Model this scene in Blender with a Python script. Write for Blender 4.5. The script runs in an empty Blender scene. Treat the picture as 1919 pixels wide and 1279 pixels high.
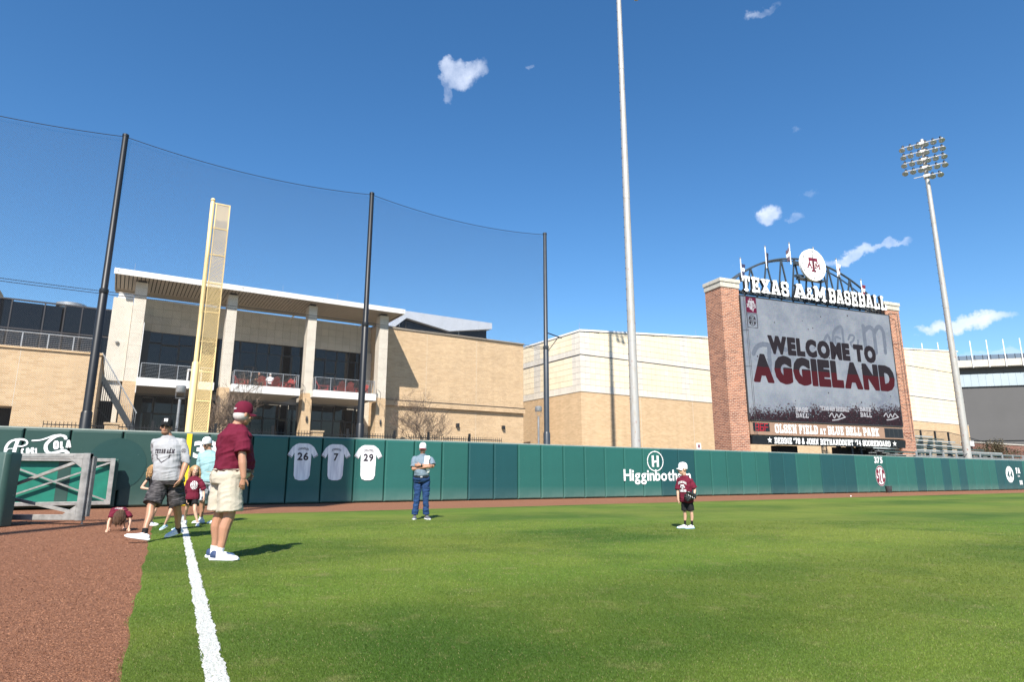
import bpy, bmesh, math, random
import numpy as np
from mathutils import Vector, Matrix
random.seed(7); rng = np.random.default_rng(7)
R = math.radians
scene = bpy.context.scene
COL = scene.collection
# ------------------------------------------------------------------ camera
cd = bpy.data.cameras.new('camera'); cam = bpy.data.objects.new('camera', cd); COL.objects.link(cam)
cam.location = (0, 0, 0.96)
PITCH = math.atan(256.0 / 1197.0); ROLL = R(0.08)
fw = Vector((0, math.cos(PITCH), math.sin(PITCH))); up = Vector((0, -math.sin(PITCH), math.cos(PITCH))); rt = Vector((1, 0, 0))
rt2 = rt * math.cos(ROLL) + up * math.sin(ROLL); up2 = up * math.cos(ROLL) - rt * math.sin(ROLL)
cam.matrix_world = Matrix((( rt2.x, up2.x, -fw.x, 0), (rt2.y, up2.y, -fw.y, 0), (rt2.z, up2.z, -fw.z, 0.96), (0, 0, 0, 1)))
cd.sensor_width = 36.0; cd.lens = 36.0 * 1197.0 / 1919.0; cd.clip_start = 0.05; cd.clip_end = 6000
scene.camera = cam
# ------------------------------------------------------------------ view
scene.view_settings.view_transform = 'Standard'; scene.view_settings.look = 'None'
scene.view_settings.exposure = 0.80; scene.view_settings.gamma = 1.0
scene.render.resolution_x = 1024; scene.render.resolution_y = 683
scene.cycles.max_bounces = 6; scene.cycles.diffuse_bounces = 3; scene.cycles.glossy_bounces = 3
scene.cycles.transparent_max_bounces = 12; scene.cycles.use_denoising = True
# ------------------------------------------------------------------ sun and sky
SUN_EL = R(45.0)
hx, hy = 0.09, 1.0
hn = math.hypot(hx, hy)
sun_dir = Vector((hx / hn * math.cos(SUN_EL), hy / hn * math.cos(SUN_EL), -math.sin(SUN_EL)))   # where the light travels
sd = bpy.data.lights.new('sun', 'SUN'); sd.energy = 5.0; sd.angle = R(0.55); sd.color = (1.0, 0.945, 0.86)
sun = bpy.data.objects.new('sun', sd); COL.objects.link(sun)
sun.rotation_euler = sun_dir.to_track_quat('-Z', 'Y').to_euler()
sun.location = (-4, -20, 30)
world = bpy.data.worlds.new('World'); scene.world = world; world.use_nodes = True
wn = world.node_tree; wn.nodes.clear()
world.cycles.sampling_method = 'MANUAL'; world.cycles.sample_map_resolution = 256
def N(tree, kind, **kw):
    nd = tree.nodes.new(kind)
    for k, v in kw.items(): setattr(nd, k, v)
    return nd
def math_node(tree, op, a, b=None, c=None, clamp=False):
    nd = tree.nodes.new('ShaderNodeMath'); nd.operation = op; nd.use_clamp = clamp
    for i, v in enumerate((a, b, c)):
        if v is None: continue
        if isinstance(v, (int, float)): nd.inputs[i].default_value = v
        else: tree.links.new(v, nd.inputs[i])
    return nd.outputs[0]
def vmath(tree, op, a, b=None):
    nd = tree.nodes.new('ShaderNodeVectorMath'); nd.operation = op
    for i, v in enumerate((a, b)):
        if v is None: continue
        if isinstance(v, (tuple, list, Vector)): nd.inputs[i].default_value = tuple(v)
        else: tree.links.new(v, nd.inputs[i])
    return nd
def mix(tree, fac, a, b, blend='MIX'):
    nd = tree.nodes.new('ShaderNodeMix'); nd.data_type = 'RGBA'; nd.blend_type = blend
    if isinstance(fac, (int, float)): nd.inputs[0].default_value = fac
    else: tree.links.new(fac, nd.inputs[0])
    for i, v in ((6, a), (7, b)):
        if isinstance(v, (tuple, list)): nd.inputs[i].default_value = (*v[:3], 1)
        else: tree.links.new(v, nd.inputs[i])
    return nd.outputs[2]
sky = N(wn, 'ShaderNodeTexSky'); sky.sky_type = 'NISHITA'; sky.sun_disc = False
sky.sun_elevation = SUN_EL; sky.sun_rotation = math.atan2(-hx, -hy)
sky.air_density = 1.0; sky.dust_density = 0.3; sky.ozone_density = 3.0; sky.altitude = 100
tc = N(wn, 'ShaderNodeTexCoord'); vdir = vmath(wn, 'NORMALIZE', tc.outputs['Generated']).outputs[0]
# thin fair-weather clouds: ragged patches on the sky, each at its own bearing and elevation
nz = N(wn, 'ShaderNodeTexNoise'); nz.inputs['Scale'].default_value = 22; nz.inputs['Detail'].default_value = 5; nz.inputs['Roughness'].default_value = 0.62
wn.links.new(vdir, nz.inputs['Vector'])
nz2 = N(wn, 'ShaderNodeTexNoise'); nz2.inputs['Scale'].default_value = 9; nz2.inputs['Detail'].default_value = 2
wn.links.new(vmath(wn, 'ADD', vdir, (3.1, 1.7, 0.4)).outputs[0], nz2.inputs['Vector'])
warp = vmath(wn, 'SCALE', vmath(wn, 'SUBTRACT', nz.outputs['Color'], (0.5, 0.5, 0.5)).outputs[0]); warp.inputs[3].default_value = 0.055
vw = vmath(wn, 'ADD', vdir, warp.outputs[0]).outputs[0]
CLOUDS = [  # azimuth (deg right of +Y), elevation, half width, half height (deg), tilt (deg), density
    (-5.6, 34.5, 2.3, 1.15, 14, 0.9), (-4.2, 35.0, 1.6, 0.9, 30, 0.85), (-6.8, 34.9, 1.1, 1.1, 0, 0.95), (-6.9, 33.2, 0.75, 1.7, 14, 0.7), (1.8, 35.0, 0.62, 0.36, 30, 0.5),
    (23.3, 21.6, 1.25, 0.85, 28, 0.9), (25.3, 21.2, 0.9, 0.5, 30, 0.5), (24.7, 37.0, 1.3, 0.45, 12, 0.5), (26.6, 22.9, 0.9, 0.35, 12, 0.33),
    (29.4, 17.35, 2.9, 0.55, 9, 0.75), (31.9, 17.75, 1.8, 0.42, 6, 0.72), (26.4, 27.9, 0.7, 0.4, 20, 0.3), (24.0, 28.4, 0.5, 0.5, 20, 0.2),
    (36.3, 11.1, 3.1, 0.72, 1, 1.2), (34.7, 11.2, 1.7, 0.75, 0, 1.2), (37.6, 8.7, 4.0, 0.75, 0, 0.6), (21.2, 17.4, 1.8, 0.7, 8, 0.25),
    (-75, 18, 6, 1.6, 5, 0.6), (80, 22, 6, 1.4, -4, 0.6), (-150, 30, 7, 1.7, 6, 0.6)]
acc = None
for az, el, a, b, tilt, dens in CLOUDS:
    az, el, tilt = R(az), R(el), R(tilt)
    c = Vector((math.sin(az) * math.cos(el), math.cos(az) * math.cos(el), math.sin(el)))
    e1 = Vector((math.cos(az), -math.sin(az), 0)); e2 = c.cross(e1) * -1
    if e2.z < 0: e2 = -e2
    f1 = e1 * math.cos(tilt) + e2 * math.sin(tilt); f2 = e2 * math.cos(tilt) - e1 * math.sin(tilt)
    dv = vmath(wn, 'SUBTRACT', vw, c).outputs[0]
    p = math_node(wn, 'MULTIPLY', vmath(wn, 'DOT_PRODUCT', dv, f1).outputs['Value'], 1 / R(a))
    q = math_node(wn, 'MULTIPLY', vmath(wn, 'DOT_PRODUCT', dv, f2).outputs['Value'], 1 / R(b))
    d2 = math_node(wn, 'ADD', math_node(wn, 'MULTIPLY', p, p), math_node(wn, 'MULTIPLY', q, q))
    m = math_node(wn, 'MULTIPLY', math_node(wn, 'SUBTRACT', 1.25, d2, clamp=True), dens)
    acc = m if acc is None else math_node(wn, 'MAXIMUM', acc, m)
tex = math_node(wn, 'ADD', math_node(wn, 'MULTIPLY', nz.outputs['Fac'], 1.35), math_node(wn, 'MULTIPLY', nz2.outputs['Fac'], 0.5))
ero = math_node(wn, 'MULTIPLY_ADD', tex, 1.15, -1.38)
core = math_node(wn, 'ADD', math_node(wn, 'MULTIPLY', acc, 1.06), ero, clamp=True)
cmask = math_node(wn, 'MULTIPLY', core, math_node(wn, 'MULTIPLY', acc, 1.5, clamp=True), clamp=True)
skyc = wn.nodes.new('ShaderNodeHueSaturation'); skyc.inputs['Saturation'].default_value = 1.25
wn.links.new(sky.outputs['Color'], skyc.inputs['Color'])
cl = mix(wn, cmask, skyc.outputs['Color'], (5.6, 6.1, 7.2))
bg = N(wn, 'ShaderNodeBackground'); bg.inputs['Strength'].default_value = 0.102
wn.links.new(cl, bg.inputs['Color']); wo = N(wn, 'ShaderNodeOutputWorld'); wn.links.new(bg.outputs[0], wo.inputs[0])

# ------------------------------------------------------------------ frames (metres)
# wall frame: s along the outfield wall, t behind it; origin at the foul pole
OX, OY, WANG = -10.95, 21.95, R(31.6)
UX, UY = math.cos(WANG), math.sin(WANG)
def W(s, t, z=0.0): return Vector((OX + UX * s - UY * t, OY + UY * s + UX * t, z))

# ------------------------------------------------------------------ mesh helpers
class MB:
    def __init__(self): self.v = []; self.f = []; self.mi = []
    def add(self, vs, fs, m=0):
        o = len(self.v); self.v += [tuple(p) for p in vs]; self.f += [tuple(i + o for i in f) for f in fs]; self.mi += [m] * len(fs); return self
    def box(self, x0, x1, y0, y1, z0, z1, m=0):
        vs = [(x0,y0,z0),(x1,y0,z0),(x1,y1,z0),(x0,y1,z0),(x0,y0,z1),(x1,y0,z1),(x1,y1,z1),(x0,y1,z1)]
        return self.add(vs, [(0,3,2,1),(4,5,6,7),(0,1,5,4),(1,2,6,5),(2,3,7,6),(3,0,4,7)], m)
    def quad(self, a, b, c, d, m=0): return self.add([a, b, c, d], [(0, 1, 2, 3)], m)
    def bar(self, p, q, w, h=None, upv=(0, 0, 1), m=0):
        h = h or w; p = Vector(p); q = Vector(q); d = (q - p).normalized(); u = Vector(upv)
        if abs(d.dot(u)) > 0.98: u = Vector((0, 1, 0))
        s = d.cross(u).normalized() * (w / 2); t = s.cross(d).normalized() * (h / 2)
        vs = [p - s - t, p + s - t, p + s + t, p - s + t, q - s - t, q + s - t, q + s + t, q - s + t]
        return self.add(vs, [(0,3,2,1),(4,5,6,7),(0,1,5,4),(1,2,6,5),(2,3,7,6),(3,0,4,7)], m)
    def tube(self, pts, rad, n=8, m=0, caps=True):
        pts = [Vector(p) for p in pts]; k = len(pts)
        rad = [rad] * k if isinstance(rad, (int, float)) else rad
        vs = []; ref = None
        for i, p in enumerate(pts):
            d = (pts[min(i + 1, k - 1)] - pts[max(i - 1, 0)]).normalized()
            if ref is None: ref = Vector((1, 0, 0)) if abs(d.x) < 0.8 else Vector((0, 1, 0))
            s = d.cross(ref).normalized(); ref = s.cross(d).normalized()
            for j in range(n):
                a = 2 * math.pi * j / n; vs.append(p + s * (math.cos(a) * rad[i]) + ref * (math.sin(a) * rad[i]))
        fs = []
        for i in range(k - 1):
            for j in range(n):
                a = i * n + j; b = i * n + (j + 1) % n; fs.append((a, b, b + n, a + n))
        if caps: fs.append(tuple(range(n - 1, -1, -1))); fs.append(tuple((k - 1) * n + j for j in range(n)))
        return self.add(vs, fs, m)
    def lathe(self, prof, n=20, c=(0, 0, 0), m=0):
        vs = []; fs = []
        for r, z in prof:
            for j in range(n):
                a = 2 * math.pi * j / n; vs.append((c[0] + r * math.cos(a), c[1] + r * math.sin(a), c[2] + z))
        for i in range(len(prof) - 1):
            for j in range(n):
                a = i * n + j; b = i * n + (j + 1) % n; fs.append((a, b, b + n, a + n))
        fs.append(tuple(range(n - 1, -1, -1))); fs.append(tuple((len(prof) - 1) * n + j for j in range(n)))
        return self.add(vs, fs, m)
    def prism(self, poly, y0, y1, m=0):     # polygon in x,z pushed along y
        n = len(poly); vs = [(x, y0, z) for x, z in poly] + [(x, y1, z) for x, z in poly]
        fs = [tuple(range(n)), tuple(range(2 * n - 1, n - 1, -1))] + [(i, i + n, (i + 1) % n + n, (i + 1) % n) for i in range(n)]
        return self.add(vs, fs, m)
    def build(self, name, mat, parent=None, smooth=False, bevel=0.0, loc=None, rz=None):
        me = bpy.data.meshes.new(name); me.from_pydata(self.v, [], self.f)
        mats = mat if isinstance(mat, (list, tuple)) else [mat]
        for mm in mats: me.materials.append(mm)
        if len(mats) > 1: me.polygons.foreach_set('material_index', self.mi)
        if smooth: me.polygons.foreach_set('use_smooth', [True] * len(me.polygons))
        me.update()
        if smooth: me.set_sharp_from_angle(angle=R(42))
        o = link(name, me, parent)
        if loc is not None: o.location = loc
        if rz is not None: o.rotation_euler[2] = rz
        if bevel:
            bm_ = o.modifiers.new('bevel', 'BEVEL'); bm_.width = bevel; bm_.segments = 2; bm_.limit_method = 'ANGLE'
        return o
def link(name, data, parent=None):
    o = bpy.data.objects.new(name, data); COL.objects.link(o)
    if parent is not None: o.parent = parent
    return o
def tag(o, label=None, cat=None, group=None, kind=None):
    if label: o['label'] = label
    if cat: o['category'] = cat
    if group: o['group'] = group
    if kind: o['kind'] = kind
    return o
def thing(name, label, cat, loc=(0, 0, 0), rz=0.0, group=None):
    o = bpy.data.objects.new(name, None); COL.objects.link(o); o.location = loc; o.rotation_euler = (0, 0, rz)
    o.empty_display_size = 0.3
    return tag(o, label, cat, group)
def copy_tree(o, parent=None):
    c = o.copy(); COL.objects.link(c); c.parent = parent
    for ch in [x for x in o.children]: copy_tree(ch, c)
    return c

# ------------------------------------------------------------------ materials
def srgb(r, g, b):
    f = lambda c: (c / 255 / 12.92) if c / 255 <= 0.04045 else ((c / 255 + 0.055) / 1.055) ** 2.4
    return (f(r), f(g), f(b))
def new_mat(name):
    m = bpy.data.materials.new(name); m.use_nodes = True; t = m.node_tree
    return m, t, t.nodes['Principled BSDF']
def pm(name, base, rough=0.6, var=0.12, scale=6.0, bump=0.0, bscale=40.0, metal=0.0, spec=0.5, rand=0.0, stretch=(1, 1, 1), tint=None):
    m, t, bs = new_mat(name)
    co = N(t, 'ShaderNodeTexCoord'); mp = N(t, 'ShaderNodeMapping'); mp.inputs['Scale'].default_value = stretch
    t.links.new(co.outputs['Object'], mp.inputs['Vector'])
    nt = N(t, 'ShaderNodeTexNoise'); nt.inputs['Scale'].default_value = scale; nt.inputs['Detail'].default_value = 6; nt.inputs['Roughness'].default_value = 0.6
    t.links.new(mp.outputs[0], nt.inputs['Vector'])
    rp = N(t, 'ShaderNodeMapRange'); rp.inputs[1].default_value = 0.3; rp.inputs[2].default_value = 0.7; t.links.new(nt.outputs['Fac'], rp.inputs[0])
    lo = tuple(c * (1 - var) for c in base); hi = tint if tint else tuple(min(1, c * (1 + var)) for c in base)
    colr = mix(t, rp.outputs[0], lo, hi)
    if rand:
        oi = N(t, 'ShaderNodeObjectInfo'); hs = N(t, 'ShaderNodeHueSaturation'); t.links.new(colr, hs.inputs['Color'])
        t.links.new(math_node(t, 'MULTIPLY_ADD', oi.outputs['Random'], 2 * rand, 1 - rand), hs.inputs['Value']); colr = hs.outputs[0]
    t.links.new(colr, bs.inputs['Base Color'])
    bs.inputs['Roughness'].default_value = rough; bs.inputs['Metallic'].default_value = metal; bs.inputs['Specular IOR Level'].default_value = spec
    if bump:
        n2 = N(t, 'ShaderNodeTexNoise'); n2.inputs['Scale'].default_value = bscale; n2.inputs['Detail'].default_value = 5; t.links.new(mp.outputs[0], n2.inputs['Vector'])
        bp = N(t, 'ShaderNodeBump'); bp.inputs['Strength'].default_value = bump; bp.inputs['Distance'].default_value = 0.02
        t.links.new(n2.outputs['Fac'], bp.inputs['Height']); t.links.new(bp.outputs[0], bs.inputs['Normal'])
    return m
def brick_mat(name, c1, c2, mortar, bw, bh, mort=0.01, var=0.2):
    m, t, bs = new_mat(name)
    co = N(t, 'ShaderNodeTexCoord'); sp = N(t, 'ShaderNodeSeparateXYZ'); t.links.new(co.outputs['Object'], sp.inputs[0])
    cb = N(t, 'ShaderNodeCombineXYZ'); t.links.new(math_node(t, 'ADD', sp.outputs[0], sp.outputs[1]), cb.inputs[0]); t.links.new(sp.outputs[2], cb.inputs[1])
    br = N(t, 'ShaderNodeTexBrick'); br.inputs['Scale'].default_value = 1.0; br.inputs['Brick Width'].default_value = bw; br.inputs['Row Height'].default_value = bh
    br.inputs['Mortar Size'].default_value = mort; br.inputs['Mortar Smooth'].default_value = 0.2; br.inputs['Bias'].default_value = -0.1
    for k, c in (('Color1', c1), ('Color2', c2), ('Mortar', mortar)): br.inputs[k].default_value = (*c, 1)
    t.links.new(cb.outputs[0], br.inputs['Vector'])
    nt = N(t, 'ShaderNodeTexNoise'); nt.inputs['Scale'].default_value = 0.7; nt.inputs['Detail'].default_value = 8; nt.inputs['Roughness'].default_value = 0.7
    mp = N(t, 'ShaderNodeMapping'); mp.inputs['Scale'].default_value = (0.6, 0.6, 3.0); t.links.new(co.outputs['Object'], mp.inputs[0]); t.links.new(mp.outputs[0], nt.inputs['Vector'])
    hs = N(t, 'ShaderNodeHueSaturation'); t.links.new(br.outputs['Color'], hs.inputs['Color'])
    n3 = N(t, 'ShaderNodeTexNoise'); n3.inputs['Scale'].default_value = 1.0; n3.inputs['Detail'].default_value = 5; mp3 = N(t, 'ShaderNodeMapping'); mp3.inputs['Scale'].default_value = (1.6, 1.6, .16); t.links.new(co.outputs['Object'], mp3.inputs[0]); t.links.new(mp3.outputs[0], n3.inputs['Vector'])
    t.links.new(math_node(t, 'ADD', math_node(t, 'MULTIPLY_ADD', nt.outputs['Fac'], 2 * var, .87 - var), math_node(t, 'MULTIPLY', n3.outputs['Fac'], .26)), hs.inputs['Value'])
    t.links.new(hs.outputs[0], bs.inputs['Base Color']); bs.inputs['Roughness'].default_value = 0.85
    bp = N(t, 'ShaderNodeBump'); bp.inputs['Strength'].default_value = 0.5; bp.inputs['Distance'].default_value = 0.01; bp.invert = True
    t.links.new(br.outputs['Fac'], bp.inputs['Height']); t.links.new(bp.outputs[0], bs.inputs['Normal'])
    return m
def glass_mat(name, base, rough=0.02, spec=0.7):
    m, t, bs = new_mat(name)
    bs.inputs['Base Color'].default_value = (*base, 1); bs.inputs['Roughness'].default_value = rough; bs.inputs['Specular IOR Level'].default_value = spec
    co = N(t, 'ShaderNodeTexCoord'); nt = N(t, 'ShaderNodeTexNoise'); nt.inputs['Scale'].default_value = 0.5; t.links.new(co.outputs['Object'], nt.inputs['Vector'])
    bp = N(t, 'ShaderNodeBump'); bp.inputs['Strength'].default_value = 0.04; bp.inputs['Distance'].default_value = 0.02
    t.links.new(nt.outputs['Fac'], bp.inputs['Height']); t.links.new(bp.outputs[0], bs.inputs['Normal'])
    return m
M = {}
M['white_metal'] = pm('white_metal', (0.76, 0.74, 0.70), 0.45, 0.06, 1.5)
M['soffit'] = pm('soffit', (0.47, 0.40, 0.31), 0.6, 0.08, 2)
M['limestone'] = pm('limestone', (0.60, 0.54, 0.45), 0.85, 0.09, 1.6, 0.15, 30)
M['limestone_panel'] = pm('limestone_panel', (0.55, 0.49, 0.40), 0.85, 0.08, 1.8, 0.12, 30, rand=0.07)
M['cream_panel'] = pm('cream_panel', (0.80, 0.68, 0.49), 0.85, 0.06, 0.9, 0.1, 25, rand=0.06)
M['grey_panel'] = pm('grey_panel', (0.64, 0.59, 0.51), 0.85, 0.08, 1.2, 0.1, 25, rand=0.06)
M['joint'] = pm('joint', (0.34, 0.28, 0.21), 0.9, 0.1)
M['buff_brick'] = brick_mat('buff_brick', (0.60, 0.42, 0.245), (0.50, 0.335, 0.18), (0.56, 0.43, 0.29), 0.40, 0.11, 0.012)
M['red_brick'] = brick_mat('red_brick', (0.42, 0.165, 0.09), (0.17, 0.05, 0.03), (0.50, 0.36, 0.27), 0.36, 0.125, 0.018, 0.3)
M['dark_glass'] = glass_mat('dark_glass', (0.005, 0.006, 0.008), .02, .35)
M['window_glass'] = glass_mat('window_glass', (0.004, 0.006, 0.008), 0.03, 0.42)
M['mullion'] = pm('mullion', (0.02, 0.019, 0.018), 0.4, 0.1)
M['mullion_grey'] = pm('mullion_grey', (0.045, 0.04, 0.04), 0.4, 0.1)
M['galv'] = pm('galv', (0.40, 0.40, 0.40), 0.42, 0.14, 5, metal=0.55)
M['pole_white'] = pm('pole_white', (0.60, 0.57, 0.53), 0.5, 0.1, 2.2, tint=(0.66, 0.62, 0.57), stretch=(1, 1, 0.35))
M['aluminium'] = pm('aluminium', (0.32, 0.31, 0.29), 0.5, 0.3, 7, 0.1, 60, metal=0.35)
M['black_pole'] = pm('black_pole', (0.010, 0.011, 0.013), 0.45, 0.15, 5)
M['navy_pole'] = pm('navy_pole', (0.035, 0.042, 0.052), 0.38, 0.15, 5)
M['net'] = pm('net', (0.03, 0.03, 0.032), 0.8, 0.05)
M['cable'] = pm('cable', (0.02, 0.02, 0.022), 0.6, 0.05)
M['yellow'] = pm('yellow', (0.76, 0.57, 0.265), 0.5, 0.06, 3)
M['yellow_bright'] = pm('yellow_bright', (0.80, 0.55, 0.02), 0.5, 0.05, 3)
M['iron'] = pm('iron', (0.012, 0.012, 0.013), 0.5, 0.1)
M['paint_white'] = pm('paint_white', (0.80, 0.80, 0.79), 0.5, 0.03, 4)
M['letter_white'] = pm('letter_white', (0.83, 0.82, 0.79), 0.4, 0.03, 2)
M['letter_side'] = pm('letter_side', (0.035, 0.035, 0.037), 0.5, 0.1)
M['steel_blue'] = pm('steel_blue', (0.045, 0.058, 0.072), 0.45, 0.15, 5)
M['maroon_paint'] = pm('maroon_paint', (0.16, 0.008, 0.028), 0.5, 0.06)
M['black_panel'] = pm('black_panel', (0.012, 0.014, 0.017), 0.5, 0.1)
M['stone_cap'] = pm('stone_cap', (0.52, 0.48, 0.41), 0.85, 0.15, 4, 0.15, 30)
M['red_chair'] = pm('red_chair', (0.30, 0.045, 0.04), 0.5, 0.15, 8)
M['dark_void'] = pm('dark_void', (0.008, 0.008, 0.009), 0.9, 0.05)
# ================================================================== lettering helpers
# block letters: strokes on a unit box (x 0..1, y 0..1); a trailing 's' marks slab serifs
GL = {
 'A': (1.0, ['.03,0 .40,1', '.97,0 .60,1', '.40,1 .60,1', '.2,.30 .8,.30', 's-.06,0 .28,0', 's.72,0 1.06,0', 's.24,1 .5,1']),
 'B': (.95, ['.18,0 .18,1', '0,1 .75,1 1,.87 1,.64 .8,.51 .18,.51', '.8,.51 1,.38 1,.13 .75,0 0,0']),
 'C': (.9, ['1,.70 1,.84 .78,1 .22,1 0,.84 0,.16 .22,0 .78,0 1,.16 1,.30']),
 'D': (.95, ['.18,0 .18,1', '0,1 .72,1 1,.82 1,.18 .72,0 0,0']),
 'E': (.9, ['.18,0 .18,1', '0,1 1,1', '0,0 1,0', '.18,.5 .72,.5', 's1,1 1,.78', 's1,0 1,.22', 's.72,.4 .72,.6']),
 'F': (.9, ['.18,0 .18,1', '0,1 1,1', '.18,.5 .72,.5', 's1,1 1,.78', 's0,0 .45,0', 's.72,.4 .72,.6']),
 'G': (.95, ['1,.74 1,.84 .78,1 .22,1 0,.84 0,.16 .22,0 .78,0 1,.16 1,.42 .58,.42']),
 'H': (1.0, ['.14,0 .14,1', '.86,0 .86,1', '.14,.5 .86,.5', 's-.05,0 .33,0', 's-.05,1 .33,1', 's.67,0 1.05,0', 's.67,1 1.05,1']),
 'I': (.42, ['.5,0 .5,1', 's-.15,0 1.15,0', 's-.15,1 1.15,1']),
 'J': (.8, ['.75,1 .75,.14 .55,0 .2,0 0,.14 0,.32', 's.4,1 1.05,1']),
 'K': (1.0, ['.14,0 .14,1', '.86,1 .2,.42', '.42,.58 .9,0', 's-.05,0 .36,0', 's-.05,1 .36,1', 's.66,1 1.05,1', 's.68,0 1.08,0']),
 'L': (.88, ['.18,0 .18,1', '0,0 1,0', 's0,1 .45,1', 's1,0 1,.3']),
 'M': (1.25, ['.13,0 .13,1', '.87,0 .87,1', '.16,1 .5,.28', '.84,1 .5,.28', 's-.03,0 .28,0', 's.72,0 1.03,0', 's-.03,1 .2,1', 's.8,1 1.03,1']),
 'N': (1.05, ['.14,0 .14,1', '.86,0 .86,1', '.16,.96 .84,.04', 's-.05,0 .33,0', 's-.05,1 .2,1', 's.67,1 1.05,1']),
 'O': (.92, ['.22,1 0,.84 0,.16 .22,0 .78,0 1,.16 1,.84 .78,1 .22,1']),
 'P': (.92, ['.18,0 .18,1', '0,1 .75,1 1,.86 1,.57 .75,.44 .18,.44', 's0,0 .45,0']),
 'R': (.98, ['.18,0 .18,1', '0,1 .75,1 1,.86 1,.6 .75,.47 .18,.47', '.6,.47 .92,0', 's0,0 .42,0', 's.72,0 1.06,0']),
 'S': (.86, ['1,.74 1,.86 .78,1 .22,1 0,.86 0,.66 .16,.54 .84,.46 1,.34 1,.14 .78,0 .22,0 0,.14 0,.26']),
 'T': (.92, ['.5,0 .5,1', '0,1 1,1', 's0,1 0,.76', 's1,1 1,.76', 's.24,0 .76,0']),
 'U': (.96, ['.12,1 .12,.15 .32,0 .68,0 .88,.15 .88,1', 's-.05,1 .3,1', 's.7,1 1.05,1']),
 'W': (1.3, ['0,1 .25,0', '.25,0 .5,.8', '.5,.8 .75,0', '.75,0 1,1', 's-.05,1 .18,1', 's.82,1 1.05,1']),
 'X': (1.0, ['.1,0 .9,1', '.1,1 .9,0', 's-.04,0 .34,0', 's.66,0 1.04,0', 's-.04,1 .34,1', 's.66,1 1.04,1']),
 '&': (.95, ['1,0 .2,.74 .2,.88 .34,1 .55,1 .68,.88 .66,.74 .1,.4 0,.26 0,.12 .16,0 .42,0 .95,.42']),
 "'": (.3, ['.5,1 .4,.75']), '-': (.5, ['0,.45 1,.45']), '.': (.3, ['.5,0 .5,.02']),
 '0': (.8, ['.22,1 0,.84 0,.16 .22,0 .78,0 1,.16 1,.84 .78,1 .22,1']),
 '1': (.5, ['.6,0 .6,1 .2,.8', 's.1,0 1.1,0']),
 '2': (.82, ['0,.74 0,.86 .22,1 .78,1 1,.86 1,.62 0,.06', '0,0 1,0', 's1,0 1,.2']),
 '3': (.82, ['0,.76 0,.86 .22,1 .78,1 1,.86 1,.64 .84,.52 .4,.52', '.84,.52 1,.38 1,.14 .78,0 .22,0 0,.14 0,.26']),
 '4': (.88, ['.72,0 .72,1', '.72,1 0,.3 1,.3', 's.5,0 .95,0']),
 '5': (.82, ['1,1 .08,1 .04,.56 .78,.6 1,.46 1,.14 .78,0 .22,0 0,.14 0,.24']),
 '6': (.82, ['1,.78 1,.86 .78,1 .22,1 0,.84 0,.16 .22,0 .78,0 1,.14 1,.42 .78,.56 .22,.56 0,.44']),
 '7': (.82, ['0,1 1,1 .38,0', 's0,1 0,.78']),
 '8': (.82, ['.22,.52 0,.66 0,.86 .22,1 .78,1 1,.86 1,.66 .78,.52 .22,.52 0,.4 0,.14 .22,0 .78,0 1,.14 1,.4 .78,.52']),
 '9': (.82, ['0,.22 0,.14 .22,0 .78,0 1,.16 1,.84 .78,1 .22,1 0,.86 0,.58 .22,.44 .78,.44 1,.56']),
}
def glyph_segs(ch, th, slab):
    w, strokes = GL[ch]; segs = []
    for st in strokes:
        ser = st[0] == 's'
        if ser and not slab: continue
        pts = [tuple(float(q) for q in p.split(',')) for p in (st[1:] if ser else st).split()]
        for a, b in zip(pts[:-1], pts[1:]): segs.append((a, b, 0.72 if ser else 1.0))
    return w, segs
def glyph_grid(ch, aspect, th, slab, ny):
    """boolean raster of one letter, height 1, width w*aspect"""
    w, segs = glyph_segs(ch, th, slab); w *= aspect; pad = 0.12 * aspect
    nx = max(4, int(ny * (w + 2 * pad))); h = th / 2
    xs = (np.arange(nx) + 0.5) / nx * (w + 2 * pad) - pad; ys = (np.arange(ny) + 0.5) / ny
    X, Y = np.meshgrid(xs, ys); ink = np.zeros_like(X, bool); cnt = {}
    for a, b, k in segs:
        for q in (a, b): cnt[q] = cnt.get(q, 0) + 1
    joints_ = {q for q, c in cnt.items() if c > 1}
    for a, b, k in segs:
        hh = h * k; hx_ = h
        f = lambda p: np.array([hx_ + p[0] * (w - 2 * hx_), h + p[1] * (1 - 2 * h)])
        A, B = f(a), f(b); d = B - A; L = np.linalg.norm(d); d = d / max(L, 1e-6)
        px, py = X - A[0], Y - A[1]; tt = px * d[0] + py * d[1]; ss = np.abs(px * d[1] - py * d[0])
        ext = (hh * (0.98 if (abs(d[0]) < 0.05 or abs(d[1]) < 0.05) else 0.35)) if slab else hh * .05
        if not slab and k == 1.0: ink |= (np.hypot(px, py) < hh * .97) & (a in joints_) | (np.hypot(X - B[0], Y - B[1]) < hh * .97) & (b in joints_)
        hv = hh * (1.0 if abs(d[1]) > 0.3 else 0.82)
        ink |= (tt > -ext) & (tt < L + ext) & (ss < hv)
    return ink, -pad, w + 2 * pad, w
def grid_runs(ink):
    """merge a raster into rectangles (col0, col1, row0, row1)"""
    out = []; open_ = {}
    for r in range(ink.shape[0] + 1):
        row = ink[r] if r < ink.shape[0] else np.zeros(ink.shape[1], bool)
        d = np.diff(np.concatenate([[0], row.astype(np.int8), [0]])); runs = set(zip(np.where(d == 1)[0], np.where(d == -1)[0]))
        for k in list(open_):
            if k not in runs: out.append((k[0], k[1], open_.pop(k), r))
        for k in runs:
            if k not in open_: open_[k] = r
    return out
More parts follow.
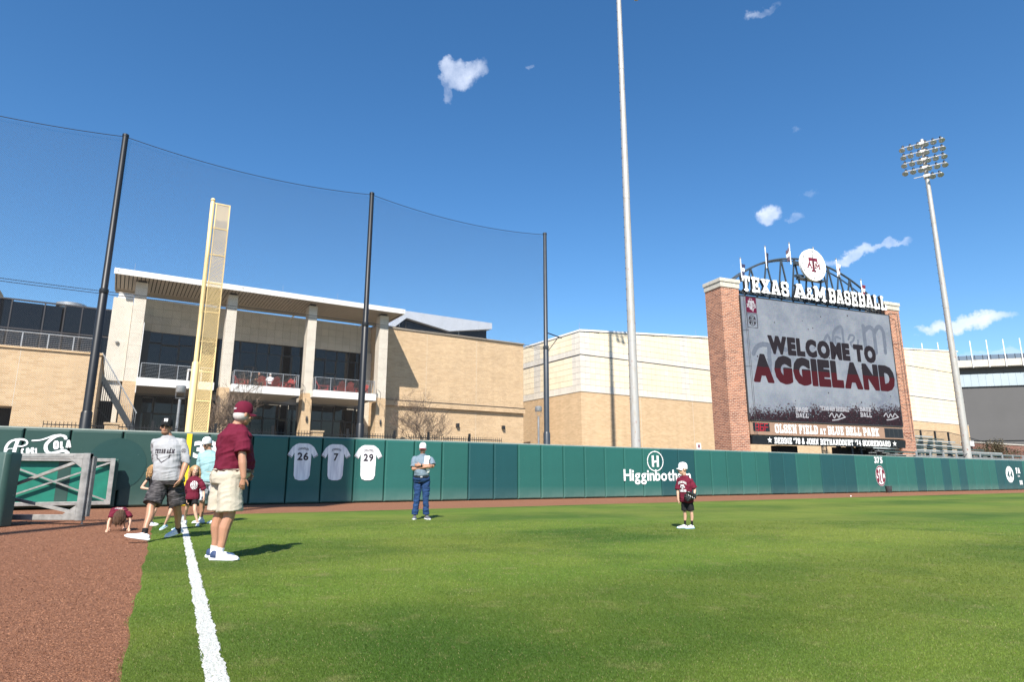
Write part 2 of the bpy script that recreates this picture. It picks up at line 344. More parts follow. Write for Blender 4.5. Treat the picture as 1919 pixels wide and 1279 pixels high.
def block_text(text, height, aspect=0.75, th=0.24, slab=True, gap=0.12, space=0.42, ny=40, small=None, depth=0.0, y=0.0, width=None, per_letter=False, arc=0.0):
    """list of (letter, MB) or one MB; text runs along +x from 0, baseline z=0, face at y (towards -y)"""
    pieces = []; x = 0.0
    for i, ch in enumerate(text):
        if ch == ' ': x += space * aspect * height; continue
        sc = height * (small.get(i, 1.0) if small else 1.0)
        ink, x0, gw, w = glyph_grid(ch, aspect, th, slab, ny)
        pieces.append((ch, x, sc, grid_runs(ink), ink.shape, x0, gw)); x += (w + gap) * sc
    total = x - gap * height
    k = (width / total) if width else 1.0
    res = []
    for ch, x, sc, runs, shp, x0, gw in pieces:
        mb = MB()
        for c0, c1, r0, r1 in runs:
            xa = (x + (x0 + c0 / shp[1] * gw) * sc) * k; xb = (x + (x0 + c1 / shp[1] * gw) * sc) * k
            za, zb = r0 / shp[0] * sc, r1 / shp[0] * sc
            if arc:
                lift = arc * (1 - ((xa + xb) / (total * k) - 1) ** 2); za += lift; zb += lift
            if depth:
                mb.box(xa, xb, y, y + depth, za, zb, 1); mb.mi[-6 + 2] = 0
            else: mb.quad((xa, y, za), (xb, y, za), (xb, y, zb), (xa, y, zb))
        res.append((ch, mb))
    if per_letter: return res, total * k
    one = MB()
    for _, mb in res: one.add(mb.v, mb.f); one.mi[-len(mb.f):] = mb.mi
    return one
def raster_mark(fn, x0, x1, z0, z1, res, y=0.0):
    nx = int((x1 - x0) / res); nz_ = int((z1 - z0) / res)
    X, Z = np.meshgrid(x0 + (np.arange(nx) + .5) * res, z0 + (np.arange(nz_) + .5) * res)
    mb = MB()
    for c0, c1, r0, r1 in grid_runs(fn(X, Z)):
        mb.quad((x0 + c0 * res, y, z0 + r0 * res), (x0 + c1 * res, y, z0 + r0 * res), (x0 + c1 * res, y, z0 + r1 * res), (x0 + c0 * res, y, z0 + r1 * res))
    return mb
def near_poly(X, Z, pts, w):
    """mask of a stroked polyline; w one width or one per point"""
    ink = np.zeros_like(X, bool); ws = [w] * len(pts) if isinstance(w, (int, float)) else w
    for (a, b, wa, wb) in zip(pts[:-1], pts[1:], ws[:-1], ws[1:]):
        dx, dz = b[0] - a[0], b[1] - a[1]; L2 = dx * dx + dz * dz + 1e-9
        t = np.clip(((X - a[0]) * dx + (Z - a[1]) * dz) / L2, 0, 1)
        ink |= np.hypot(X - a[0] - t * dx, Z - a[1] - t * dz) < (wa + (wb - wa) * t) / 2
    return ink
def smooth_pts(pts, n=8):
    P = [np.array(p, float) for p in pts]; P = [2 * P[0] - P[1]] + P + [2 * P[-1] - P[-2]]; out = []
    for i in range(1, len(P) - 2):
        for k in range(n):
            t = k / n; out.append(tuple(0.5 * ((2 * P[i]) + (P[i+1] - P[i-1]) * t + (2*P[i-1] - 5*P[i] + 4*P[i+1] - P[i+2]) * t*t + (3*P[i] - P[i-1] - 3*P[i+1] + P[i+2]) * t**3)))
    return out + [tuple(P[-2])]
def sans_text(text, height, bold=0.03, name='lettering', width=None):
    cu = bpy.data.curves.new(name, 'FONT'); cu.body = text; cu.size = 1.0; cu.offset = bold; cu.resolution_u = 3
    ob = bpy.data.objects.new(name, cu); COL.objects.link(ob)
    dg = bpy.context.evaluated_depsgraph_get(); dg.update(); me = bpy.data.meshes.new_from_object(ob.evaluated_get(dg))
    v = np.array([q.co[:] for q in me.vertices]); fs = [tuple(p.vertices) for p in me.polygons]
    bpy.data.objects.remove(ob); bpy.data.curves.remove(cu); bpy.data.meshes.remove(me)
    cap = 0.73; mb = MB(); v[:, 0] -= v[:, 0].min(); sx = height / cap
    kx = (width / v[:, 0].max()) if width else sx
    mb.add([(p[0] * kx, 0.0, p[1] * sx) for p in v], fs)
    return mb
def sans_letters(text, height, bold=0.03, width=None, gap=0.06, squeeze=1.0):
    out = []; x = 0.0
    for ch in text:
        if ch == ' ': x += .34 * height; continue
        m_ = sans_text(ch, height, bold); wd = max(p[0] for p in m_.v); out.append((x, m_)); x += wd + gap * height
    k = width / (x - gap * height) if width else 1.0
    for x0, m_ in out: m_.v = [((p[0] + x0) * k, p[1], p[2]) for p in m_.v]
    return [m_ for _, m_ in out]
def xform(mb, dx=0, dy=0, dz=0, rot=0.0, sx=1.0, sz=1.0):
    c, s = math.cos(rot), math.sin(rot)
    mb.v = [((x * sx) * c - (z * sz) * s + dx, y + dy, (x * sx) * s + (z * sz) * c + dz) for x, y, z in mb.v]
    return mb
def sec_mark(rad, parent, ring_mat, letter_mat, y0=0.0, cx=0.0, cz=0.0, fill=None):
    """round conference emblem: disc, ring and three tall letters"""
    if fill:
        d = raster_mark(lambda X, Z: np.hypot(X / 0.86, Z) < rad, -rad, rad, -rad, rad, rad / 40); xform(d, cx, y0, cz).build('emblem_disc', fill, parent)
    r = raster_mark(lambda X, Z: (np.hypot(X / 0.86, Z) < rad * .97) & (np.hypot(X / 0.86, Z) > rad * .84), -rad, rad, -rad, rad, rad / 40)
    xform(r, cx, y0 - .003, cz).build('emblem_ring', ring_mat, parent)
    t = block_text('SEC', rad * 1.0, 0.5, 0.2, False, 0.06, ny=30, width=rad * 1.3)
    t.v = [(x, y, (z - rad * .5) * (1.55 - 0.85 * abs(x / (rad * 1.3) - .5) ** 1.0 * 1.1)) for x, y, z in t.v]
    xform(t, cx - rad * .65, y0 - .006, cz, 0.0).build('emblem_letters', letter_mat, parent)

# ================================================================== ground, track, grass
M['far_ground'] = pm('far_ground', (0.16, 0.15, 0.13), 0.9, 0.2, 0.3)
g = MB(); g.quad((-1500, -1500, -0.03), (1500, -1500, -0.03), (1500, 1500, -0.03), (-1500, 1500, -0.03))
tag(g.build('ground', M['far_ground']), 'plain ground reaching to the horizon', 'ground', kind='structure')
# red crushed-brick warning track
def track_mat():
    m, t, bs = new_mat('track_clay')
    co = N(t, 'ShaderNodeTexCoord')
    n1 = N(t, 'ShaderNodeTexNoise'); n1.inputs['Scale'].default_value = 0.5; n1.inputs['Detail'].default_value = 6
    n2 = N(t, 'ShaderNodeTexNoise'); n2.inputs['Scale'].default_value = 55; n2.inputs['Detail'].default_value = 4; n2.inputs['Roughness'].default_value = 0.75
    n3 = N(t, 'ShaderNodeTexNoise'); n3.inputs['Scale'].default_value = 7; n3.inputs['Detail'].default_value = 5
    for n_ in (n1, n2, n3): t.links.new(co.outputs['Object'], n_.inputs['Vector'])
    c = mix(t, n1.outputs['Fac'], (0.24, 0.110, 0.060), (0.315, 0.148, 0.083))
    r2 = N(t, 'ShaderNodeMapRange'); r2.inputs[1].default_value = 0.32; r2.inputs[2].default_value = 0.68; t.links.new(n2.outputs['Fac'], r2.inputs[0])
    c = mix(t, r2.outputs[0], mix(t, 0.62, c, (0.07, 0.022, 0.012)), mix(t, 0.25, c, (0.5, 0.26, 0.17)))
    t.links.new(c, bs.inputs['Base Color']); bs.inputs['Roughness'].default_value = 0.95; bs.inputs['Specular IOR Level'].default_value = 0.15
    h = math_node(t, 'ADD', math_node(t, 'MULTIPLY', n2.outputs['Fac'], 0.02), math_node(t, 'MULTIPLY', n3.outputs['Fac'], 0.03))
    bp = N(t, 'ShaderNodeBump'); bp.inputs['Strength'].default_value = 1.0; bp.inputs['Distance'].default_value = 1.0; t.links.new(h, bp.inputs['Height']); t.links.new(bp.outputs[0], bs.inputs['Normal'])
    return m
M['clay'] = track_mat()
g = MB(); a_, b_, c_, d_ = W(-60, -45, 0), W(120, -45, 0), W(120, 1.0, 0), W(-60, 1.0, 0)
g.quad(a_, b_, c_, d_)
tag(g.build('warning_track', M['clay']), 'red crushed brick warning track', 'track', kind='structure')
# foul line direction and grass edge
FD = Vector((-6.32 + 1.41, 12.81 - 3.33, 0)).normalized(); FN = Vector((FD.y, -FD.x, 0))          # FN points into the field
F0 = Vector((-1.41, 3.33, 0))
EDGE = -0.417       # grass edge left of the line at the near end
TRACK_W = 5.9
STW = 2.6      # mowing stripes run parallel to the outfield wall
def turf_colour(t, base_lo, base_hi, straw):
    """mowing stripes, worn yellow drifts, straw flecks and dark damp patches, all by ground position"""
    co = N(t, 'ShaderNodeTexCoord'); sp = N(t, 'ShaderNodeSeparateXYZ'); t.links.new(co.outputs['Object'], sp.inputs[0])
    fl_ = N(t, 'ShaderNodeCombineXYZ'); t.links.new(sp.outputs[0], fl_.inputs[0]); t.links.new(sp.outputs[1], fl_.inputs[1])
    def nz_(scale, detail, a, b, off=(0, 0, 0), st=(1, 1, 1)):
        n_ = N(t, 'ShaderNodeTexNoise'); n_.inputs['Scale'].default_value = scale; n_.inputs['Detail'].default_value = detail; n_.inputs['Roughness'].default_value = .62
        mp = N(t, 'ShaderNodeMapping'); mp.inputs['Location'].default_value = off; mp.inputs['Scale'].default_value = st; t.links.new(fl_.outputs[0], mp.inputs[0]); t.links.new(mp.outputs[0], n_.inputs['Vector'])
        r = N(t, 'ShaderNodeMapRange'); r.inputs[1].default_value = a; r.inputs[2].default_value = b; t.links.new(n_.outputs['Fac'], r.inputs[0]); return r.outputs[0]
    wob = nz_(.35, 2, 0.0, 1.0)
    ss = math_node(t, 'ADD', math_node(t, 'ADD', math_node(t, 'MULTIPLY', sp.outputs[0], -UY), math_node(t, 'MULTIPLY', sp.outputs[1], UX)), math_node(t, 'MULTIPLY', wob, .5))
    st = math_node(t, 'MULTIPLY_ADD', math_node(t, 'SINE', math_node(t, 'MULTIPLY', ss, math.pi / STW)), 1.1, .5, clamp=True)
    c = mix(t, st, base_lo, base_hi)
    c = mix(t, math_node(t, 'MULTIPLY', nz_(.16, 4, .40, .60, (3, 8, 0)), .72), c, tuple(q * w for q, w in zip(base_hi, (1.75, 1.28, 1.7))))
    c = mix(t, math_node(t, 'MULTIPLY', nz_(.55, 5, .52, .72, (9, 1, 0)), .5), c, tuple(q * w for q, w in zip(base_lo, (.55, .68, .6))))
    c = mix(t, math_node(t, 'MULTIPLY', nz_(2.6, 6, .56, .74, (1, 5, 0)), .65), c, straw)
    return c, co
def grass_mat():
    m, t, bs = new_mat('turf')
    base, co = turf_colour(t, (0.066, 0.126, 0.015), (0.110, 0.178, 0.021), (0.22, 0.21, 0.075))
    n2 = N(t, 'ShaderNodeTexNoise'); n2.inputs['Scale'].default_value = 42; n2.inputs['Detail'].default_value = 5; n2.inputs['Roughness'].default_value = 0.7; t.links.new(co.outputs['Object'], n2.inputs['Vector'])
    r2 = N(t, 'ShaderNodeMapRange'); r2.inputs[1].default_value = 0.3; r2.inputs[2].default_value = 0.7; t.links.new(n2.outputs['Fac'], r2.inputs[0])
    base = mix(t, math_node(t, 'MULTIPLY', math_node(t, 'SUBTRACT', 1.0, r2.outputs[0]), 0.42), base, (0.022, 0.042, 0.006))
    t.links.new(base, bs.inputs['Base Color']); bs.inputs['Roughness'].default_value = 0.8; bs.inputs['Specular IOR Level'].default_value = 0.2
    bp = N(t, 'ShaderNodeBump'); bp.inputs['Strength'].default_value = 0.8; bp.inputs['Distance'].default_value = 0.02; t.links.new(n2.outputs['Fac'], bp.inputs['Height']); t.links.new(bp.outputs[0], bs.inputs['Normal'])
    return m
M['turf'] = grass_mat()
def fl(a, b, z=0.0):     # a metres along the foul line from F0, b into the field
    p = F0 + FD * a + FN * b; return (p.x, p.y, z)
# field polygon: along the ragged edge beside the foul line, then along the warning track
def edge_at(a): return EDGE - 0.0118 * a + 0.012 * math.sin(a * 2.3) + 0.010 * math.sin(a * 6.1 + 1)
wall_cut = lambda s: W(s, -TRACK_W + 0.0 + 0.05 * math.sin(s * 1.1) + 0.018 * s, 0.006)
near = [Vector(fl(a, edge_at(a), 0.006)) for a in np.arange(-14, 13.2, 0.25)]
far = [wall_cut(s) for s in np.arange(-1.2, 95, 0.8)]
poly = near + far + [W(95, -70, 0.006), Vector((10, -30, 0.006))]
me = bpy.data.meshes.new('grass_field'); bmg = bmesh.new()
bmg.faces.new([bmg.verts.new(p) for p in poly]); bmesh.ops.triangulate(bmg, faces=bmg.faces[:]); bmg.normal_update()
if sum(f.normal.z for f in bmg.faces) < 0: bmesh.ops.reverse_faces(bmg, faces=bmg.faces[:])
bmg.to_mesh(me); bmg.free(); me.materials.append(M['turf'])
tag(link('grass_field', me), 'mown green outfield turf', 'grass', kind='structure')
# real blades where the camera is close enough to see them
def blade_field(name, count, dmin, dmax, hgt, wid, inside, mat, seed, label, z0=0.004):
    r = np.random.default_rng(seed)
    u = r.random(count * 2); d = 1 / (1 / dmin - u * (1 / dmin - 1 / dmax)); az = r.uniform(-0.74, 0.74, count * 2)
    x = d * np.tan(az); y = d
    ok = inside(x, y); x, y, d = x[ok][:count], y[ok][:count], d[ok][:count]; n = len(x)
    h = hgt * r.uniform(0.55, 1.25, n) * (0.8 + 0.2 * d / dmin * 0.5); wd = wid * r.uniform(0.7, 1.3, n) * np.clip(d / 3.5, 1, 3.5)
    s = -UY * x + UX * y
    stripe = np.tanh(3 * np.sin(s * math.pi / STW)); ang = r.uniform(0, 2 * np.pi, n); th = r.uniform(0, 2 * np.pi, n)
    lx = np.cos(ang) * 0.6 * h + stripe * UX * 0.3 * h; ly = np.sin(ang) * 0.6 * h + stripe * UY * 0.3 * h
    V = np.zeros((n, 3, 3), np.float32)
    V[:, 0] = np.stack([x - np.cos(th) * wd / 2, y - np.sin(th) * wd / 2, np.full(n, z0)], 1)
    V[:, 1] = np.stack([x + np.cos(th) * wd / 2, y + np.sin(th) * wd / 2, np.full(n, z0)], 1)
    V[:, 2] = np.stack([x + lx, y + ly, z0 + h], 1)
    me = bpy.data.meshes.new(name); me.vertices.add(3 * n); me.vertices.foreach_set('co', V.reshape(-1))
    me.loops.add(3 * n); me.loops.foreach_set('vertex_index', np.arange(3 * n, dtype=np.int32))
    me.polygons.add(n); me.polygons.foreach_set('loop_start', np.arange(0, 3 * n, 3, dtype=np.int32)); me.polygons.foreach_set('loop_total', np.full(n, 3, np.int32))
    me.materials.append(mat); me.update(calc_edges=True); me.validate()
    return tag(link(name, me), label, 'grass', kind='stuff')
def blade_mat():
    m, t, bs = new_mat('grass_blade')
    ge = N(t, 'ShaderNodeNewGeometry')
    c, co = turf_colour(t, (0.070, 0.140, 0.016), (0.130, 0.212, 0.026), (0.27, 0.26, 0.10))
    hs = N(t, 'ShaderNodeHueSaturation'); t.links.new(c, hs.inputs['Color']); t.links.new(math_node(t, 'MULTIPLY_ADD', ge.outputs['Random Per Island'], .7, .65), hs.inputs['Value']); c = hs.outputs[0]
    dry = math_node(t, 'GREATER_THAN', ge.outputs['Random Per Island'], 0.965); c = mix(t, dry, c, (0.34, 0.28, 0.13))
    t.links.new(c, bs.inputs['Base Color']); bs.inputs['Roughness'].default_value = 0.55; bs.inputs['Specular IOR Level'].default_value = 0.3
    tr = N(t, 'ShaderNodeBsdfTranslucent'); t.links.new(c, tr.inputs['Color']); ms = N(t, 'ShaderNodeMixShader'); ms.inputs[0].default_value = 0.35
    t.links.new(bs.outputs[0], ms.inputs[1]); t.links.new(tr.outputs[0], ms.inputs[2]); t.links.new(ms.outputs[0], t.nodes['Material Output'].inputs['Surface'])
    return m
M['blade'] = blade_mat()
def in_grass(x, y):
    a = (x - F0.x) * FD.x + (y - F0.y) * FD.y; b = (x - F0.x) * FN.x + (y - F0.y) * FN.y
    e = EDGE - 0.0118 * a + 0.012 * np.sin(a * 2.3) + 0.010 * np.sin(a * 6.1 + 1) + np.random.default_rng(9).normal(0, .012, len(x))
    lw = (np.abs(b) < 0.052) & (np.random.default_rng(3).random(len(x)) < 0.75)
    tt = -(x - OX) * UY + (y - OY) * UX
    return (b > e) & ~lw & (tt < -TRACK_W)
blade_field('grass_blades', 640000, 2.9, 15.0, 0.0115, 0.0032, in_grass, M['blade'], 5, 'short green grass blades of the outfield turf')
# chalk foul line: granular white strip
def chalk_mat():
    m, t, bs = new_mat('chalk')
    co = N(t, 'ShaderNodeTexCoord'); n1 = N(t, 'ShaderNodeTexNoise'); n1.inputs['Scale'].default_value = 130; n1.inputs['Detail'].default_value = 4; t.links.new(co.outputs['Object'], n1.inputs['Vector'])
    rr = N(t, 'ShaderNodeMapRange'); rr.inputs[1].default_value = 0.30; rr.inputs[2].default_value = 0.46; t.links.new(n1.outputs['Fac'], rr.inputs[0])
    c = mix(t, rr.outputs[0], (0.16, 0.20, 0.09), (0.60, 0.60, 0.57)); t.links.new(c, bs.inputs['Base Color']); bs.inputs['Roughness'].default_value = 0.9
    bp = N(t, 'ShaderNodeBump'); bp.inputs['Strength'].default_value = 0.8; bp.inputs['Distance'].default_value = 0.015; t.links.new(n1.outputs['Fac'], bp.inputs['Height']); t.links.new(bp.outputs[0], bs.inputs['Normal'])
    return m
M['chalk'] = chalk_mat()
g = MB(); prev = None
for a in np.arange(-8, 15.2, 0.03):
    hw = 0.049 + 0.008 * math.sin(a * 9) * math.sin(a * 3.7) + random.uniform(-.005, .005)
    cur = (fl(a, -hw, 0.012), fl(a, hw + random.uniform(-.005, .005), 0.012))
    if prev: g.quad(prev[0], cur[0], cur[1], prev[1])
    prev = cur
tag(g.build('foul_line', M['chalk']), 'white chalk foul line running to the yellow pole', 'foul line', kind='structure')
# ragged white grains of paint on the blades along the line
def in_line(x, y):
    a = (x - F0.x) * FD.x + (y - F0.y) * FD.y; b = (x - F0.x) * FN.x + (y - F0.y) * FN.y
    return (np.abs(b) < 0.053)
blade_field('chalked_blades', 30000, 2.9, 15.0, 0.014, 0.005, in_line, M['chalk'], 11, 'grass blades whitened by the foul line', 0.010)

# loose grit on the track near the camera
def in_track(x, y):
    a = (x - F0.x) * FD.x + (y - F0.y) * FD.y; b = (x - F0.x) * FN.x + (y - F0.y) * FN.y
    return b < EDGE - 0.0118 * a - .01
def grit_mat():
    m, t, bs = new_mat('grit'); ge = N(t, 'ShaderNodeNewGeometry'); c = mix(t, ge.outputs['Random Per Island'], (0.165, 0.072, 0.042), (0.35, 0.18, 0.108)); t.links.new(c, bs.inputs['Base Color']); bs.inputs['Roughness'].default_value = .95; bs.inputs['Specular IOR Level'].default_value = .15; return m
blade_field('track_grit', 200000, 2.9, 19.0, 0.0042, 0.0075, in_track, grit_mat(), 21, 'loose red grit on the warning track', 0.0)
# ================================================================== outfield wall
def pad_mat(name, base, wear):
    m, t, bs = new_mat(name)
    co = N(t, 'ShaderNodeTexCoord'); n1 = N(t, 'ShaderNodeTexNoise'); n1.inputs['Scale'].default_value = 1.3; n1.inputs['Detail'].default_value = 7; n1.inputs['Roughness'].default_value = 0.65
    t.links.new(co.outputs['Object'], n1.inputs['Vector'])
    n2 = N(t, 'ShaderNodeTexNoise'); n2.inputs['Scale'].default_value = 14; n2.inputs['Detail'].default_value = 3; t.links.new(co.outputs['Object'], n2.inputs['Vector'])
    sp = N(t, 'ShaderNodeSeparateXYZ'); t.links.new(co.outputs['Object'], sp.inputs[0])
    c = mix(t, n1.outputs['Fac'], tuple(q * 0.86 for q in base), tuple(q * 1.16 for q in base))
    low = math_node(t, 'SUBTRACT', 1.0, math_node(t, 'MULTIPLY', sp.outputs[2], 1.7), clamp=True)       # scuffs and dust low down on the vinyl
    c = mix(t, math_node(t, 'MULTIPLY', math_node(t, 'MULTIPLY', low, n1.outputs['Fac']), wear), c, (0.20, 0.24, 0.21))
    sc = math_node(t, 'GREATER_THAN', n2.outputs['Fac'], 0.735); c = mix(t, math_node(t, 'MULTIPLY', sc, 0.35), c, (0.3, 0.38, 0.34))
    oi = N(t, 'ShaderNodeObjectInfo'); hs = N(t, 'ShaderNodeHueSaturation'); t.links.new(c, hs.inputs['Color']); t.links.new(math_node(t, 'MULTIPLY_ADD', oi.outputs['Random'], 0.14, 0.93), hs.inputs['Value'])
    t.links.new(hs.outputs[0], bs.inputs['Base Color']); bs.inputs['Roughness'].default_value = 0.48; bs.inputs['Specular IOR Level'].default_value = 0.42
    bp = N(t, 'ShaderNodeBump'); bp.inputs['Strength'].default_value = 0.35; bp.inputs['Distance'].default_value = 0.03; t.links.new(n1.outputs['Fac'], bp.inputs['Height']); t.links.new(bp.outputs[0], bs.inputs['Normal'])
    return m
M['pad_green'] = pad_mat('pad_green', (0.017, 0.102, 0.086), 0.6)
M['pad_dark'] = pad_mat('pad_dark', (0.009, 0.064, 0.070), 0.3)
M['pad_old'] = pad_mat('pad_old', (0.022, 0.060, 0.050), 0.35)
M['pad_back'] = pm('pad_back', (0.007, 0.155, 0.105), 0.5, 0.18, 2.5)
WH = 2.44
wall = thing('outfield_wall', 'long padded green outfield wall around the field', 'wall', W(0, 0), WANG)
MB().box(-7.5, 96, 0.17, 0.42, 0, WH - 0.03).build('backing', pm('wall_back', (0.06, 0.07, 0.065), 0.8), wall)
MB().box(-7.5, 96, 0.10, 0.44, WH - 0.028, WH + 0.02).build('coping', pm('wall_coping', (0.26, 0.30, 0.27), 0.6), wall)
def pad_mesh(w, z1=WH - 0.035):
    mb = MB(); x0, x1, z0 = 0.012, w - 0.012, 0.03; prof = [(0.0, 0.16), (0.006, 0.05), (0.022, 0.018), (0.055, 0.0)]
    ring = lambda ins, y: [(x0 + ins, y, z0 + ins), (x1 - ins, y, z0 + ins), (x1 - ins, y, z1 - ins), (x0 + ins, y, z1 - ins)]
    vs = []; fs = []
    for ins, y in prof: vs += ring(ins, y)
    for i in range(len(prof) - 1):
        for j in range(4): a = i * 4 + j; b = i * 4 + (j + 1) % 4; fs.append((a, b, b + 4, a + 4))
    k = (len(prof) - 1) * 4; fs.append((k, k + 1, k + 2, k + 3)); mb.add(vs, fs); return mb
joints = [-7.2, -5.95, -4.54, -3.36, -1.95, -0.72, 0.62, 2.04] + [2.04 + 1.239 * k for k in range(1, 75)]
dark_px = {882: 0}
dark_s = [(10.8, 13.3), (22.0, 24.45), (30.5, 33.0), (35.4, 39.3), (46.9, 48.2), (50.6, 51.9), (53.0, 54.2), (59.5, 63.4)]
meshes = {}
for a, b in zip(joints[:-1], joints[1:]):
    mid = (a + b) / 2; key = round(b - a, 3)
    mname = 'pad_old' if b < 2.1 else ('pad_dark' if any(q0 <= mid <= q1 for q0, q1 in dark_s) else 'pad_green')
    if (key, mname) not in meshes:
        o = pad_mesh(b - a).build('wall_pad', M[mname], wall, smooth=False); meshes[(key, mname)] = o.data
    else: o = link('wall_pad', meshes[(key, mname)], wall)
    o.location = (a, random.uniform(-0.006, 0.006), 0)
# ---- lettering and marks on the wall (all a few mm in front of the pads)
LY = -0.012
def on_wall(mb, name, mat, s, z, rot=0.0, y=LY, label=None):
    o = xform(mb, s, y, z, rot).build(name, mat, wall)
    if label: o['label'] = label
    return o
for m_ in sans_letters('Higginbotham', 0.56, 0.024, 4.65, .075): on_wall(m_, 'sponsor_lettering', M['paint_white'], 19.3, 0.82)
def h_logo(X, Z):
    r = np.hypot(X / 0.60, Z / 0.60 * 1.0); ring = (np.hypot(X / 0.66, Z / 0.60) < 1) & (np.hypot(X / 0.60, Z / 0.545) > 1)
    h = ((np.abs(X + 0.2) < 0.085) & (np.abs(Z) < 0.36 + X * 0.15)) | ((np.abs(X - 0.2) < 0.085) & (np.abs(Z) < 0.36 - X * 0.15)) | ((np.abs(X) < 0.2) & (np.abs(Z + 0.02 - X * 0.2) < 0.055))
    return ring | h
on_wall(raster_mark(lambda X, Z: h_logo(X * 1.17, Z * 1.17), -0.7, 0.7, -0.62, 0.62, 0.02), 'sponsor_emblem', M['paint_white'], 21.45, 1.78, label='white ringed letter H emblem')
for m_ in sans_letters('330', 0.54, .045, 1.25): on_wall(m_, 'distance_number', M['paint_white'], 0.14, 1.62)
for m_ in sans_letters('375', 0.40, .045, 1.0): on_wall(m_, 'distance_number', M['paint_white'], 41.45, 1.95)
sec_mark(0.68, wall, M['maroon_paint'], M['maroon_paint'], LY, 42.0, 1.10, M['paint_white'])
on_wall(raster_mark(lambda X, Z: np.hypot(X / 1.05, Z) < 0.66, -0.75, 0.75, -0.7, 0.7, 0.02), 'number_disc', M['paint_white'], 61.3, 1.26)
on_wall(block_text('44', 0.52, 0.72, 0.2, True, 0.12, width=0.98), 'number', M['pad_dark'], 60.82, 1.0, y=LY - .006)
on_wall(block_text('FA', 0.5, 0.8, 0.25, True, 0.1), 'sponsor_lettering', M['paint_white'], 62.5, 1.32)
on_wall(block_text('SIM', 0.16, 0.8, 0.25, False, 0.2), 'sponsor_lettering', M['paint_white'], 62.75, 1.04)
on_wall(block_text('KN', 0.36, 0.7, 0.25, True, 0.1), 'sponsor_lettering', M['paint_white'], 62.9, 0.42)
MB().box(-0.10, 0.06, -0.028, 0.03, 0.03, WH - 0.04).build('foul_stripe', M['yellow_bright'], wall)
# soft-drink script on the far left pads
def script(X, Z):
    P = smooth_pts([(0.05, 0.0), (0.06, .42), (.22, .78), (.55, .93), (.86, .86), (.92, .62), (.72, .46), (.52, .48)]); ink = near_poly(X, Z, P, [0.13] * 30 + [0.09] * (len(P) - 30))
    ink |= near_poly(X, Z, smooth_pts([(.50, .82), (.44, .3), (.40, -.35)]), 0.16)
    ink |= near_poly(X, Z, smooth_pts([(.05, .0), (.16, .26), (.36, .30), (.5, .36)]), 0.05)
    C = smooth_pts([(2.62, 1.06), (2.55, 1.22), (2.3, 1.26), (2.02, 1.05), (1.78, .62), (1.82, .2), (2.02, .02), (2.3, .1), (2.62, .22), (2.8, .08)])
    ink |= near_poly(X, Z, C, list(np.linspace(.16, .19, len(C))))
    ink |= near_poly(X, Z, smooth_pts([(1.15, .86), (1.5, .92), (1.8, 1.08), (2.05, 1.24), (2.35, 1.32)]), 0.1)
    return ink
pl = raster_mark(script, -0.2, 3.1, -0.6, 1.5, 0.012)
on_wall(xform(pl, sx=0.56, sz=0.44), 'sponsor_script', M['paint_white'], -4.95, 1.66, label='white soft drink script on the far left pads')
on_wall(block_text('EPSI', 0.30, 0.62, 0.26, False, 0.08, width=0.40), 'sponsor_script', M['paint_white'], -4.53, 1.50, rot=0.14)
on_wall(block_text('OLA', 0.27, 0.66, 0.26, False, 0.08, width=0.46), 'sponsor_script', M['paint_white'], -3.76, 1.78, rot=0.1)
M['ghost'] = pad_mat('pad_ghost', (0.012, 0.050, 0.045), 0.2)
on_wall(raster_mark(lambda X, Z: (np.hypot(X, Z) < .82), -0.9, 0.9, -.9, .9, .025), 'removed_emblem', M['ghost'], -2.03, 1.36, label='dark round patch where an emblem was removed')
# ---- jersey signs
def jersey_mat():
    m, t, bs = new_mat('jersey_print')
    co = N(t, 'ShaderNodeTexCoord'); sp = N(t, 'ShaderNodeSeparateXYZ'); t.links.new(co.outputs['Object'], sp.inputs[0])
    w1 = math_node(t, 'SINE', math_node(t, 'MULTIPLY', sp.outputs[0], 150)); pin = math_node(t, 'GREATER_THAN', w1, 0.9)
    n1 = N(t, 'ShaderNodeTexNoise'); n1.inputs['Scale'].default_value = 3; mp = N(t, 'ShaderNodeMapping'); mp.inputs['Scale'].default_value = (3.2, 1, 0.35); t.links.new(co.outputs['Object'], mp.inputs[0]); t.links.new(mp.outputs[0], n1.inputs['Vector'])
    rr = N(t, 'ShaderNodeMapRange'); rr.inputs[1].default_value = 0.35; rr.inputs[2].default_value = 0.62; t.links.new(n1.outputs['Fac'], rr.inputs[0])
    c = mix(t, rr.outputs[0], (0.58, 0.58, 0.61), (0.84, 0.83, 0.82)); c = mix(t, math_node(t, 'MULTIPLY', pin, 0.25), c, (0.3, 0.3, 0.36))
    t.links.new(c, bs.inputs['Base Color']); bs.inputs['Roughness'].default_value = 0.5; return m
M['jersey'] = jersey_mat(); M['ink'] = pm('jersey_ink', (0.022, 0.014, 0.020), 0.5, 0.05)
JER = [(-0.17, 1.0), (0.17, 1.0), (0.27, .965), (0.40, .86), (0.56, .58), (0.40, .47), (0.305, .66), (0.30, .3), (0.285, -.16), (0.23, -.29), (0.1, -.335), (-0.1, -.335), (-0.23, -.29), (-0.285, -.16), (-0.30, .3), (-0.305, .66), (-0.40, .47), (-0.56, .58), (-0.40, .86), (-0.27, .965)]
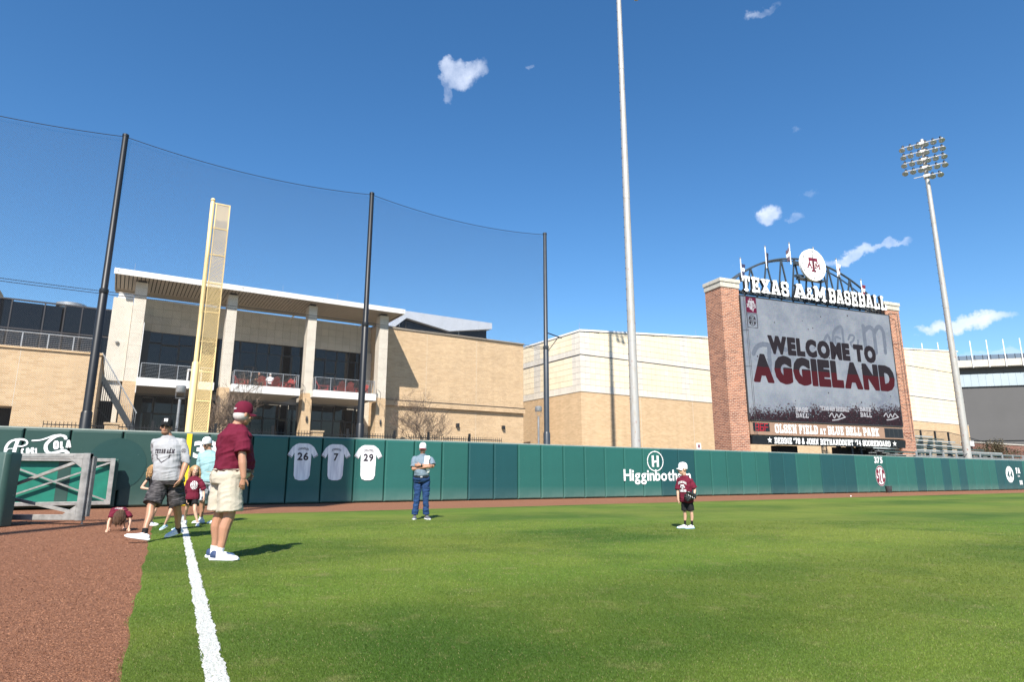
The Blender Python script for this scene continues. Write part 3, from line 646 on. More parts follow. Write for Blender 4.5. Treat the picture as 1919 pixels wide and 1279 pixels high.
for name, num, s in (('CHANDLER', '26', 3.80), ('JOHNSON', '7', 5.03), ('CHILDRESS', '29', 6.30)):
    jr = thing('jersey_sign', {'26': 'leftmost of three white jersey signs, partly in shadow, number 26', '7': 'middle one of three white jersey signs, number 7', '29': 'rightmost of three white jersey signs, number 29'}[num], 'sign', W(s, -0.02, 1.18), WANG, 'jersey signs on the outfield wall')
    mb = MB(); n_ = len(JER); mb.add([(x, -0.004, z) for x, z in JER] + [(x, 0.012, z) for x, z in JER], [(i, (i + 1) % n_, (i + 1) % n_ + n_, i + n_) for i in range(n_)])
    # face as a fan of strips (shape is symmetric)
    face = raster_mark(lambda X, Z: np.logical_xor.reduce([((z1 > Z) != (z2 > Z)) & (X < (x2 - x1) * (Z - z1) / (z2 - z1 + 1e-12) + x1) for (x1, z1), (x2, z2) in zip(JER, JER[1:] + JER[:1])]), -0.6, 0.6, -0.36, 1.02, 0.006, -0.004)
    mb.add(face.v, face.f); mb.build('jersey_print', M['jersey'], jr)
    t_ = sans_text(name, .085, .02, width=.40 if len(name) > 7 else .36); wn_ = max(p[0] for p in t_.v); t_.v = [(x, y, z + .045 * (1 - (2 * x / wn_ - 1) ** 2)) for x, y, z in t_.v]; xform(t_, -wn_ / 2, -0.008, 0.735).build('name_lettering', M['ink'], jr)
    for t_ in sans_letters(num, .27, .035, .40 if len(num) > 1 else .18, .1): xform(t_, -.20 if len(num) > 1 else -.09, -0.008, 0.40).build('number', M['ink'], jr)
    for sg in (-1, 1):
        c = MB(); c.quad((sg * .405, -.0075, .49), (sg * .555, -.0075, .595), (sg * .545, -.0075, .61), (sg * .395, -.0075, .505)); c.build('sleeve_trim', M['ink'], jr)
# ---- bucket on the track
bk = thing('bucket', 'small grey bucket on the track below the 375 mark', 'bucket', W(41.8, -0.55), WANG)
MB().lathe([(0.15, 0.0), (0.17, 0.02), (0.205, 0.40), (0.225, 0.40), (0.225, 0.44), (0.20, 0.44), (0.16, 0.05)], 20).build('tub', pm('bucket_grey', (0.05, 0.055, 0.06), 0.45, 0.15), bk, True)
MB().tube([(0.22 * math.cos(a), -0.02 - 0.02 * math.sin(a), 0.40 - 0.14 * math.sin(a)) for a in np.linspace(0, math.pi, 10)], 0.006, 6).build('handle', M['galv'], bk)
bl = MB(); bl.lathe([(0.001, -0.036), (0.024, -0.027), (0.036, 0.0), (0.024, 0.027), (0.001, 0.036)], 14); bo = bl.build('baseball', M['paint_white'], None, True); bo.location = W(30.2, -4.9, 0.045)
tag(bo, 'white baseball lying on the warning track beside the grass', 'baseball')
# ================================================================== things laid out in the wall frame
ORG = {}
def wthing(name, label, cat, s0, t0, group=None, z0=0.0):
    o = thing(name, label, cat, W(s0, t0, z0), WANG, group); ORG[o.name] = (-s0, -t0, -z0); return o
def part(root, name, mb, mat, smooth=False, bevel=0.0, parent=None):
    o = mb.build(name, mat, parent or root, smooth, bevel)
    if parent is None: o.location = ORG[root.name]
    return o
# ---- safety net: three poles, cables and a knotted net
NPOLES = [(-3.05, 12.9), (6.11, 12.91), (15.16, 12.96)]
for i, (s, h) in enumerate(NPOLES):
    lab = ['thick black net pole at the left, beside the brick wing', 'black net pole in front of the right balcony', 'dark net pole at the right end of the net, before the cream building'][i]
    p = wthing('net_pole', lab, 'pole', s, 0.6, 'poles of the safety net')
    mt = M['black_pole'] if i < 2 else M['navy_pole']
    part(p, 'shaft', MB().lathe([(0.132, 0), (0.132, 7.0), (0.108, 7.05), (0.095, h)], 16, (s, 0.6, 0)), mt, True)
    part(p, 'base_sleeve', MB().lathe([(0.165, 0), (0.165, 3.0), (0.135, 3.06)], 16, (s, 0.6, 0)), mt, True)
    part(p, 'top_cap', MB().lathe([(0.105, h), (0.105, h + .08), (0.05, h + .11)], 14, (s, 0.6, 0)), mt, True)
    part(p, 'collar', MB().lathe([(0.13, 7.05), (0.14, 7.08), (0.14, 7.2), (0.11, 7.22)], 14, (s, 0.6, 0)), mt, True)
    if i == 2:
        b = MB(); b.tube([(s, .6, 7.9), (s + 0.95, .6, 7.72)], 0.03, 6); b.tube([(s + 0.06, .6, 6.9), (s + 0.75, .6, 7.74)], 0.02, 6); part(p, 'bracket_arm', b, M['iron'])
ends = [(-12.5, 12.9)] + NPOLES
def net_top(s):
    for (a, za), (b, zb) in zip(ends[:-1], ends[1:]):
        if a <= s <= b:
            q = (s - a) / (b - a); return za + (zb - za) * q - 0.75 * 4 * q * (1 - q) * 0.45
    return 12.9
net = wthing('safety_net', 'fine dark safety net hung between the black poles above the wall', 'net', 2, 0.6, z0=2.4)
mb = MB(); pitch = 0.066; r_ = 0.00135
S0, S1, Z0 = -9.0, 15.05, 2.4
for sg in (1, -1):
    c = S0 - 11 if sg == 1 else S0
    while c < (S1 if sg == 1 else S1 + 11):
        # string s = c + sg*(z-Z0)
        zs = np.arange(Z0, 13.1, 1.2); pts = []
        zlo = max(Z0, Z0 + ((S0 - c) if sg == 1 else (c - S1))); zhi = Z0 + ((S1 - c) if sg == 1 else (c - S0))
        z = zlo; zend = min(zhi, 13.2)
        # clip by the sagging top
        k = zend
        while k > z and net_top(c + sg * (k - Z0)) < k: k -= 0.03
        if k - z > 0.05:
            n_ = max(1, int((k - z) / 1.3)); zz = np.linspace(z, k, n_ + 1)
            for z1, z2 in zip(zz[:-1], zz[1:]):
                b1 = 0.6 + 0.10 * math.sin(z1 * .6) ; b2 = 0.6 + 0.10 * math.sin(z2 * .6)
                p = (c + sg * (z1 - Z0), b1, z1); q = (c + sg * (z2 - Z0), b2, z2); o = len(mb.v)
                for P in (p, q): mb.v += [(P[0] - r_, P[1] - r_, P[2] + sg * r_), (P[0] + r_, P[1] - r_, P[2] - sg * r_), (P[0], P[1] + r_, P[2])]
                mb.f += [(o, o + 1, o + 4, o + 3), (o + 1, o + 2, o + 5, o + 4), (o + 2, o, o + 3, o + 5)]; mb.mi += [0] * 3
        c += pitch
no = part(net, 'netting', mb, M['net']); no['kind'] = 'stuff'
top = [(s, 0.6, net_top(s)) for s in np.linspace(-12.5, 15.16, 90)]
part(net, 'top_cable', MB().tube(top, 0.013, 5), M['cable'])
for dz in (0, 0.09): part(net, 'lower_cable', MB().tube([(s, 0.62, 7.09 + dz + 0.05 * math.sin(s * .35)) for s in np.linspace(-12.5, 15.16, 40)], 0.011, 5), M['cable'])
# ---- foul pole
fp = wthing('foul_pole', 'tall yellow foul pole with mesh screen at the end of the foul line', 'foul pole', -0.02, 0.6)
fx, fy = -0.02, 0.6
part(fp, 'pole', MB().lathe([(0.075, 0), (0.075, 11.1), (0.05, 11.16)], 18, (fx, fy, 0)), M['yellow'], True)
part(fp, 'sleeve', MB().lathe([(0.115, 0), (0.115, 4.95), (0.08, 5.0)], 18, (fx, fy, 0)), M['yellow'], True)
part(fp, 'finial', MB().lathe([(0.05, 11.14), (0.08, 11.17), (0.08, 11.21), (0.05, 11.25), (0.01, 11.26)], 14, (fx, fy, 0)), M['yellow'], True)
SX0, SX1 = fx + 0.13, fx + 0.60
for x in (SX0, SX1): part(fp, 'frame_rail', MB().box(x - .02, x + .02, fy - .02, fy + .02, 2.5, 11.1), M['yellow'])
for z in (2.52, 3.6, 4.65, 5.75, 6.85, 7.95, 9.05, 10.1, 11.08): part(fp, 'rung', MB().box(fx, SX1 - .02, fy - .017, fy + .017, z - .02, z + .02), M['yellow'])
ms = MB(); pt = 0.052
for sg in (1, -1):
    c = SX0 - 9 if sg == 1 else SX0
    while c < (SX1 if sg == 1 else SX1 + 9):
        f_ = 2.0   # steep diamonds
        za = max(2.5, 2.5 + f_ * ((SX0 - c) if sg == 1 else (c - SX1))); zb = min(11.08, 2.5 + f_ * ((SX1 - c) if sg == 1 else (c - SX0)))
        if zb > za: ms.bar((c + sg * (za - 2.5) / f_, fy, za), (c + sg * (zb - 2.5) / f_, fy, zb), 0.016, 0.006, (0, 1, 0))
        c += pt
o = part(fp, 'mesh_screen', ms, M['yellow']); o['kind'] = 'stuff'
# ================================================================== clubhouse
ch = wthing('clubhouse', 'cream stone clubhouse with flat canopy roof, tall columns and balconies', 'building', 6.2, 22.7)
Lm, Bm = M['limestone'], M['buff_brick']
# tower and columns
part(ch, 'tower_wall', MB().box(-3.25, -2.14, 22.9, 29, 6.92, 12.35), Lm, bevel=.01)
part(ch, 'tower_cap', MB().box(-3.0, -2.14, 22.95, 24.1, 12.35, 12.72), M['white_metal'])
part(ch, 'tower_base', MB().box(-3.2, -2.26, 23.1, 29, 0, 6.92), Lm)
part(ch, 'camera_dome', MB().lathe([(0.01, -.09), (.08, -.04), (.1, .03), (.11, .09)], 12, (-2.75, 22.84, 9.35)), M['galv'], True)
COLS = [(-2.12, -1.42), (3.50, 4.14), (9.08, 9.70), (14.62, 15.32)]
for a, b in COLS:
    c = part(ch, 'column', MB().box(a, b, 22.7, 23.6, 6.94, 13.5), Lm, bevel=.01)
    part(ch, 'column_base', MB().box(a - .05, b + .005, 22.66, 23.7, 0, 6.94), Bm)
    for z in np.arange(7.7, 13.4, .78): part(ch, 'stone_joint', MB().box(a - .002, b + .002, 22.697, 22.75, z, z + .01), M['joint'])
for a in (9.1, 14.65): part(ch, 'wall_light', MB().lathe([(.05, 0), (.07, .03), (.07, .32), (.05, .36)], 10, (a + .3, 22.56, 4.9)), M['mullion_grey'], True)
# canopy: flat soffit of slats, unseen roof wedge added to shade the wall behind
part(ch, 'canopy', MB().add([(-3.33, 21.80, 13.80), (16.27, 21.80, 13.80), (16.27, 26.35, 13.80), (-3.33, 26.35, 13.80), (-3.33, 21.80, 13.98), (16.27, 21.80, 13.98), (16.27, 26.35, 14.55), (-3.33, 26.35, 14.55)], [(0,3,2,1),(4,5,6,7),(0,1,5,4),(1,2,6,5),(2,3,7,6),(3,0,4,7)]), M['white_metal'])
for x0, x1 in zip((-3.39, 4.1, 9.7), (4.1, 9.7, 16.32)): part(ch, 'fascia', MB().box(x0, x1 - .012, 21.73, 21.80, 13.60, 13.98), M['white_metal'], bevel=.01)
for x in (-3.15, 4.25, 9.85, 16.1): part(ch, 'fascia_bolt', MB().box(x - .03, x + .03, 21.715, 21.73, 13.78, 13.84), M['mullion'])
for x in (-3.33, 16.21): part(ch, 'fascia_return', MB().box(x, x + .06, 21.81, 26.3, 13.60, 13.798), M['soffit'])
part(ch, 'fascia_back', MB().box(-3.27, 16.2, 26.1, 26.34, 13.46, 13.797), M['soffit'])
sl = MB().box(0, 0.178, -.26, 3.95, 0, 0.03).build('soffit_slat', M['soffit'], ch); sl.location = (-3.22 + ORG[ch.name][0], 22.10 + ORG[ch.name][1], 13.66)
for k in range(1, 90):
    x = -3.22 + k * 0.2305
    if x > 15.95: break
    q = link('soffit_slat', sl.data, ch); q.location = (x + ORG[ch.name][0], 22.10 + ORG[ch.name][1], 13.66)
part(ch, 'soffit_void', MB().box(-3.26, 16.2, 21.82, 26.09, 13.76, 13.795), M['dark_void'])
for a, b in COLS: part(ch, 'canopy_bracket', MB().box(a + .1, b - .1, 22.8, 23.5, 13.5, 13.655), M['mullion'])
for x in (3.4, 8.9, 14.5): part(ch, 'tie_bar', MB().bar((x, 26.35, 13.55), (x - .25, 27.1, 13.3), .08), M['white_metal'])
for x in (-2.3, 2.4, 7.0, 11.0, 15.1): part(ch, 'lightning_rod', MB().tube([(x, 22.2, 14.0), (x, 22.2, 14.6)], .009, 5), M['galv'])
# glazed wall behind the columns, stone panels above it
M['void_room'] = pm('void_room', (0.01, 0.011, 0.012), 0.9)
GT = 27.0
part(ch, 'upper_wall', MB().box(-1.42, 15.4, GT + .03, GT + .4, 11.12, 13.42), M['joint'])
part(ch, 'parapet_cap', MB().box(-1.42, 15.4, GT - .06, GT + .5, 13.42, 13.47), M['white_metal'])
nx = 28; w_ = (15.4 + 1.42) / nx
for ix in range(nx):
    for iz in range(4): part(ch, 'stone_panel', MB().box(-1.42 + ix * w_ + .006, -1.42 + (ix + 1) * w_ - .006, GT - .005, GT + .035, 11.14 + iz * .572, 11.14 + (iz + 1) * .572 - .012), M['limestone_panel'])
MULL = [-1.42, -1.11, -.09, 1.03, 1.93, 2.96, 4.05, 4.79, 5.24, 6.38, 7.24, 8.36, 8.97, 9.71, 10.2, 10.8, 11.7, 12.62, 13.59, 14.36, 14.6]
for z0, z1, tr in ((6.98, 11.12, (10.3,)), (0.0, 6.5, (5.35, 3.9, 2.2))):
    zs = [z0] + sorted(tr) + [z1]
    for x0, x1 in zip(MULL[:-1], MULL[1:]):
        for q0, q1 in zip(zs[:-1], zs[1:]):
            g_ = part(ch, 'window_pane', MB().box(x0 + .02, x1 - .02, GT + .10, GT + .12, q0 + .02, q1 - .02), M['window_glass'])
            g_.rotation_euler = (random.uniform(-.004, .004), 0, random.uniform(-.004, .004))
    for x in MULL: part(ch, 'mullion', MB().box(x - .035, x + .035, GT + .04, GT + .16, z0, z1), M['mullion'])
    for z in zs: part(ch, 'transom', MB().box(-1.42, 14.6, GT + .05, GT + .155, z - .03, z + .03), M['mullion'])
    for x in (-1.4, 4.1, 9.75): part(ch, 'window_reveal', MB().box(x, x + .55, GT - .2, GT + .03, z0, z1), M['mullion'])
for dx in (1.03, 5.6, 11.7): part(ch, 'balcony_door', MB().box(dx, dx + .95, GT + .02, GT + .038, 9.1, 9.25).box(dx, dx + .1, GT + .02, GT + .038, 7.0, 9.1).box(dx + .85, dx + .95, GT + .02, GT + .038, 7.0, 9.1), M['mullion'])
# balconies
BALC = [(-1.40, 3.05), (4.10, 8.66), (9.58, 14.28)]
M['balcony_soffit'] = pm('balcony_soffit', (0.55, 0.47, 0.37), 0.7)
for bi, (a, b) in enumerate(BALC):
    bal = part(ch, 'balcony', MB().box(a + .02, b - .02, 21.95, 26.95, 6.66, 6.98), M['balcony_soffit'], bevel=.01)
    O3 = ORG[ch.name]
    n_ = 3; cuts = np.linspace(a, b, n_ + 1) if bi != 1 else [a, a + 1.7, a + 2.5, a + 4.1, b]
    for x0, x1 in zip(cuts[:-1], cuts[1:]): MB().box(x0 + .006, x1 - .006, 21.87, 21.95, 6.60, 7.12).build('fascia_panel', M['white_metal'], bal, bevel=.006)
    for x in (a, b - .06): MB().box(x, x + .06, 21.951, 23.2, 6.62, 7.10).build('fascia_panel', M['white_metal'], bal)
    posts = np.linspace(a + .14, b - .14, 5)
    for x in posts: MB().box(x - .02, x + .02, 21.99, 22.03, 6.98, 8.06).build('rail_post', M['galv'], bal)
    MB().box(a + .1, b - .1, 21.98, 22.04, 8.05, 8.09).build('top_rail', M['galv'], bal)
    for k in range(10): MB().tube([(a + .14, 22.01, 7.14 + k * .09), (b - .14, 22.01, 7.14 + k * .09)], .006, 5).build('rail_cable', M['galv'], bal)
    for x in (a + .14, b - .14):
        for t_ in (22.6, 23.3): MB().box(x - .02, x + .02, t_ - .02, t_ + .02, 6.98, 8.06).build('rail_post', M['galv'], bal)
        MB().box(x - .02, x + .02, 22.04, 23.3, 8.05, 8.09).build('top_rail', M['galv'], bal)
        for k in range(10): MB().tube([(x, 22.0, 7.14 + k * .09), (x, 23.3, 7.14 + k * .09)], .006, 5).build('rail_cable', M['galv'], bal)
    if bi: MB().tube([(b + .02, 21.9, 7.2), (b + .02, 21.9, 7.5), (b + .14, 21.8, 7.38), (b + .28, 21.7, 7.2), (b + .28, 21.7, 6.7)], .018, 6).build('downpipe_bracket', M['mullion_grey'], bal)
    if bi == 0: MB().tube([(a - .0, 22.5, 6.2), (a + .02, 22.5, 10.8)], .03, 6).build('downpipe', M['white_metal'], bal)
part(ch, 'side_wall', MB().box(14.6, 15.39, 26.6, GT - .01, 0, 11.1), M['limestone_panel'])
# roof slab behind, so that nothing is open from the side
part(ch, 'rear_block', MB().box(-3.2, 15.3, GT + .45, 40, 0, 13.0), M['limestone'])
# ---- buff brick block to the right of the columns
bb = wthing('brick_block', 'windowless buff brick block with a ledge beside the clubhouse', 'building', 22.5, 25.9)
BT = 25.9
part(bb, 'wall', MB().box(15.41, 30.05, BT, 36.6, 0, 13.33), Bm)
part(bb, 'parapet', MB().box(15.35, 30.13, BT - .08, 36.7, 13.33, 13.48), pm('parapet_metal', (0.30, 0.25, 0.19), 0.5))
part(bb, 'ledge', MB().box(15.41, 30.07, BT - .28, BT, 6.78, 7.22), Bm)
part(bb, 'ledge_flashing', MB().box(15.41, 30.09, BT - .32, BT, 7.22, 7.26), M['mullion_grey'])
for s in (23.15, 27.8): part(bb, 'wall_light', MB().box(s - .13, s + .13, BT - .28, BT, 5.25, 5.57), M['black_panel'], bevel=.03)
for s in (20.1, 25.0): part(bb, 'expansion_joint', MB().box(s, s + .02, BT - .005, BT + .01, 0, 6.77).box(s, s + .02, BT - .005, BT + .01, 7.27, 13.3), M['limestone'])
for s in (17.5, 23.2, 29.5): part(bb, 'lightning_rod', MB().tube([(s, BT + .1, 13.4), (s, BT + .1, 13.9)], .01, 5), M['galv'])
# ---- metal clerestory roof
cs = wthing('roof_monitor', 'grey metal folded roof with dark clerestory glass above the brick block', 'roof', 27, 37, z0=13.0)
part(cs, 'roof_edge', MB().prism([(20.6, 16.2), (22.55, 18.16), (32.95, 18.16), (32.95, 17.48), (27.6, 16.58), (22.58, 17.41), (21.0, 16.0)], 37.0, 42), pm('zinc', (0.50, 0.52, 0.56), 0.45, 0.05, 1.0, metal=0.3))
for x in (24.3, 26.7, 29.2, 31.2): part(cs, 'panel_seam', MB().box(x, x + .012, 36.99, 37.0, 17.15 if x < 25 else 17.0 if x > 28 else 16.8, 18.15), M['galv'])
part(cs, 'glass', MB().prism([(21.2, 13.0), (21.2, 16.15), (22.6, 17.36), (27.6, 16.54), (32.5, 17.36), (32.5, 13.0)], 37.5, 37.55), M['dark_glass'])
for x in (21.8, 22.7, 24.6, 26.8, 29.1, 30.7, 32.5): part(cs, 'mullion', MB().box(x - .05, x + .05, 37.42, 37.495, 13.0, 17.2 if x in (22.7,) else 16.45), M['mullion'])
part(cs, 'side_glass', MB().box(21.25, 32.45, 37.6, 41.9, 13.0, 16.1), M['dark_glass'])
# ---- left brick wing, glazed upper storey behind, stair and bars
wg = wthing('brick_wing', 'low buff brick wing with roof terrace railing at the left edge', 'building', -6.5, 12.0)
part(wg, 'wall', MB().box(-14, -3.17, 12.0, 19.5, 4.08, 6.74), Bm)
part(wg, 'wall_pier', MB().box(-6.3, -3.17, 12.0, 19.5, 0, 4.08), Bm)
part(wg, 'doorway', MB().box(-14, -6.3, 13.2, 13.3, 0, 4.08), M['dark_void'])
part(wg, 'coping', MB().box(-14, -3.12, 11.93, 19.5, 6.74, 6.84), M['buff_brick'])
part(wg, 'control_joint', MB().box(-6.32, -6.30, 11.994, 12.02, 4.08, 6.74), M['limestone'])
rl = MB()
for k in range(7): rl.tube([(-14, 12.5, 6.98 + k * .09), (-3.4, 12.5, 6.98 + k * .09)], .008, 5)
part(wg, 'rail_bars', rl, M['galv'])
for x in np.arange(-13.4, -3.3, 1.0): part(wg, 'rail_post', MB().box(x - .025, x + .025, 12.48, 12.52, 6.84, 7.62), M['galv'])
part(wg, 'top_rail', MB().box(-14, -3.4, 12.47, 12.53, 7.60, 7.64), M['galv'])
ug = wthing('glazed_storey', 'dark glass upper storey behind the brick wing at the left edge', 'building', -6, 30.0)
for x0, x1 in zip([-16, -13.2, -11.2, -9.27, -7.4, -6.24, -5.2, -4.0], [-13.2, -11.2, -9.27, -7.4, -6.24, -5.2, -4.0, -3.26]):
    for z0, z1 in ((0, 8.9), (8.9, 10.95), (10.95, 13.0)):
        g_ = part(ug, 'glass_panel', MB().box(x0 + .03, x1 - .03, 30, 30.05, z0 + .03, z1 - .03), M['dark_glass']); g_.rotation_euler = (random.uniform(-.004, .004), 0, random.uniform(-.005, .005))
    part(ug, 'mullion', MB().box(x1 - .035, x1 + .035, 29.94, 30.08, 0, 13.05), M['mullion_grey'])
for z in (8.9, 10.95, 13.0): part(ug, 'transom', MB().box(-16, -3.26, 29.95, 30.07, z - .04, z + .06), M['mullion_grey'])
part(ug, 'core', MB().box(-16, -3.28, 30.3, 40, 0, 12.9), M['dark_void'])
part(ug, 'roof_vent', MB().lathe([(0.75, 13.05), (0.75, 13.2), (.95, 13.2), (.95, 13.42), (.5, 13.5)], 20, (-6.0, 31.5, 0)), M['galv'], True)
part(ug, 'penthouse', MB().box(-20, -11.2, 36, 40, 12.9, 15.4), M['buff_brick'])
sr = wthing('stair', 'stair with metal balustrade between the brick wing and the clubhouse', 'stair', -2.4, 17.0)
za = lambda s: 6.9 - (s + 3.28) * 1.62     # slope of the flight
for k in range(22):
    s = -3.3 + k * .12; part(sr, 'tread', MB().box(s, s + .13, 17.2, 18.6, max(0, za(s) - .5), max(.05, za(s) - .3)), M['joint'])
part(sr, 'handrail', MB().bar((-3.3, 17.0, za(-3.3) + .75), (-1.3, 17.0, za(-1.3) + .75), .06), M['galv'])
part(sr, 'stringer', MB().bar((-3.3, 17.0, za(-3.3) - .42), (-1.3, 17.0, za(-1.3) - .42), .08, .3), M['soffit'])
for s in np.arange(-3.25, -1.3, .095): part(sr, 'baluster', MB().box(s - .009, s + .009, 16.99, 17.01, za(s) - .3, za(s) + .74), M['galv'] if int(s * 100) % 3 else M['galv'])
for s in np.arange(-3.6, -2.55, .10): part(sr, 'screen_bar', MB().box(s - .018, s + .018, 16.8, 16.85, 0, za(s) - .55), M['mullion'])
part(sr, 'screen_rail', MB().bar((-3.6, 16.82, 5.1), (-2.5, 16.82, 3.9), .06), M['mullion'])
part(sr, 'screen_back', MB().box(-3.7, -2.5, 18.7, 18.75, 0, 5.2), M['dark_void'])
# ---- cream panelled building behind
be = wthing('cream_hall', 'large hall with cream stone panels above a buff brick base', 'building', 60, 24.0)
SC, SE = 35.4, 112.0
topz = lambda s: 15.02 + (s - SC) * (20.8 - 15.02) / (111 - SC)
part(be, 'core', MB().prism([(SC + .15, 9.0), (SE - .15, 9.0), (SE - .15, topz(SE) - .05), (SC + .15, topz(SC) - .05)], 24.12, 36), M['joint'])
part(be, 'brick_base', MB().box(SC, SE, 24.0, 36.5, 0, 9.05), Bm)
part(be, 'base_flashing', MB().box(SC - .04, SE + .04, 23.95, 36.5, 9.052, 9.12), M['grey_panel'])
for s in (43, 50.5): part(be, 'expansion_joint', MB().box(s, s + .03, 23.992, 24.02, 0, 9.0), M['limestone'])
for k, (a, b) in enumerate(zip(np.linspace(SC - .03, SE, 9)[:-1], np.linspace(SC - .03, SE, 9)[1:])):
    cpb = MB(); cpb.prism([(a, topz(a) - .02), (b, topz(b) - .02), (b, topz(b) + .16), (a, topz(a) + .16)], 23.94, 36.2); part(be, 'roof_edge', cpb, M['white_metal'])
TW, TH_ = 0.62, 0.6
rows = [(9.13, 9.75)] + [(9.75 + .582 * k, 9.75 + .582 * (k + 1)) for k in range(5)] + [(12.72, 13.3)] + [(13.3 + .58 * k, 13.3 + .58 * (k + 1)) for k in range(13)]
cells = []
for face in ('front', 'side'):
    n_ = int((SE - SC) / TW) if face == 'front' else 18
    for i in range(n_):
        for ri, (z0, z1) in enumerate(rows):
            s0_ = SC + i * TW; lim = (topz(s0_) if face == 'front' else topz(SC)) - .03
            if z0 > lim - .1: continue
            z1 = min(z1, lim); col = (i % 11 in (0, 1)) or ri in (0, 6)
            cells.append((face, i, z0, z1, 'grey_panel' if (col or random.random() < .03) else 'cream_panel'))
# the ones that show largest are separate pieces, the rest is joined
vis = [c for c in cells if (c[0] == 'side') or (c[1] * TW + SC < 54.5)]
vis.sort(key=lambda c: (c[0] != 'side', c[1])); sep = set(id(c) for c in vis[:295]); rest = {'grey_panel': MB(), 'cream_panel': MB()}
pmesh = {}
for c in cells:
    face, i, z0, z1, mt = c; g_ = .012
    if id(c) in sep:
        key = (face, round(z1 - z0, 3), mt)
        if key not in pmesh:
            mb = MB().box(g_, TW - g_, 0, .12, g_, z1 - z0 - g_) if face == 'front' else MB().box(0, .12, g_, TW - g_, g_, z1 - z0 - g_)
            o = mb.build('stone_panel', M[mt], be); pmesh[key] = o.data
        else: o = link('stone_panel', pmesh[key], be)
        ox, oy, oz = ORG[be.name]
        o.location = (SC + i * TW + ox, 24.02 + oy + random.uniform(-.004, .004), z0) if face == 'front' else (SC + .03 + ox + random.uniform(-.004, .004), 24.14 + i * TW + oy, z0)
    else:
        s = SC + i * TW
        if face == 'front': rest[mt].box(s + g_, s + TW - g_, 24.02, 24.12, z0 + g_, z1 - g_)
        else: rest[mt].box(SC + .03, SC + .15, 24.14 + i * TW + g_, 24.14 + (i + 1) * TW - g_, z0 + g_, z1 - g_)
for mt in rest:
    o = part(be, 'far_stone_panels', rest[mt], M[mt]); o['kind'] = 'stuff'
for z in (12.66, 17.15): part(be, 'reveal_joint', MB().box(SC - .01 if z < 15 else 70, SE, 23.99, 24.05, z, z + .06), M['mullion_grey'])
part(be, 'reveal_joint', MB().box(SC - .012, SC + .05, 24.0, 36, 12.66, 12.72), M['mullion_grey'])
for s in (35.6, 52, 70, 84, 99): part(be, 'lightning_rod', MB().tube([(s, 24.3, topz(s)), (s, 24.3, topz(s) + .9)], .014, 5), M['galv'])
# ================================================================== scoreboard
SBA = math.atan2(.378, .926); SBL = Vector((15.99, 47.0, 0))
sbd = thing('scoreboard', 'big brick framed video scoreboard with lettered arch and clock', 'scoreboard', SBL, SBA)
RB = M['red_brick']
for x in (0.0, 17.72):
    pr = MB().box(x, x + 1.72, 0, 1.85, 0, 15.32).build('brick_pillar', RB, sbd)
    MB().box(x - .06, x + 1.78, -.06, 1.91, 15.32, 15.72).build('stone_cap', M['stone_cap'], pr, bevel=.02)
    MB().box(x - .12, x + 1.84, -.12, 1.97, 15.722, 16.02).build('stone_cap', M['stone_cap'], pr, bevel=.03)
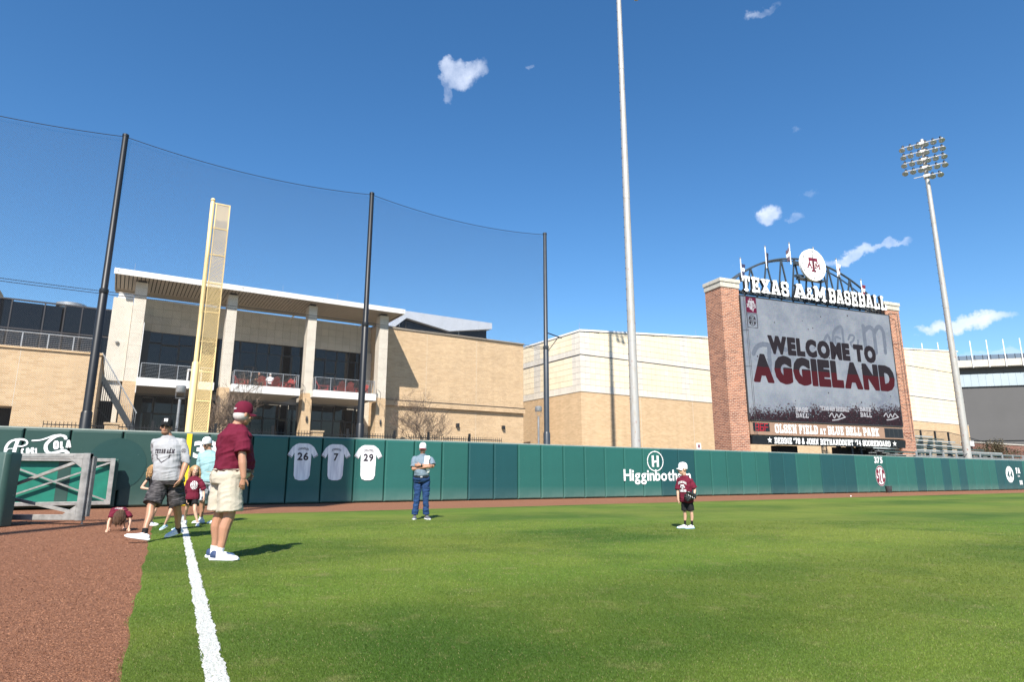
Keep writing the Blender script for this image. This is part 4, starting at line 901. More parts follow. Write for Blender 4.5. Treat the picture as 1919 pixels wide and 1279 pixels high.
# video screen with its printed picture
def screen_mat():
    m, t, bs = new_mat('screen_picture')
    co = N(t, 'ShaderNodeTexCoord'); sp = N(t, 'ShaderNodeSeparateXYZ'); t.links.new(co.outputs['Object'], sp.inputs[0])
    def noise(scale, detail=5, rough=0.6, st=(1, 1, 1), off=(0, 0, 0)):
        n_ = N(t, 'ShaderNodeTexNoise'); n_.inputs['Scale'].default_value = scale; n_.inputs['Detail'].default_value = detail; n_.inputs['Roughness'].default_value = rough
        mp = N(t, 'ShaderNodeMapping'); mp.inputs['Scale'].default_value = st; mp.inputs['Location'].default_value = off; t.links.new(co.outputs['Object'], mp.inputs[0]); t.links.new(mp.outputs[0], n_.inputs['Vector']); return n_
    def rng_(v, a, b):
        r = N(t, 'ShaderNodeMapRange'); r.inputs[1].default_value = a; r.inputs[2].default_value = b; t.links.new(v, r.inputs[0]); return r.outputs[0]
    n1, n2, n3 = noise(0.33, 6), noise(1.1, 6, .7), noise(9, 3)
    c = mix(t, rng_(n1.outputs['Fac'], .35, .65), (0.17, 0.225, 0.32), (0.40, 0.455, 0.53))
    c = mix(t, math_node(t, 'MULTIPLY', rng_(n2.outputs['Fac'], .45, .75), .5), c, (0.52, 0.57, 0.62))
    c = mix(t, math_node(t, 'MULTIPLY', n3.outputs['Fac'], .42), c, n3.outputs['Color'])
    # dark crowd along the bottom, thicker to the right, breaking up at its upper edge
    n4 = noise(6.5, 4, .75); n5 = noise(0.9, 3)
    edge = math_node(t, 'ADD', math_node(t, 'MULTIPLY_ADD', sp.outputs[0], 0.055, 6.0), math_node(t, 'MULTIPLY_ADD', n5.outputs['Fac'], 1.2, -.75))
    crowd = rng_(math_node(t, 'SUBTRACT', math_node(t, 'MULTIPLY_ADD', n4.outputs['Fac'], 3.4, -1.7), math_node(t, 'SUBTRACT', sp.outputs[2], edge)), 0.0, 0.25)
    cc = mix(t, rng_(n4.outputs['Fac'], .42, .62), (0.006, 0.004, 0.007), (0.05, 0.008, 0.016)); n6 = noise(11, 2, .5, off=(4, 0, 2))
    cc = mix(t, rng_(n6.outputs['Fac'], .66, .72), cc, (0.36, 0.34, 0.37))
    c = mix(t, crowd, c, cc)
    # spatter of dark specks
    vo = N(t, 'ShaderNodeTexVoronoi'); vo.inputs['Scale'].default_value = 2.0; t.links.new(co.outputs['Object'], vo.inputs['Vector'])
    sx_ = N(t, 'ShaderNodeSeparateColor'); t.links.new(vo.outputs['Color'], sx_.inputs[0])
    speck = math_node(t, 'LESS_THAN', vo.outputs['Distance'], math_node(t, 'MULTIPLY', math_node(t, 'POWER', sx_.outputs[0], 3.0), .16))
    c = mix(t, math_node(t, 'MULTIPLY', speck, .85), c, (0.03, 0.015, 0.02))
    # fine rows of the display modules
    rows_ = math_node(t, 'SINE', math_node(t, 'MULTIPLY', sp.outputs[2], 2 * math.pi / 0.16)); c = mix(t, math_node(t, 'MULTIPLY_ADD', rows_, .05, .05), c, (0.12, 0.14, 0.16))
    bs.inputs['Base Color'].default_value = (0.008, 0.008, 0.009, 1); bs.inputs['Roughness'].default_value = 0.8; bs.inputs['Specular IOR Level'].default_value = .06
    t.links.new(c, bs.inputs['Emission Color']); bs.inputs['Emission Strength'].default_value = 0.62
    return m
def led(name, c, c2=None, zc=9.2):
    m, t, bs = new_mat(name); bs.inputs['Base Color'].default_value = (0.008, 0.008, 0.009, 1); bs.inputs['Roughness'].default_value = 0.8; bs.inputs['Specular IOR Level'].default_value = .06
    co = N(t, 'ShaderNodeTexCoord'); n_ = N(t, 'ShaderNodeTexNoise'); n_.inputs['Scale'].default_value = 5; n_.inputs['Detail'].default_value = 4; t.links.new(co.outputs['Object'], n_.inputs['Vector'])
    col = mix(t, n_.outputs['Fac'], tuple(q * .75 for q in c), tuple(q * 1.25 for q in c))
    if c2:
        sp = N(t, 'ShaderNodeSeparateXYZ'); t.links.new(co.outputs['Object'], sp.inputs[0]); col = mix(t, math_node(t, 'LESS_THAN', math_node(t, 'MULTIPLY_ADD', n_.outputs['Fac'], .12, sp.outputs[2]), zc), col, c2)
    t.links.new(col, bs.inputs['Emission Color']); bs.inputs['Emission Strength'].default_value = 0.62; return m
M['screen'] = screen_mat(); M['led_dark'] = led('led_dark', (0.022, 0.016, 0.022)); M['led_grey'] = led('led_grey', (0.20, 0.235, 0.30))
M['led_aggie'] = led('led_two_tone', (0.022, 0.016, 0.022), (0.085, 0.004, 0.010), 9.32); M['led_maroon'] = led('led_maroon', (0.16, 0.006, 0.045)); M['led_white'] = led('led_white', (0.62, 0.62, 0.66)); M['led_red'] = led('led_red', (0.9, 0.02, 0.05))
sc = MB().box(1.74, 17.94, -.10, .4, 5.20, 14.72).build('video_screen', M['screen'], sbd)
fr = MB(); fr.box(1.66, 1.74, -.13, .4, 5.14, 14.78).box(17.94, 18.02, -.13, .4, 5.14, 14.78).box(1.74, 17.94, -.13, .4, 14.72, 14.79).box(1.74, 17.94, -.13, .4, 5.13, 5.20)
fr.build('screen_frame', M['letter_side'], sbd)
MB().box(1.9, 17.8, .41, 1.2, 4.2, 14.7).build('screen_cabinet', M['steel_blue'], sbd)
def on_screen(mb, name, mat, x, z, rot=0, y=-.106): return xform(mb, x, y, z, rot).build(name, mat, sc)
def heavy(text, h, w, x, z, mt, y, fat):
    for mb in sans_letters(text, h * (1 - fat * .9), .05, w - fat * h, .11 + fat * .55):
        one = MB()
        for q, (dx, dz) in enumerate(((0, 0), (.5, 0), (-.5, 0), (0, .45), (0, -.45), (.4, .38), (-.4, .38), (.4, -.38), (-.4, -.38))): one.add([(p[0] + dx * fat * h, -.0008 * q, p[2] + dz * fat * h) for p in mb.v], mb.f)
        on_screen(one, 'message_letter', mt, x + fat * h / 2, z + fat * h * .45, y=y)
heavy('WELCOME TO', 1.38, 11.7, 4.1, 10.45, M['led_dark'], -.110, .085); heavy('AGGIELAND', 2.08, 15.3, 2.4, 8.18, M['led_aggie'], -.122, .09)
def ghost_script(X, Z):
    k = near_poly(X, Z, smooth_pts([(-.6, -.1), (-.2, .35), (.2, -.25), (.55, .7), (1.1, 1.15), (1.5, 1.05), (1.5, -.4)]), .26)
    k |= near_poly(X, Z, smooth_pts([(1.2, .2), (.7, .3), (.6, -.2), (1.1, -.4)]), .2)
    k |= near_poly(X, Z, smooth_pts([(2.1, .2), (2.4, .6), (2.8, .5), (2.6, .1), (2.3, -.1), (2.6, -.45), (3.1, -.2), (3.2, .2)]), .2)
    k |= near_poly(X, Z, [(4.0, 1.5), (4.0, -.9)], .42) | near_poly(X, Z, smooth_pts([(4.0, 1.0), (4.6, 1.45), (5.1, 1.3), (5.2, .5), (5.2, -.7)]), .38) | near_poly(X, Z, smooth_pts([(5.2, 1.0), (5.8, 1.6), (6.3, 1.3), (6.35, .4), (6.3, -.6)]), .38)
    return k
on_screen(raster_mark(ghost_script, -1, 6.8, -1.2, 2, .05), 'faded_script', M['led_grey'], 10.7, 12.0, y=-.104)
on_screen(raster_mark(lambda X, Z: near_poly(X, Z, smooth_pts([(-1.3, -.35), (-.9, .2), (-.2, .45), (.9, .35), (2.0, .2)]), .38) | near_poly(X, Z, [(.3, .3), (.2, -1.6)], .4), -1.7, 2.3, -1.8, .8, .05), 'faded_script', M['led_grey'], 3.9, 10.6, y=-.104)
on_screen(block_text('TEXAS A&M BASEBALL', .36, .8, .22, True, .12, ny=20, width=3.1), 'small_lettering', M['led_white'], 8.9, 6.15)
for x in (6.3, 13.2): on_screen(block_text('BASE', .36, .8, .2, True, .08, ny=18, width=1.3), 'small_lettering', M['led_white'], x, 5.95 if x < 9 else 6.25); on_screen(block_text('BALL', .36, .8, .2, True, .08, ny=18, width=1.3), 'small_lettering', M['led_white'], x, 5.5 if x < 9 else 5.8)
def star_script(X, Z): return near_poly(X, Z, smooth_pts([(0, .1), (.3, .35), (.5, .0), (.8, .3), (1.0, .05), (1.3, .35), (1.6, .15)]), .09) | near_poly(X, Z, smooth_pts([(.3, -.2), (.9, -.12), (1.7, .1)]), .08)
for x, z in ((9.8, 5.62), (15.9, 5.85)): on_screen(raster_mark(star_script, -.1, 1.9, -.3, .5, .025), 'script_mark', M['led_white'], x, z)
on_screen(MB().quad((0, 0, 0), (1.02, 0, 0), (1.02, 0, 1.24), (0, 0, 1.24)), 'logo_field', M['led_maroon'], 2.24, 13.48)
def atm(X, Z, k=1.0):
    X = X / k; Z = Z / k; b = lambda x0, x1, z0, z1: (X > x0) & (X < x1) & (Z > z0) & (Z < z1)
    T = b(-.42, .42, .26, .5) | b(-.42, -.3, .1, .5) | b(.3, .42, .1, .5) | b(-.1, .1, -.5, .4) | b(-.22, .22, -.5, -.38)
    A = near_poly(X, Z, [(-.52, -.22), (-.36, .14)], .1) | near_poly(X, Z, [(-.2, -.22), (-.36, .14)], .1) | b(-.48, -.24, -.1, -.03) | b(-.6, -.44, -.27, -.19) | b(-.28, -.12, -.27, -.19)
    Mm = b(.16, .25, -.24, .14) | b(.5, .59, -.24, .14) | near_poly(X, Z, [(.2, .12), (.375, -.12)], .09) | near_poly(X, Z, [(.55, .12), (.375, -.12)], .09) | b(.12, .29, -.27, -.19) | b(.46, .63, -.27, -.19)
    return (T & ~(near_poly(X, Z, [(-.2, -.28), (-.36, .2)], .02))) | A | Mm
def state_outline(X, Z):
    P = [(-.14, .5), (.1, .5), (.1, .2), (.36, .14), (.42, -.1), (.2, -.28), (.14, -.5), (.0, -.36), (-.12, -.2), (-.22, -.22), (-.42, .06), (-.14, .06), (-.14, .5)]
    return near_poly(X, Z, P, .05)
on_screen(raster_mark(lambda X, Z: atm(X, Z, .72) | state_outline(X / 1.0, Z / 1.0), -.5, .5, -.56, .56, .02), 'logo_mark', M['led_white'], 2.75, 14.1, y=-.110)
on_screen(raster_mark(lambda X, Z: ~((np.abs(X) < .47) & (np.abs(Z) < .53)), -.52, .52, -.58, .58, .02), 'logo_border', M['led_dark'], 2.75, 12.86)
sec_mark(.44, sc, M['led_dark'], M['led_dark'], -.104, 2.75, 12.86)
# band with the park name
bd = MB().box(1.78, 18.0, -.06, .35, 4.10, 5.125).build('name_band', pm('band_brown', (0.30, 0.185, 0.125), 0.6, .06, 1.5), sbd)
for c, tx in block_text('OLSEN FIELD AT BLUE BELL PARK', .70, .86, .22, True, .12, .4, ny=34, width=11.0, small={12: .72, 13: .72}, per_letter=True)[0]: xform(tx, 4.15, -.066, 4.26).build('park_letter', M['letter_white'], bd)
MB().box(2.05, 3.62, -.075, -.06, 4.36, 4.98).build('temperature_panel', M['black_panel'], bd)
def seg7(X, Z, on):
    S = {'a': ((.0, .5), (.3, .5)), 'b': ((.3, .5), (.3, .25)), 'c': ((.3, .25), (.3, .0)), 'd': ((.3, 0), (0, 0)), 'e': ((0, 0), (0, .25)), 'f': ((0, .25), (0, .5)), 'g': ((0, .25), (.3, .25))}
    k = np.zeros_like(X, bool)
    for q in on: k |= near_poly(X, Z, S[q], .045)
    return k
for i, on in enumerate(('abcdefg', 'acdefg', 'aefg')): xform(raster_mark(lambda X, Z: seg7(X, Z, on), -.05, .35, -.05, .55, .0125), 2.28 + i * .44, -.08, 4.42).build('temperature_digit', M['led_red'], bd)
MB().box(15.8, 17.95, -.075, -.06, 4.2, 4.98).build('clock_panel', M['letter_side'], bd)
for k in range(4): MB().box(15.86 + k * .52, 16.30 + k * .52, -.082, -.075, 4.26, 4.92).build('digit_panel', M['black_panel'], bd)
# black donor banner, tilted
bn = MB(); bn.add([(1.9, -.10, 4.02), (18.12, -.10, 4.02), (18.12, -.02, 3.40), (1.9, -.02, 3.40), (1.9, .3, 4.02), (18.12, .3, 4.02), (18.12, .3, 3.40), (1.9, .3, 3.40)], [(3, 2, 1, 0), (0, 1, 5, 4), (2, 3, 7, 6), (4, 5, 6, 7), (0, 4, 7, 3), (1, 2, 6, 5)]); bo = bn.build('donor_banner', M['black_panel'], sbd)
for c, tx in block_text("DEBBIE '76 & JOHN BETHANCOURT '74 SCOREBOARD", .46, .78, .21, True, .1, .45, ny=26, width=12.3, per_letter=True)[0]:
    tx.v = [(x, y - .095 + (z + .08) * -.02 / 1, z) for x, y, z in tx.v]; xform(tx, 3.95, -.012, 3.47).build('donor_letter', M['letter_white'], bo)
for x in (3.5, 16.75):
    st_ = MB(); P = [(x + (.25 if k % 2 == 0 else .1) * math.sin(k * math.pi / 5), -.115, 3.72 + (.25 if k % 2 == 0 else .1) * math.cos(k * math.pi / 5)) for k in range(10)]; st_.add(P + [(x, -.115, 3.72)], [(k, (k + 1) % 10, 10) for k in range(10)]); st_.build('star', M['letter_white'], bo)
MB().box(2.0, 18, .3, .36, 3.9, 4.1).build('banner_gutter', M['galv'], sbd)
# machinery under the screen
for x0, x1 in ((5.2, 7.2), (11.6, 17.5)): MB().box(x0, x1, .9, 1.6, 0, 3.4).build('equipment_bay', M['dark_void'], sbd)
for x in (9.1, 9.6): MB().tube([(x, .3, 0), (x, .3, 3.45)], .035, 6).build('ladder_rail', M['iron'], sbd)
for z in np.arange(.4, 3.4, .33): MB().tube([(9.1, .3, z), (9.6, .3, z)], .02, 5).build('ladder_rung', M['iron'], sbd)
for x in (12.6, 13.6, 14.7): MB().box(x, x + .1, .5, .6, 0, 3.4).build('support_post', M['steel_blue'], sbd)
MB().bar((14.9, .5, 2.2), (15.6, .5, 3.3), .08).build('brace', M['galv'], sbd)
# cable runs down the screen edges
cb = MB(); cb.tube([(1.85, -.3, 15.0), (1.92, -.35, 10), (2.02, -.35, 4.0)], .016, 5); cb.tube([(2.0, -.3, 15.0), (2.07, -.35, 10), (2.15, -.35, 4.0)], .016, 5); cb.build('lowering_cable', M['mullion_grey'], sbd)
for z in (12.0, 9.2, 5.2): MB().tube([(1.7, -.1, z), (2.08, -.36, z - .02)], .02, 5).build('cable_bracket', M['iron'], sbd)
cb = MB(); cb.tube([(18.62, -.4, 14.9), (18.75, -.4, 4.2)], .025, 5); cb.build('hoist_cable', M['mullion_grey'], sbd)
MB().tube([(17.9, -.12, 14.85), (18.62, -.4, 14.9)], .03, 5).build('hoist_arm', M['iron'], sbd)
for z in (12.2, 9.6, 7.0, 4.6): MB().tube([(18.03, -.05, z), (18.7, -.4, z)], .02, 5).build('cable_bracket', M['iron'], sbd)
# catwalk and struts below the letters
ck = MB(); ck.box(1.8, 17.9, .05, .9, 14.84, 14.9); ck.box(1.8, 17.9, 1.2, 1.35, 15.45, 15.7); ck.build('sign_beam', M['steel_blue'], sbd)
for x in np.linspace(2.4, 17.3, 13): MB().bar((x, .2, 14.85), (x + .25, .25, 15.15), .1).build('sign_bracket', M['iron'], sbd)
# arch truss
def arch_z(x): return 15.55 + 3.35 * max(0.0, 1 - ((x - 9.45) / 8.35) ** 2) ** 0.86
pts = [(x, .55, arch_z(x)) for x in np.linspace(1.15, 17.7, 44)]
MB().tube(pts, .085, 8).build('arch_chord', M['steel_blue'], sbd, True)
pts2 = [(x, 1.15, arch_z(x)) for x in np.linspace(1.15, 17.7, 44)]
MB().tube(pts2, .06, 6).build('arch_chord', M['steel_blue'], sbd, True)
MB().tube([(1.2, .55, 15.2), (17.7, .55, 15.2)], .08, 8).build('bottom_chord', M['steel_blue'], sbd, True)
for x in (3.6, 5.3, 6.9, 8.35, 9.8, 11.4, 12.1, 13.3, 14.5, 15.9):
    a = arch_z(x)
    for dx in (-.62, .62): MB().bar((x, .55, a), (x + dx, .55, 15.2), .10).build('web_strut', M['steel_blue'], sbd)
    MB().bar((x, .55, a), (x, 1.15, 15.4), .08).build('web_strut', M['steel_blue'], sbd)
# big raised letters
# laid out in three words to keep the photographed spacing
def raised(word, x, width):
    res, tot = block_text(word, 1.30, .86, .21, True, .12, ny=36, depth=.26, per_letter=True, width=width)
    for c, mb in res: xform(mb, x, -.32, 15.08).build('raised_letter', [M['letter_white'], M['letter_side']], sbd)
raised('TEXAS', 1.80, 4.75); raised('A', 7.1, 1.25)
res, tot = block_text('&', 1.08, .85, .155, True, .1, ny=40, depth=.26, per_letter=True, width=.78)
for c, mb in res: xform(mb, 8.42, -.32, 15.1).build('raised_letter', [M['letter_white'], M['letter_side']], sbd)
raised('M', 9.2, 1.4); raised('BASEBALL', 10.85, 6.7)
# clock
ck = MB(); n_ = 40; CX, CZ, CR = 9.68, 18.27, 1.38
vs = [(CX + CR * math.cos(2 * math.pi * k / n_), y, CZ + CR * math.sin(2 * math.pi * k / n_)) for y in (-.15, .05) for k in range(n_)]
ck.add(vs, [tuple(range(n_)), tuple(range(2 * n_ - 1, n_ - 1, -1))] + [(k, k + n_, (k + 1) % n_ + n_, (k + 1) % n_) for k in range(n_)]); cko = ck.build('clock_face', M['letter_white'], sbd)
for k in range(1, 13):
    a = math.radians(90 - 30 * k); t_ = block_text(str(k), .2, .7, .2, False, .12, ny=16); wd = max(p[0] for p in t_.v)
    xform(t_, CX + 1.17 * math.cos(a) - wd / 2, -.156, CZ + 1.17 * math.sin(a) - .1).build('clock_numeral', M['steel_blue'], cko)
xform(raster_mark(lambda X, Z: atm(X, Z, 1.2), -.8, .8, -.7, .7, .02), CX, -.158, CZ).build('clock_emblem', M['maroon_paint'], cko)
for ang, L, w_ in ((92, .95, .045), (-84, .75, .06)):
    a = math.radians(ang); MB().bar((CX - .25 * math.cos(a), -.175, CZ - .25 * math.sin(a)), (CX + L * math.cos(a), -.175, CZ + L * math.sin(a)), w_, .012, (0, 1, 0)).build('clock_hand', M['mullion_grey'], cko)
MB().box(8.15, 8.9, .2, .5, 18.25, 18.45).box(8.15, 8.9, .2, .5, 17.2, 17.4).box(8.3, 11.0, .06, .5, 17.0, 17.15).build('clock_mount', M['steel_blue'], sbd)
# flagpoles with flags on the arch
FLG = [(2.5, 17.98, 'navy and white', (0.03, 0.035, 0.1), .8), (5.15, 19.36, 'dark', (0.02, 0.025, 0.06), .3), (7.8, 20.04, 'grey and dark', (0.12, 0.08, 0.11), -.5), (10.45, 20.0, 'white', (.6, .6, .6), .15), (13.0, 19.33, 'white', (0.7, 0.7, 0.7), .75), (15.7, 17.79, 'maroon and white', (0.16, 0.01, 0.03), .9)]
ordn = ['leftmost flagpole, low on the arch', 'second flagpole from the left on the arch', 'third flagpole from the left, left of the clock', 'flagpole just behind the clock', 'flagpole right of the clock with white flag', 'rightmost flagpole on the arch with maroon flag']
for i, (x, zt, nm, colr, spread) in enumerate(FLG):
    zb = arch_z(x) - .55
    base = SBL + Vector((math.cos(SBA) * x - math.sin(SBA) * .4, math.sin(SBA) * x + math.cos(SBA) * .4, zb))
    fp_ = thing('flagpole', ordn[i] + ' of the scoreboard', 'flagpole', base, SBA, 'flagpoles on the scoreboard arch')
    MB().tube([(0, 0, 0), (0, 0, zt - zb)], .045, 8).build('staff', M['paint_white'], fp_, True)
    MB().lathe([(.01, 0), (.07, .05), (.07, .1), (.01, .15)], 8, (0, 0, zt - zb)).build('finial', M['galv'], fp_, True)
    # cloth hanging in folds
    nx, nz_ = 8, 9; vs = []; hgt = 1.0 if i != 3 else .7; wdt = .38 * abs(spread) + .12
    for j in range(nz_ + 1):
        for k in range(nx + 1):
            u_ = k / nx; v_ = j / nz_; xx = u_ * wdt * (1 - .25 * v_); vs.append((math.copysign(xx, spread) + .045 * math.copysign(1, spread), .09 * math.sin(u_ * 7 + v_ * 2) * (.3 + u_), zt - zb - .3 - v_ * hgt - u_ * (.35 if abs(spread) < .6 else .2)))
    mb = MB()
    for j in range(nz_):
        for k in range(nx):
            a = j * (nx + 1) + k; band = 1 if (2 < j < 6 and i in (0, 2, 5)) or i in (3, 4) and not (2 < j < 6 and 2 < k < 6) else 0
            mb.add([vs[a], vs[a + 1], vs[a + nx + 2], vs[a + nx + 1]], [(0, 1, 2, 3)], band)
    fo = mb.build('flag', [pm('flag_cloth', colr if i not in (3, 4) else (.12, .03, .05), .8), M['paint_white']], fp_, True)
    sm = fo.modifiers.new('thickness', 'SOLIDIFY'); sm.thickness = .012
# ================================================================== floodlight poles
def pole_mat():
    m, t, bs = new_mat('galv_weathered')
    co = N(t, 'ShaderNodeTexCoord'); mp = N(t, 'ShaderNodeMapping'); mp.inputs['Scale'].default_value = (2.4, 2.4, .9); t.links.new(co.outputs['Object'], mp.inputs[0])
    n1 = N(t, 'ShaderNodeTexNoise'); n1.inputs['Scale'].default_value = 1.5; n1.inputs['Detail'].default_value = 7; n1.inputs['Roughness'].default_value = .65; t.links.new(mp.outputs[0], n1.inputs[0])
    n2 = N(t, 'ShaderNodeTexNoise'); n2.inputs['Scale'].default_value = 2.4; n2.inputs['Detail'].default_value = 6; t.links.new(vmath(t, 'ADD', mp.outputs[0], (5, 2, 1)).outputs[0], n2.inputs[0])
    r1 = N(t, 'ShaderNodeMapRange'); r1.inputs[1].default_value = .5; r1.inputs[2].default_value = .62; t.links.new(n1.outputs['Fac'], r1.inputs[0])
    r2 = N(t, 'ShaderNodeMapRange'); r2.inputs[1].default_value = .66; r2.inputs[2].default_value = .71; t.links.new(n2.outputs['Fac'], r2.inputs[0])
    c = mix(t, math_node(t, 'MULTIPLY', r1.outputs[0], .45), (0.43, 0.415, 0.39), (0.38, 0.315, 0.23)); c = mix(t, math_node(t, 'MULTIPLY', r2.outputs[0], .8), c, (0.30, 0.10, 0.06))
    t.links.new(c, bs.inputs['Base Color']); bs.inputs['Roughness'].default_value = .45; bs.inputs['Metallic'].default_value = .2; return m
M['pole_weathered'] = pole_mat(); M['lamp_shell'] = pm('lamp_shell', (.05, .052, .055), .5); M['lamp_glass'] = pm('lamp_lens', (.34, .36, .33), .12, .1, 6, spec=.9)
def floodlight(label, base, h, r0, r1, rows_, rz, step=True):
    fl_ = thing('floodlight_pole', label, 'light pole', base, rz, 'floodlight poles around the field')
    zs = np.linspace(0, h, 5); rr = lambda z: r0 + (r1 - r0) * z / h
    for i in range(4):
        o = MB().lathe([(rr(zs[i]) + .012, max(0, zs[i] - .35)), (rr(zs[i + 1]) + .0, zs[i + 1])], 20).build('pole_section', M['pole_weathered'], fl_, True)
    if step:
        sp = MB()
        for k in range(int((h - 6) / .75)):
            z = 6 + k * .75; sg = -1; sp.bar((sg * rr(z), -.02, z), (sg * (rr(z) + .09), -.02, z), .022)
        sp.build('step_bolts', M['iron'], fl_)
    lam = None
    for z, xs, half in rows_:
        MB().bar((-half if xs[0] < 0 else -1.0, -.25, z), (half, -.25, z), .07).build('cross_arm', M['galv'], fl_)
        MB().box(-.25, .25, -.32, .2, z - .12, z + .12).build('arm_clamp', M['pole_white'], fl_)
        for x in xs:
            ax = x * .30 - .05
            if lam is None:
                a1 = MB().lathe([(.25, -.40), (.26, -.38), (.24, -.32), (.18, -.20), (.10, -.11), (.08, 0.0), (.05, .04)], 18).build('lamp_head', M['galv'], fl_, True); lam = a1
                a2 = MB().lathe([(.235, -.395), (.16, -.425), (.02, -.435)], 18).build('lamp_lens', M['lamp_glass'], a1, True)
                a3 = MB().lathe([(.09, .04), (.1, .06), (.1, .22), (.06, .26)], 10).build('ballast', M['iron'], a1, True)
                o = a1
            else: o = copy_tree(lam, fl_)
            o.location = (x, -.30, z - .02); o.rotation_euler = (R(-32 + 3 * math.sin(7 * x + z)), R(0), R(9 * x + 6 * math.sin(5 * x + 3 * z)))
    return fl_
XS6 = [-1.55, -.95, -.35, .25, .85, 1.45]
ROWS = [(31.25, XS6, 1.6), (30.45, XS6, 1.6), (29.65, XS6, 1.6), (28.85, XS6, 1.6), (28.0, [.45, 1.0], 1.1)]
floodlight('white floodlight pole right of the scoreboard with its whole lamp bank in view', W(58.5, 1.7), 31.7, .30, .15, ROWS, R(-36))
lc = W(26.6, 7.0)
XS6b = [-2.2, -1.4, .5, 1.15, 1.9]
hC = 38.5
floodlight('tall rust stained floodlight pole left of the scoreboard, running out of the picture', lc, 41.0, .31, .15, [(36.9, [.62, 1.25], 1.5), (37.9, XS6, 1.7), (38.8, XS6, 1.7), (39.7, XS6, 1.7), (40.6, XS6, 1.7)], R(20))
floodlight('floodlight pole behind the camera whose shadow crosses the track', (-11.0, -13.5, 0), 41.0, .33, .16, [(z_, [-1.55, -1.1, -.66, -.22, .22, .66, 1.1, 1.55], 1.7) for z_ in np.arange(35.2, 41, .42)], R(200), False)
# ================================================================== bleachers, fence, stadium, low wall
bl_ = wthing('bleachers', 'rows of green bleacher benches behind the wall right of the scoreboard', 'bleachers', 60, 3.0)
M['bench'] = pm('bench_green', (0.035, 0.06, 0.055), .5, .2, 3); M['bench_alu'] = pm('bench_alu', (.42, .44, .43), .4, .1, 3, metal=.4)
for k in range(8):
    t_ = 3.4 + .85 * k; z = 2.35 + .30 * k; s1 = 74 - 1.6 * k if k < 5 else 73 - .4 * k
    part(bl_, 'bench_seat', MB().box(49.8, s1, t_, t_ + .28, z + .40, z + .45), M['bench_alu'])
    part(bl_, 'bench_back', MB().box(49.8, s1, t_ + .36, t_ + .40, z + .62, z + .74), M['bench_alu'] if k % 2 else M['bench'])
    part(bl_, 'foot_board', MB().box(49.8, s1, t_ - .4, t_ - .05, z - .02, z + .03), M['bench_alu'])
    for s in np.arange(50.3, s1, 1.9): part(bl_, 'bench_support', MB().box(s - .03, s + .03, t_, t_ + .4, z - .35, z + .40), M['iron'])
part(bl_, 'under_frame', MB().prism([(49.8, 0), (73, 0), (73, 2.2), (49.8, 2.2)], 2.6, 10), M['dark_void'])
fr_ = wthing('bleacher_rail', 'grey metal guard rail along the front of the bleachers', 'railing', 60, 1.6)
for s in np.arange(50.2, 76, 2.05):
    part(fr_, 'rail_post', MB().box(s - .10, s + .10, 1.56, 1.62, 2.2, 3.0), M['galv'])
    part(fr_, 'top_rail', MB().box(s + .10, s + 1.95, 1.57, 1.61, 2.93, 2.99), M['galv']); part(fr_, 'bottom_rail', MB().box(s + .10, s + 1.95, 1.57, 1.61, 2.55, 2.60), M['galv'])
bf = wthing('bleacher_fence', 'black picket fence stepping down behind the bleachers', 'fence', 75, 10.2)
ft = lambda s: 5.82 if s < 75 else 5.82 - (s - 75) * .105
for s in (62, 65, 68.9, 71.8, 74.6, 78.6, 83.2, 88, 93): part(bf, 'post', MB().box(s - .09, s + .09, 10.14, 10.28, 0, ft(s) + .03), M['iron'])
for a, b in zip((62, 65, 68.9, 71.8, 74.6, 78.6, 83.2, 88), (65, 68.9, 71.8, 74.6, 78.6, 83.2, 88, 93)):
    part(bf, 'top_rail', MB().bar((a, 10.2, ft(a)), (b, 10.2, ft(b)), .05), M['iron'])
    part(bf, 'bottom_rail', MB().bar((a, 10.2, ft(a) - 1.6), (b, 10.2, ft(b) - 1.6), .05), M['iron'])
    pk = MB()
    for s in np.arange(a + .15, b, .24): pk.box(s - .010, s + .010, 10.19, 10.21, ft(s) - 1.7, ft(s))
    part(bf, 'pickets', pk, M['iron'])
lw = wthing('low_brick_wall', 'low red brick wall with pale coping at the right edge', 'wall', 115, 20)
part(lw, 'wall', MB().box(101, 140, 20, 20.6, 0, 5.95), brick_mat('dark_red_brick', (.20, .06, .035), (.14, .04, .025), (.3, .22, .17), .5, .16, .02)); part(lw, 'coping', MB().box(100.9, 140, 19.9, 20.7, 5.95, 6.1), M['stone_cap'])
part(lw, 'pale_box', MB().box(101.2, 102.6, 19.6, 19.95, 5.4, 6.15), M['paint_white'])
# stadium far behind
stv = Vector((-.957, .29, 0)); sang = math.atan2(-.29, .957)
sd_ = thing('stadium', 'grey sided football stadium with flag masts far behind at the right', 'stadium', (104, 150, 0), sang)
M['stadium_grey'] = pm('stadium_grey', (.085, .082, .080), .7, .06, .2); M['stadium_band'] = pm('stadium_band', (.34, .40, .43), .6, .06, .3); M['stadium_concrete'] = pm('stadium_concrete', (.52, .47, .40), .8, .1, .5)
MB().box(-12, 70, 0, 60, 0, 21.9).build('lower_wall', M['stadium_grey'], sd_); MB().box(-12, 70, -.25, 60, 9.4, 9.6).build('wall_joint', M['stadium_grey'], sd_)
MB().box(-12, 70, -.4, 60, 21.9, 24.8).build('light_band', M['stadium_band'], sd_); MB().box(-12, 70, .5, 60, 24.8, 26.3).build('upper_wall', M['stadium_grey'], sd_)
for x in np.arange(-11, 60, 1.5): MB().box(x, x + .08, -.46, -.4, 21.9, 24.8).build('band_seam', M['stadium_band'], sd_)
MB().box(-12, 70, -1.6, 60, 26.4, 28.0).build('upper_deck', M['stadium_concrete'], sd_)
MB().box(-12, 70, -1.55, -1.45, 28.0, 29.1).build('deck_railing', pm('deck_blue', (.11, .15, .20), .4), sd_)
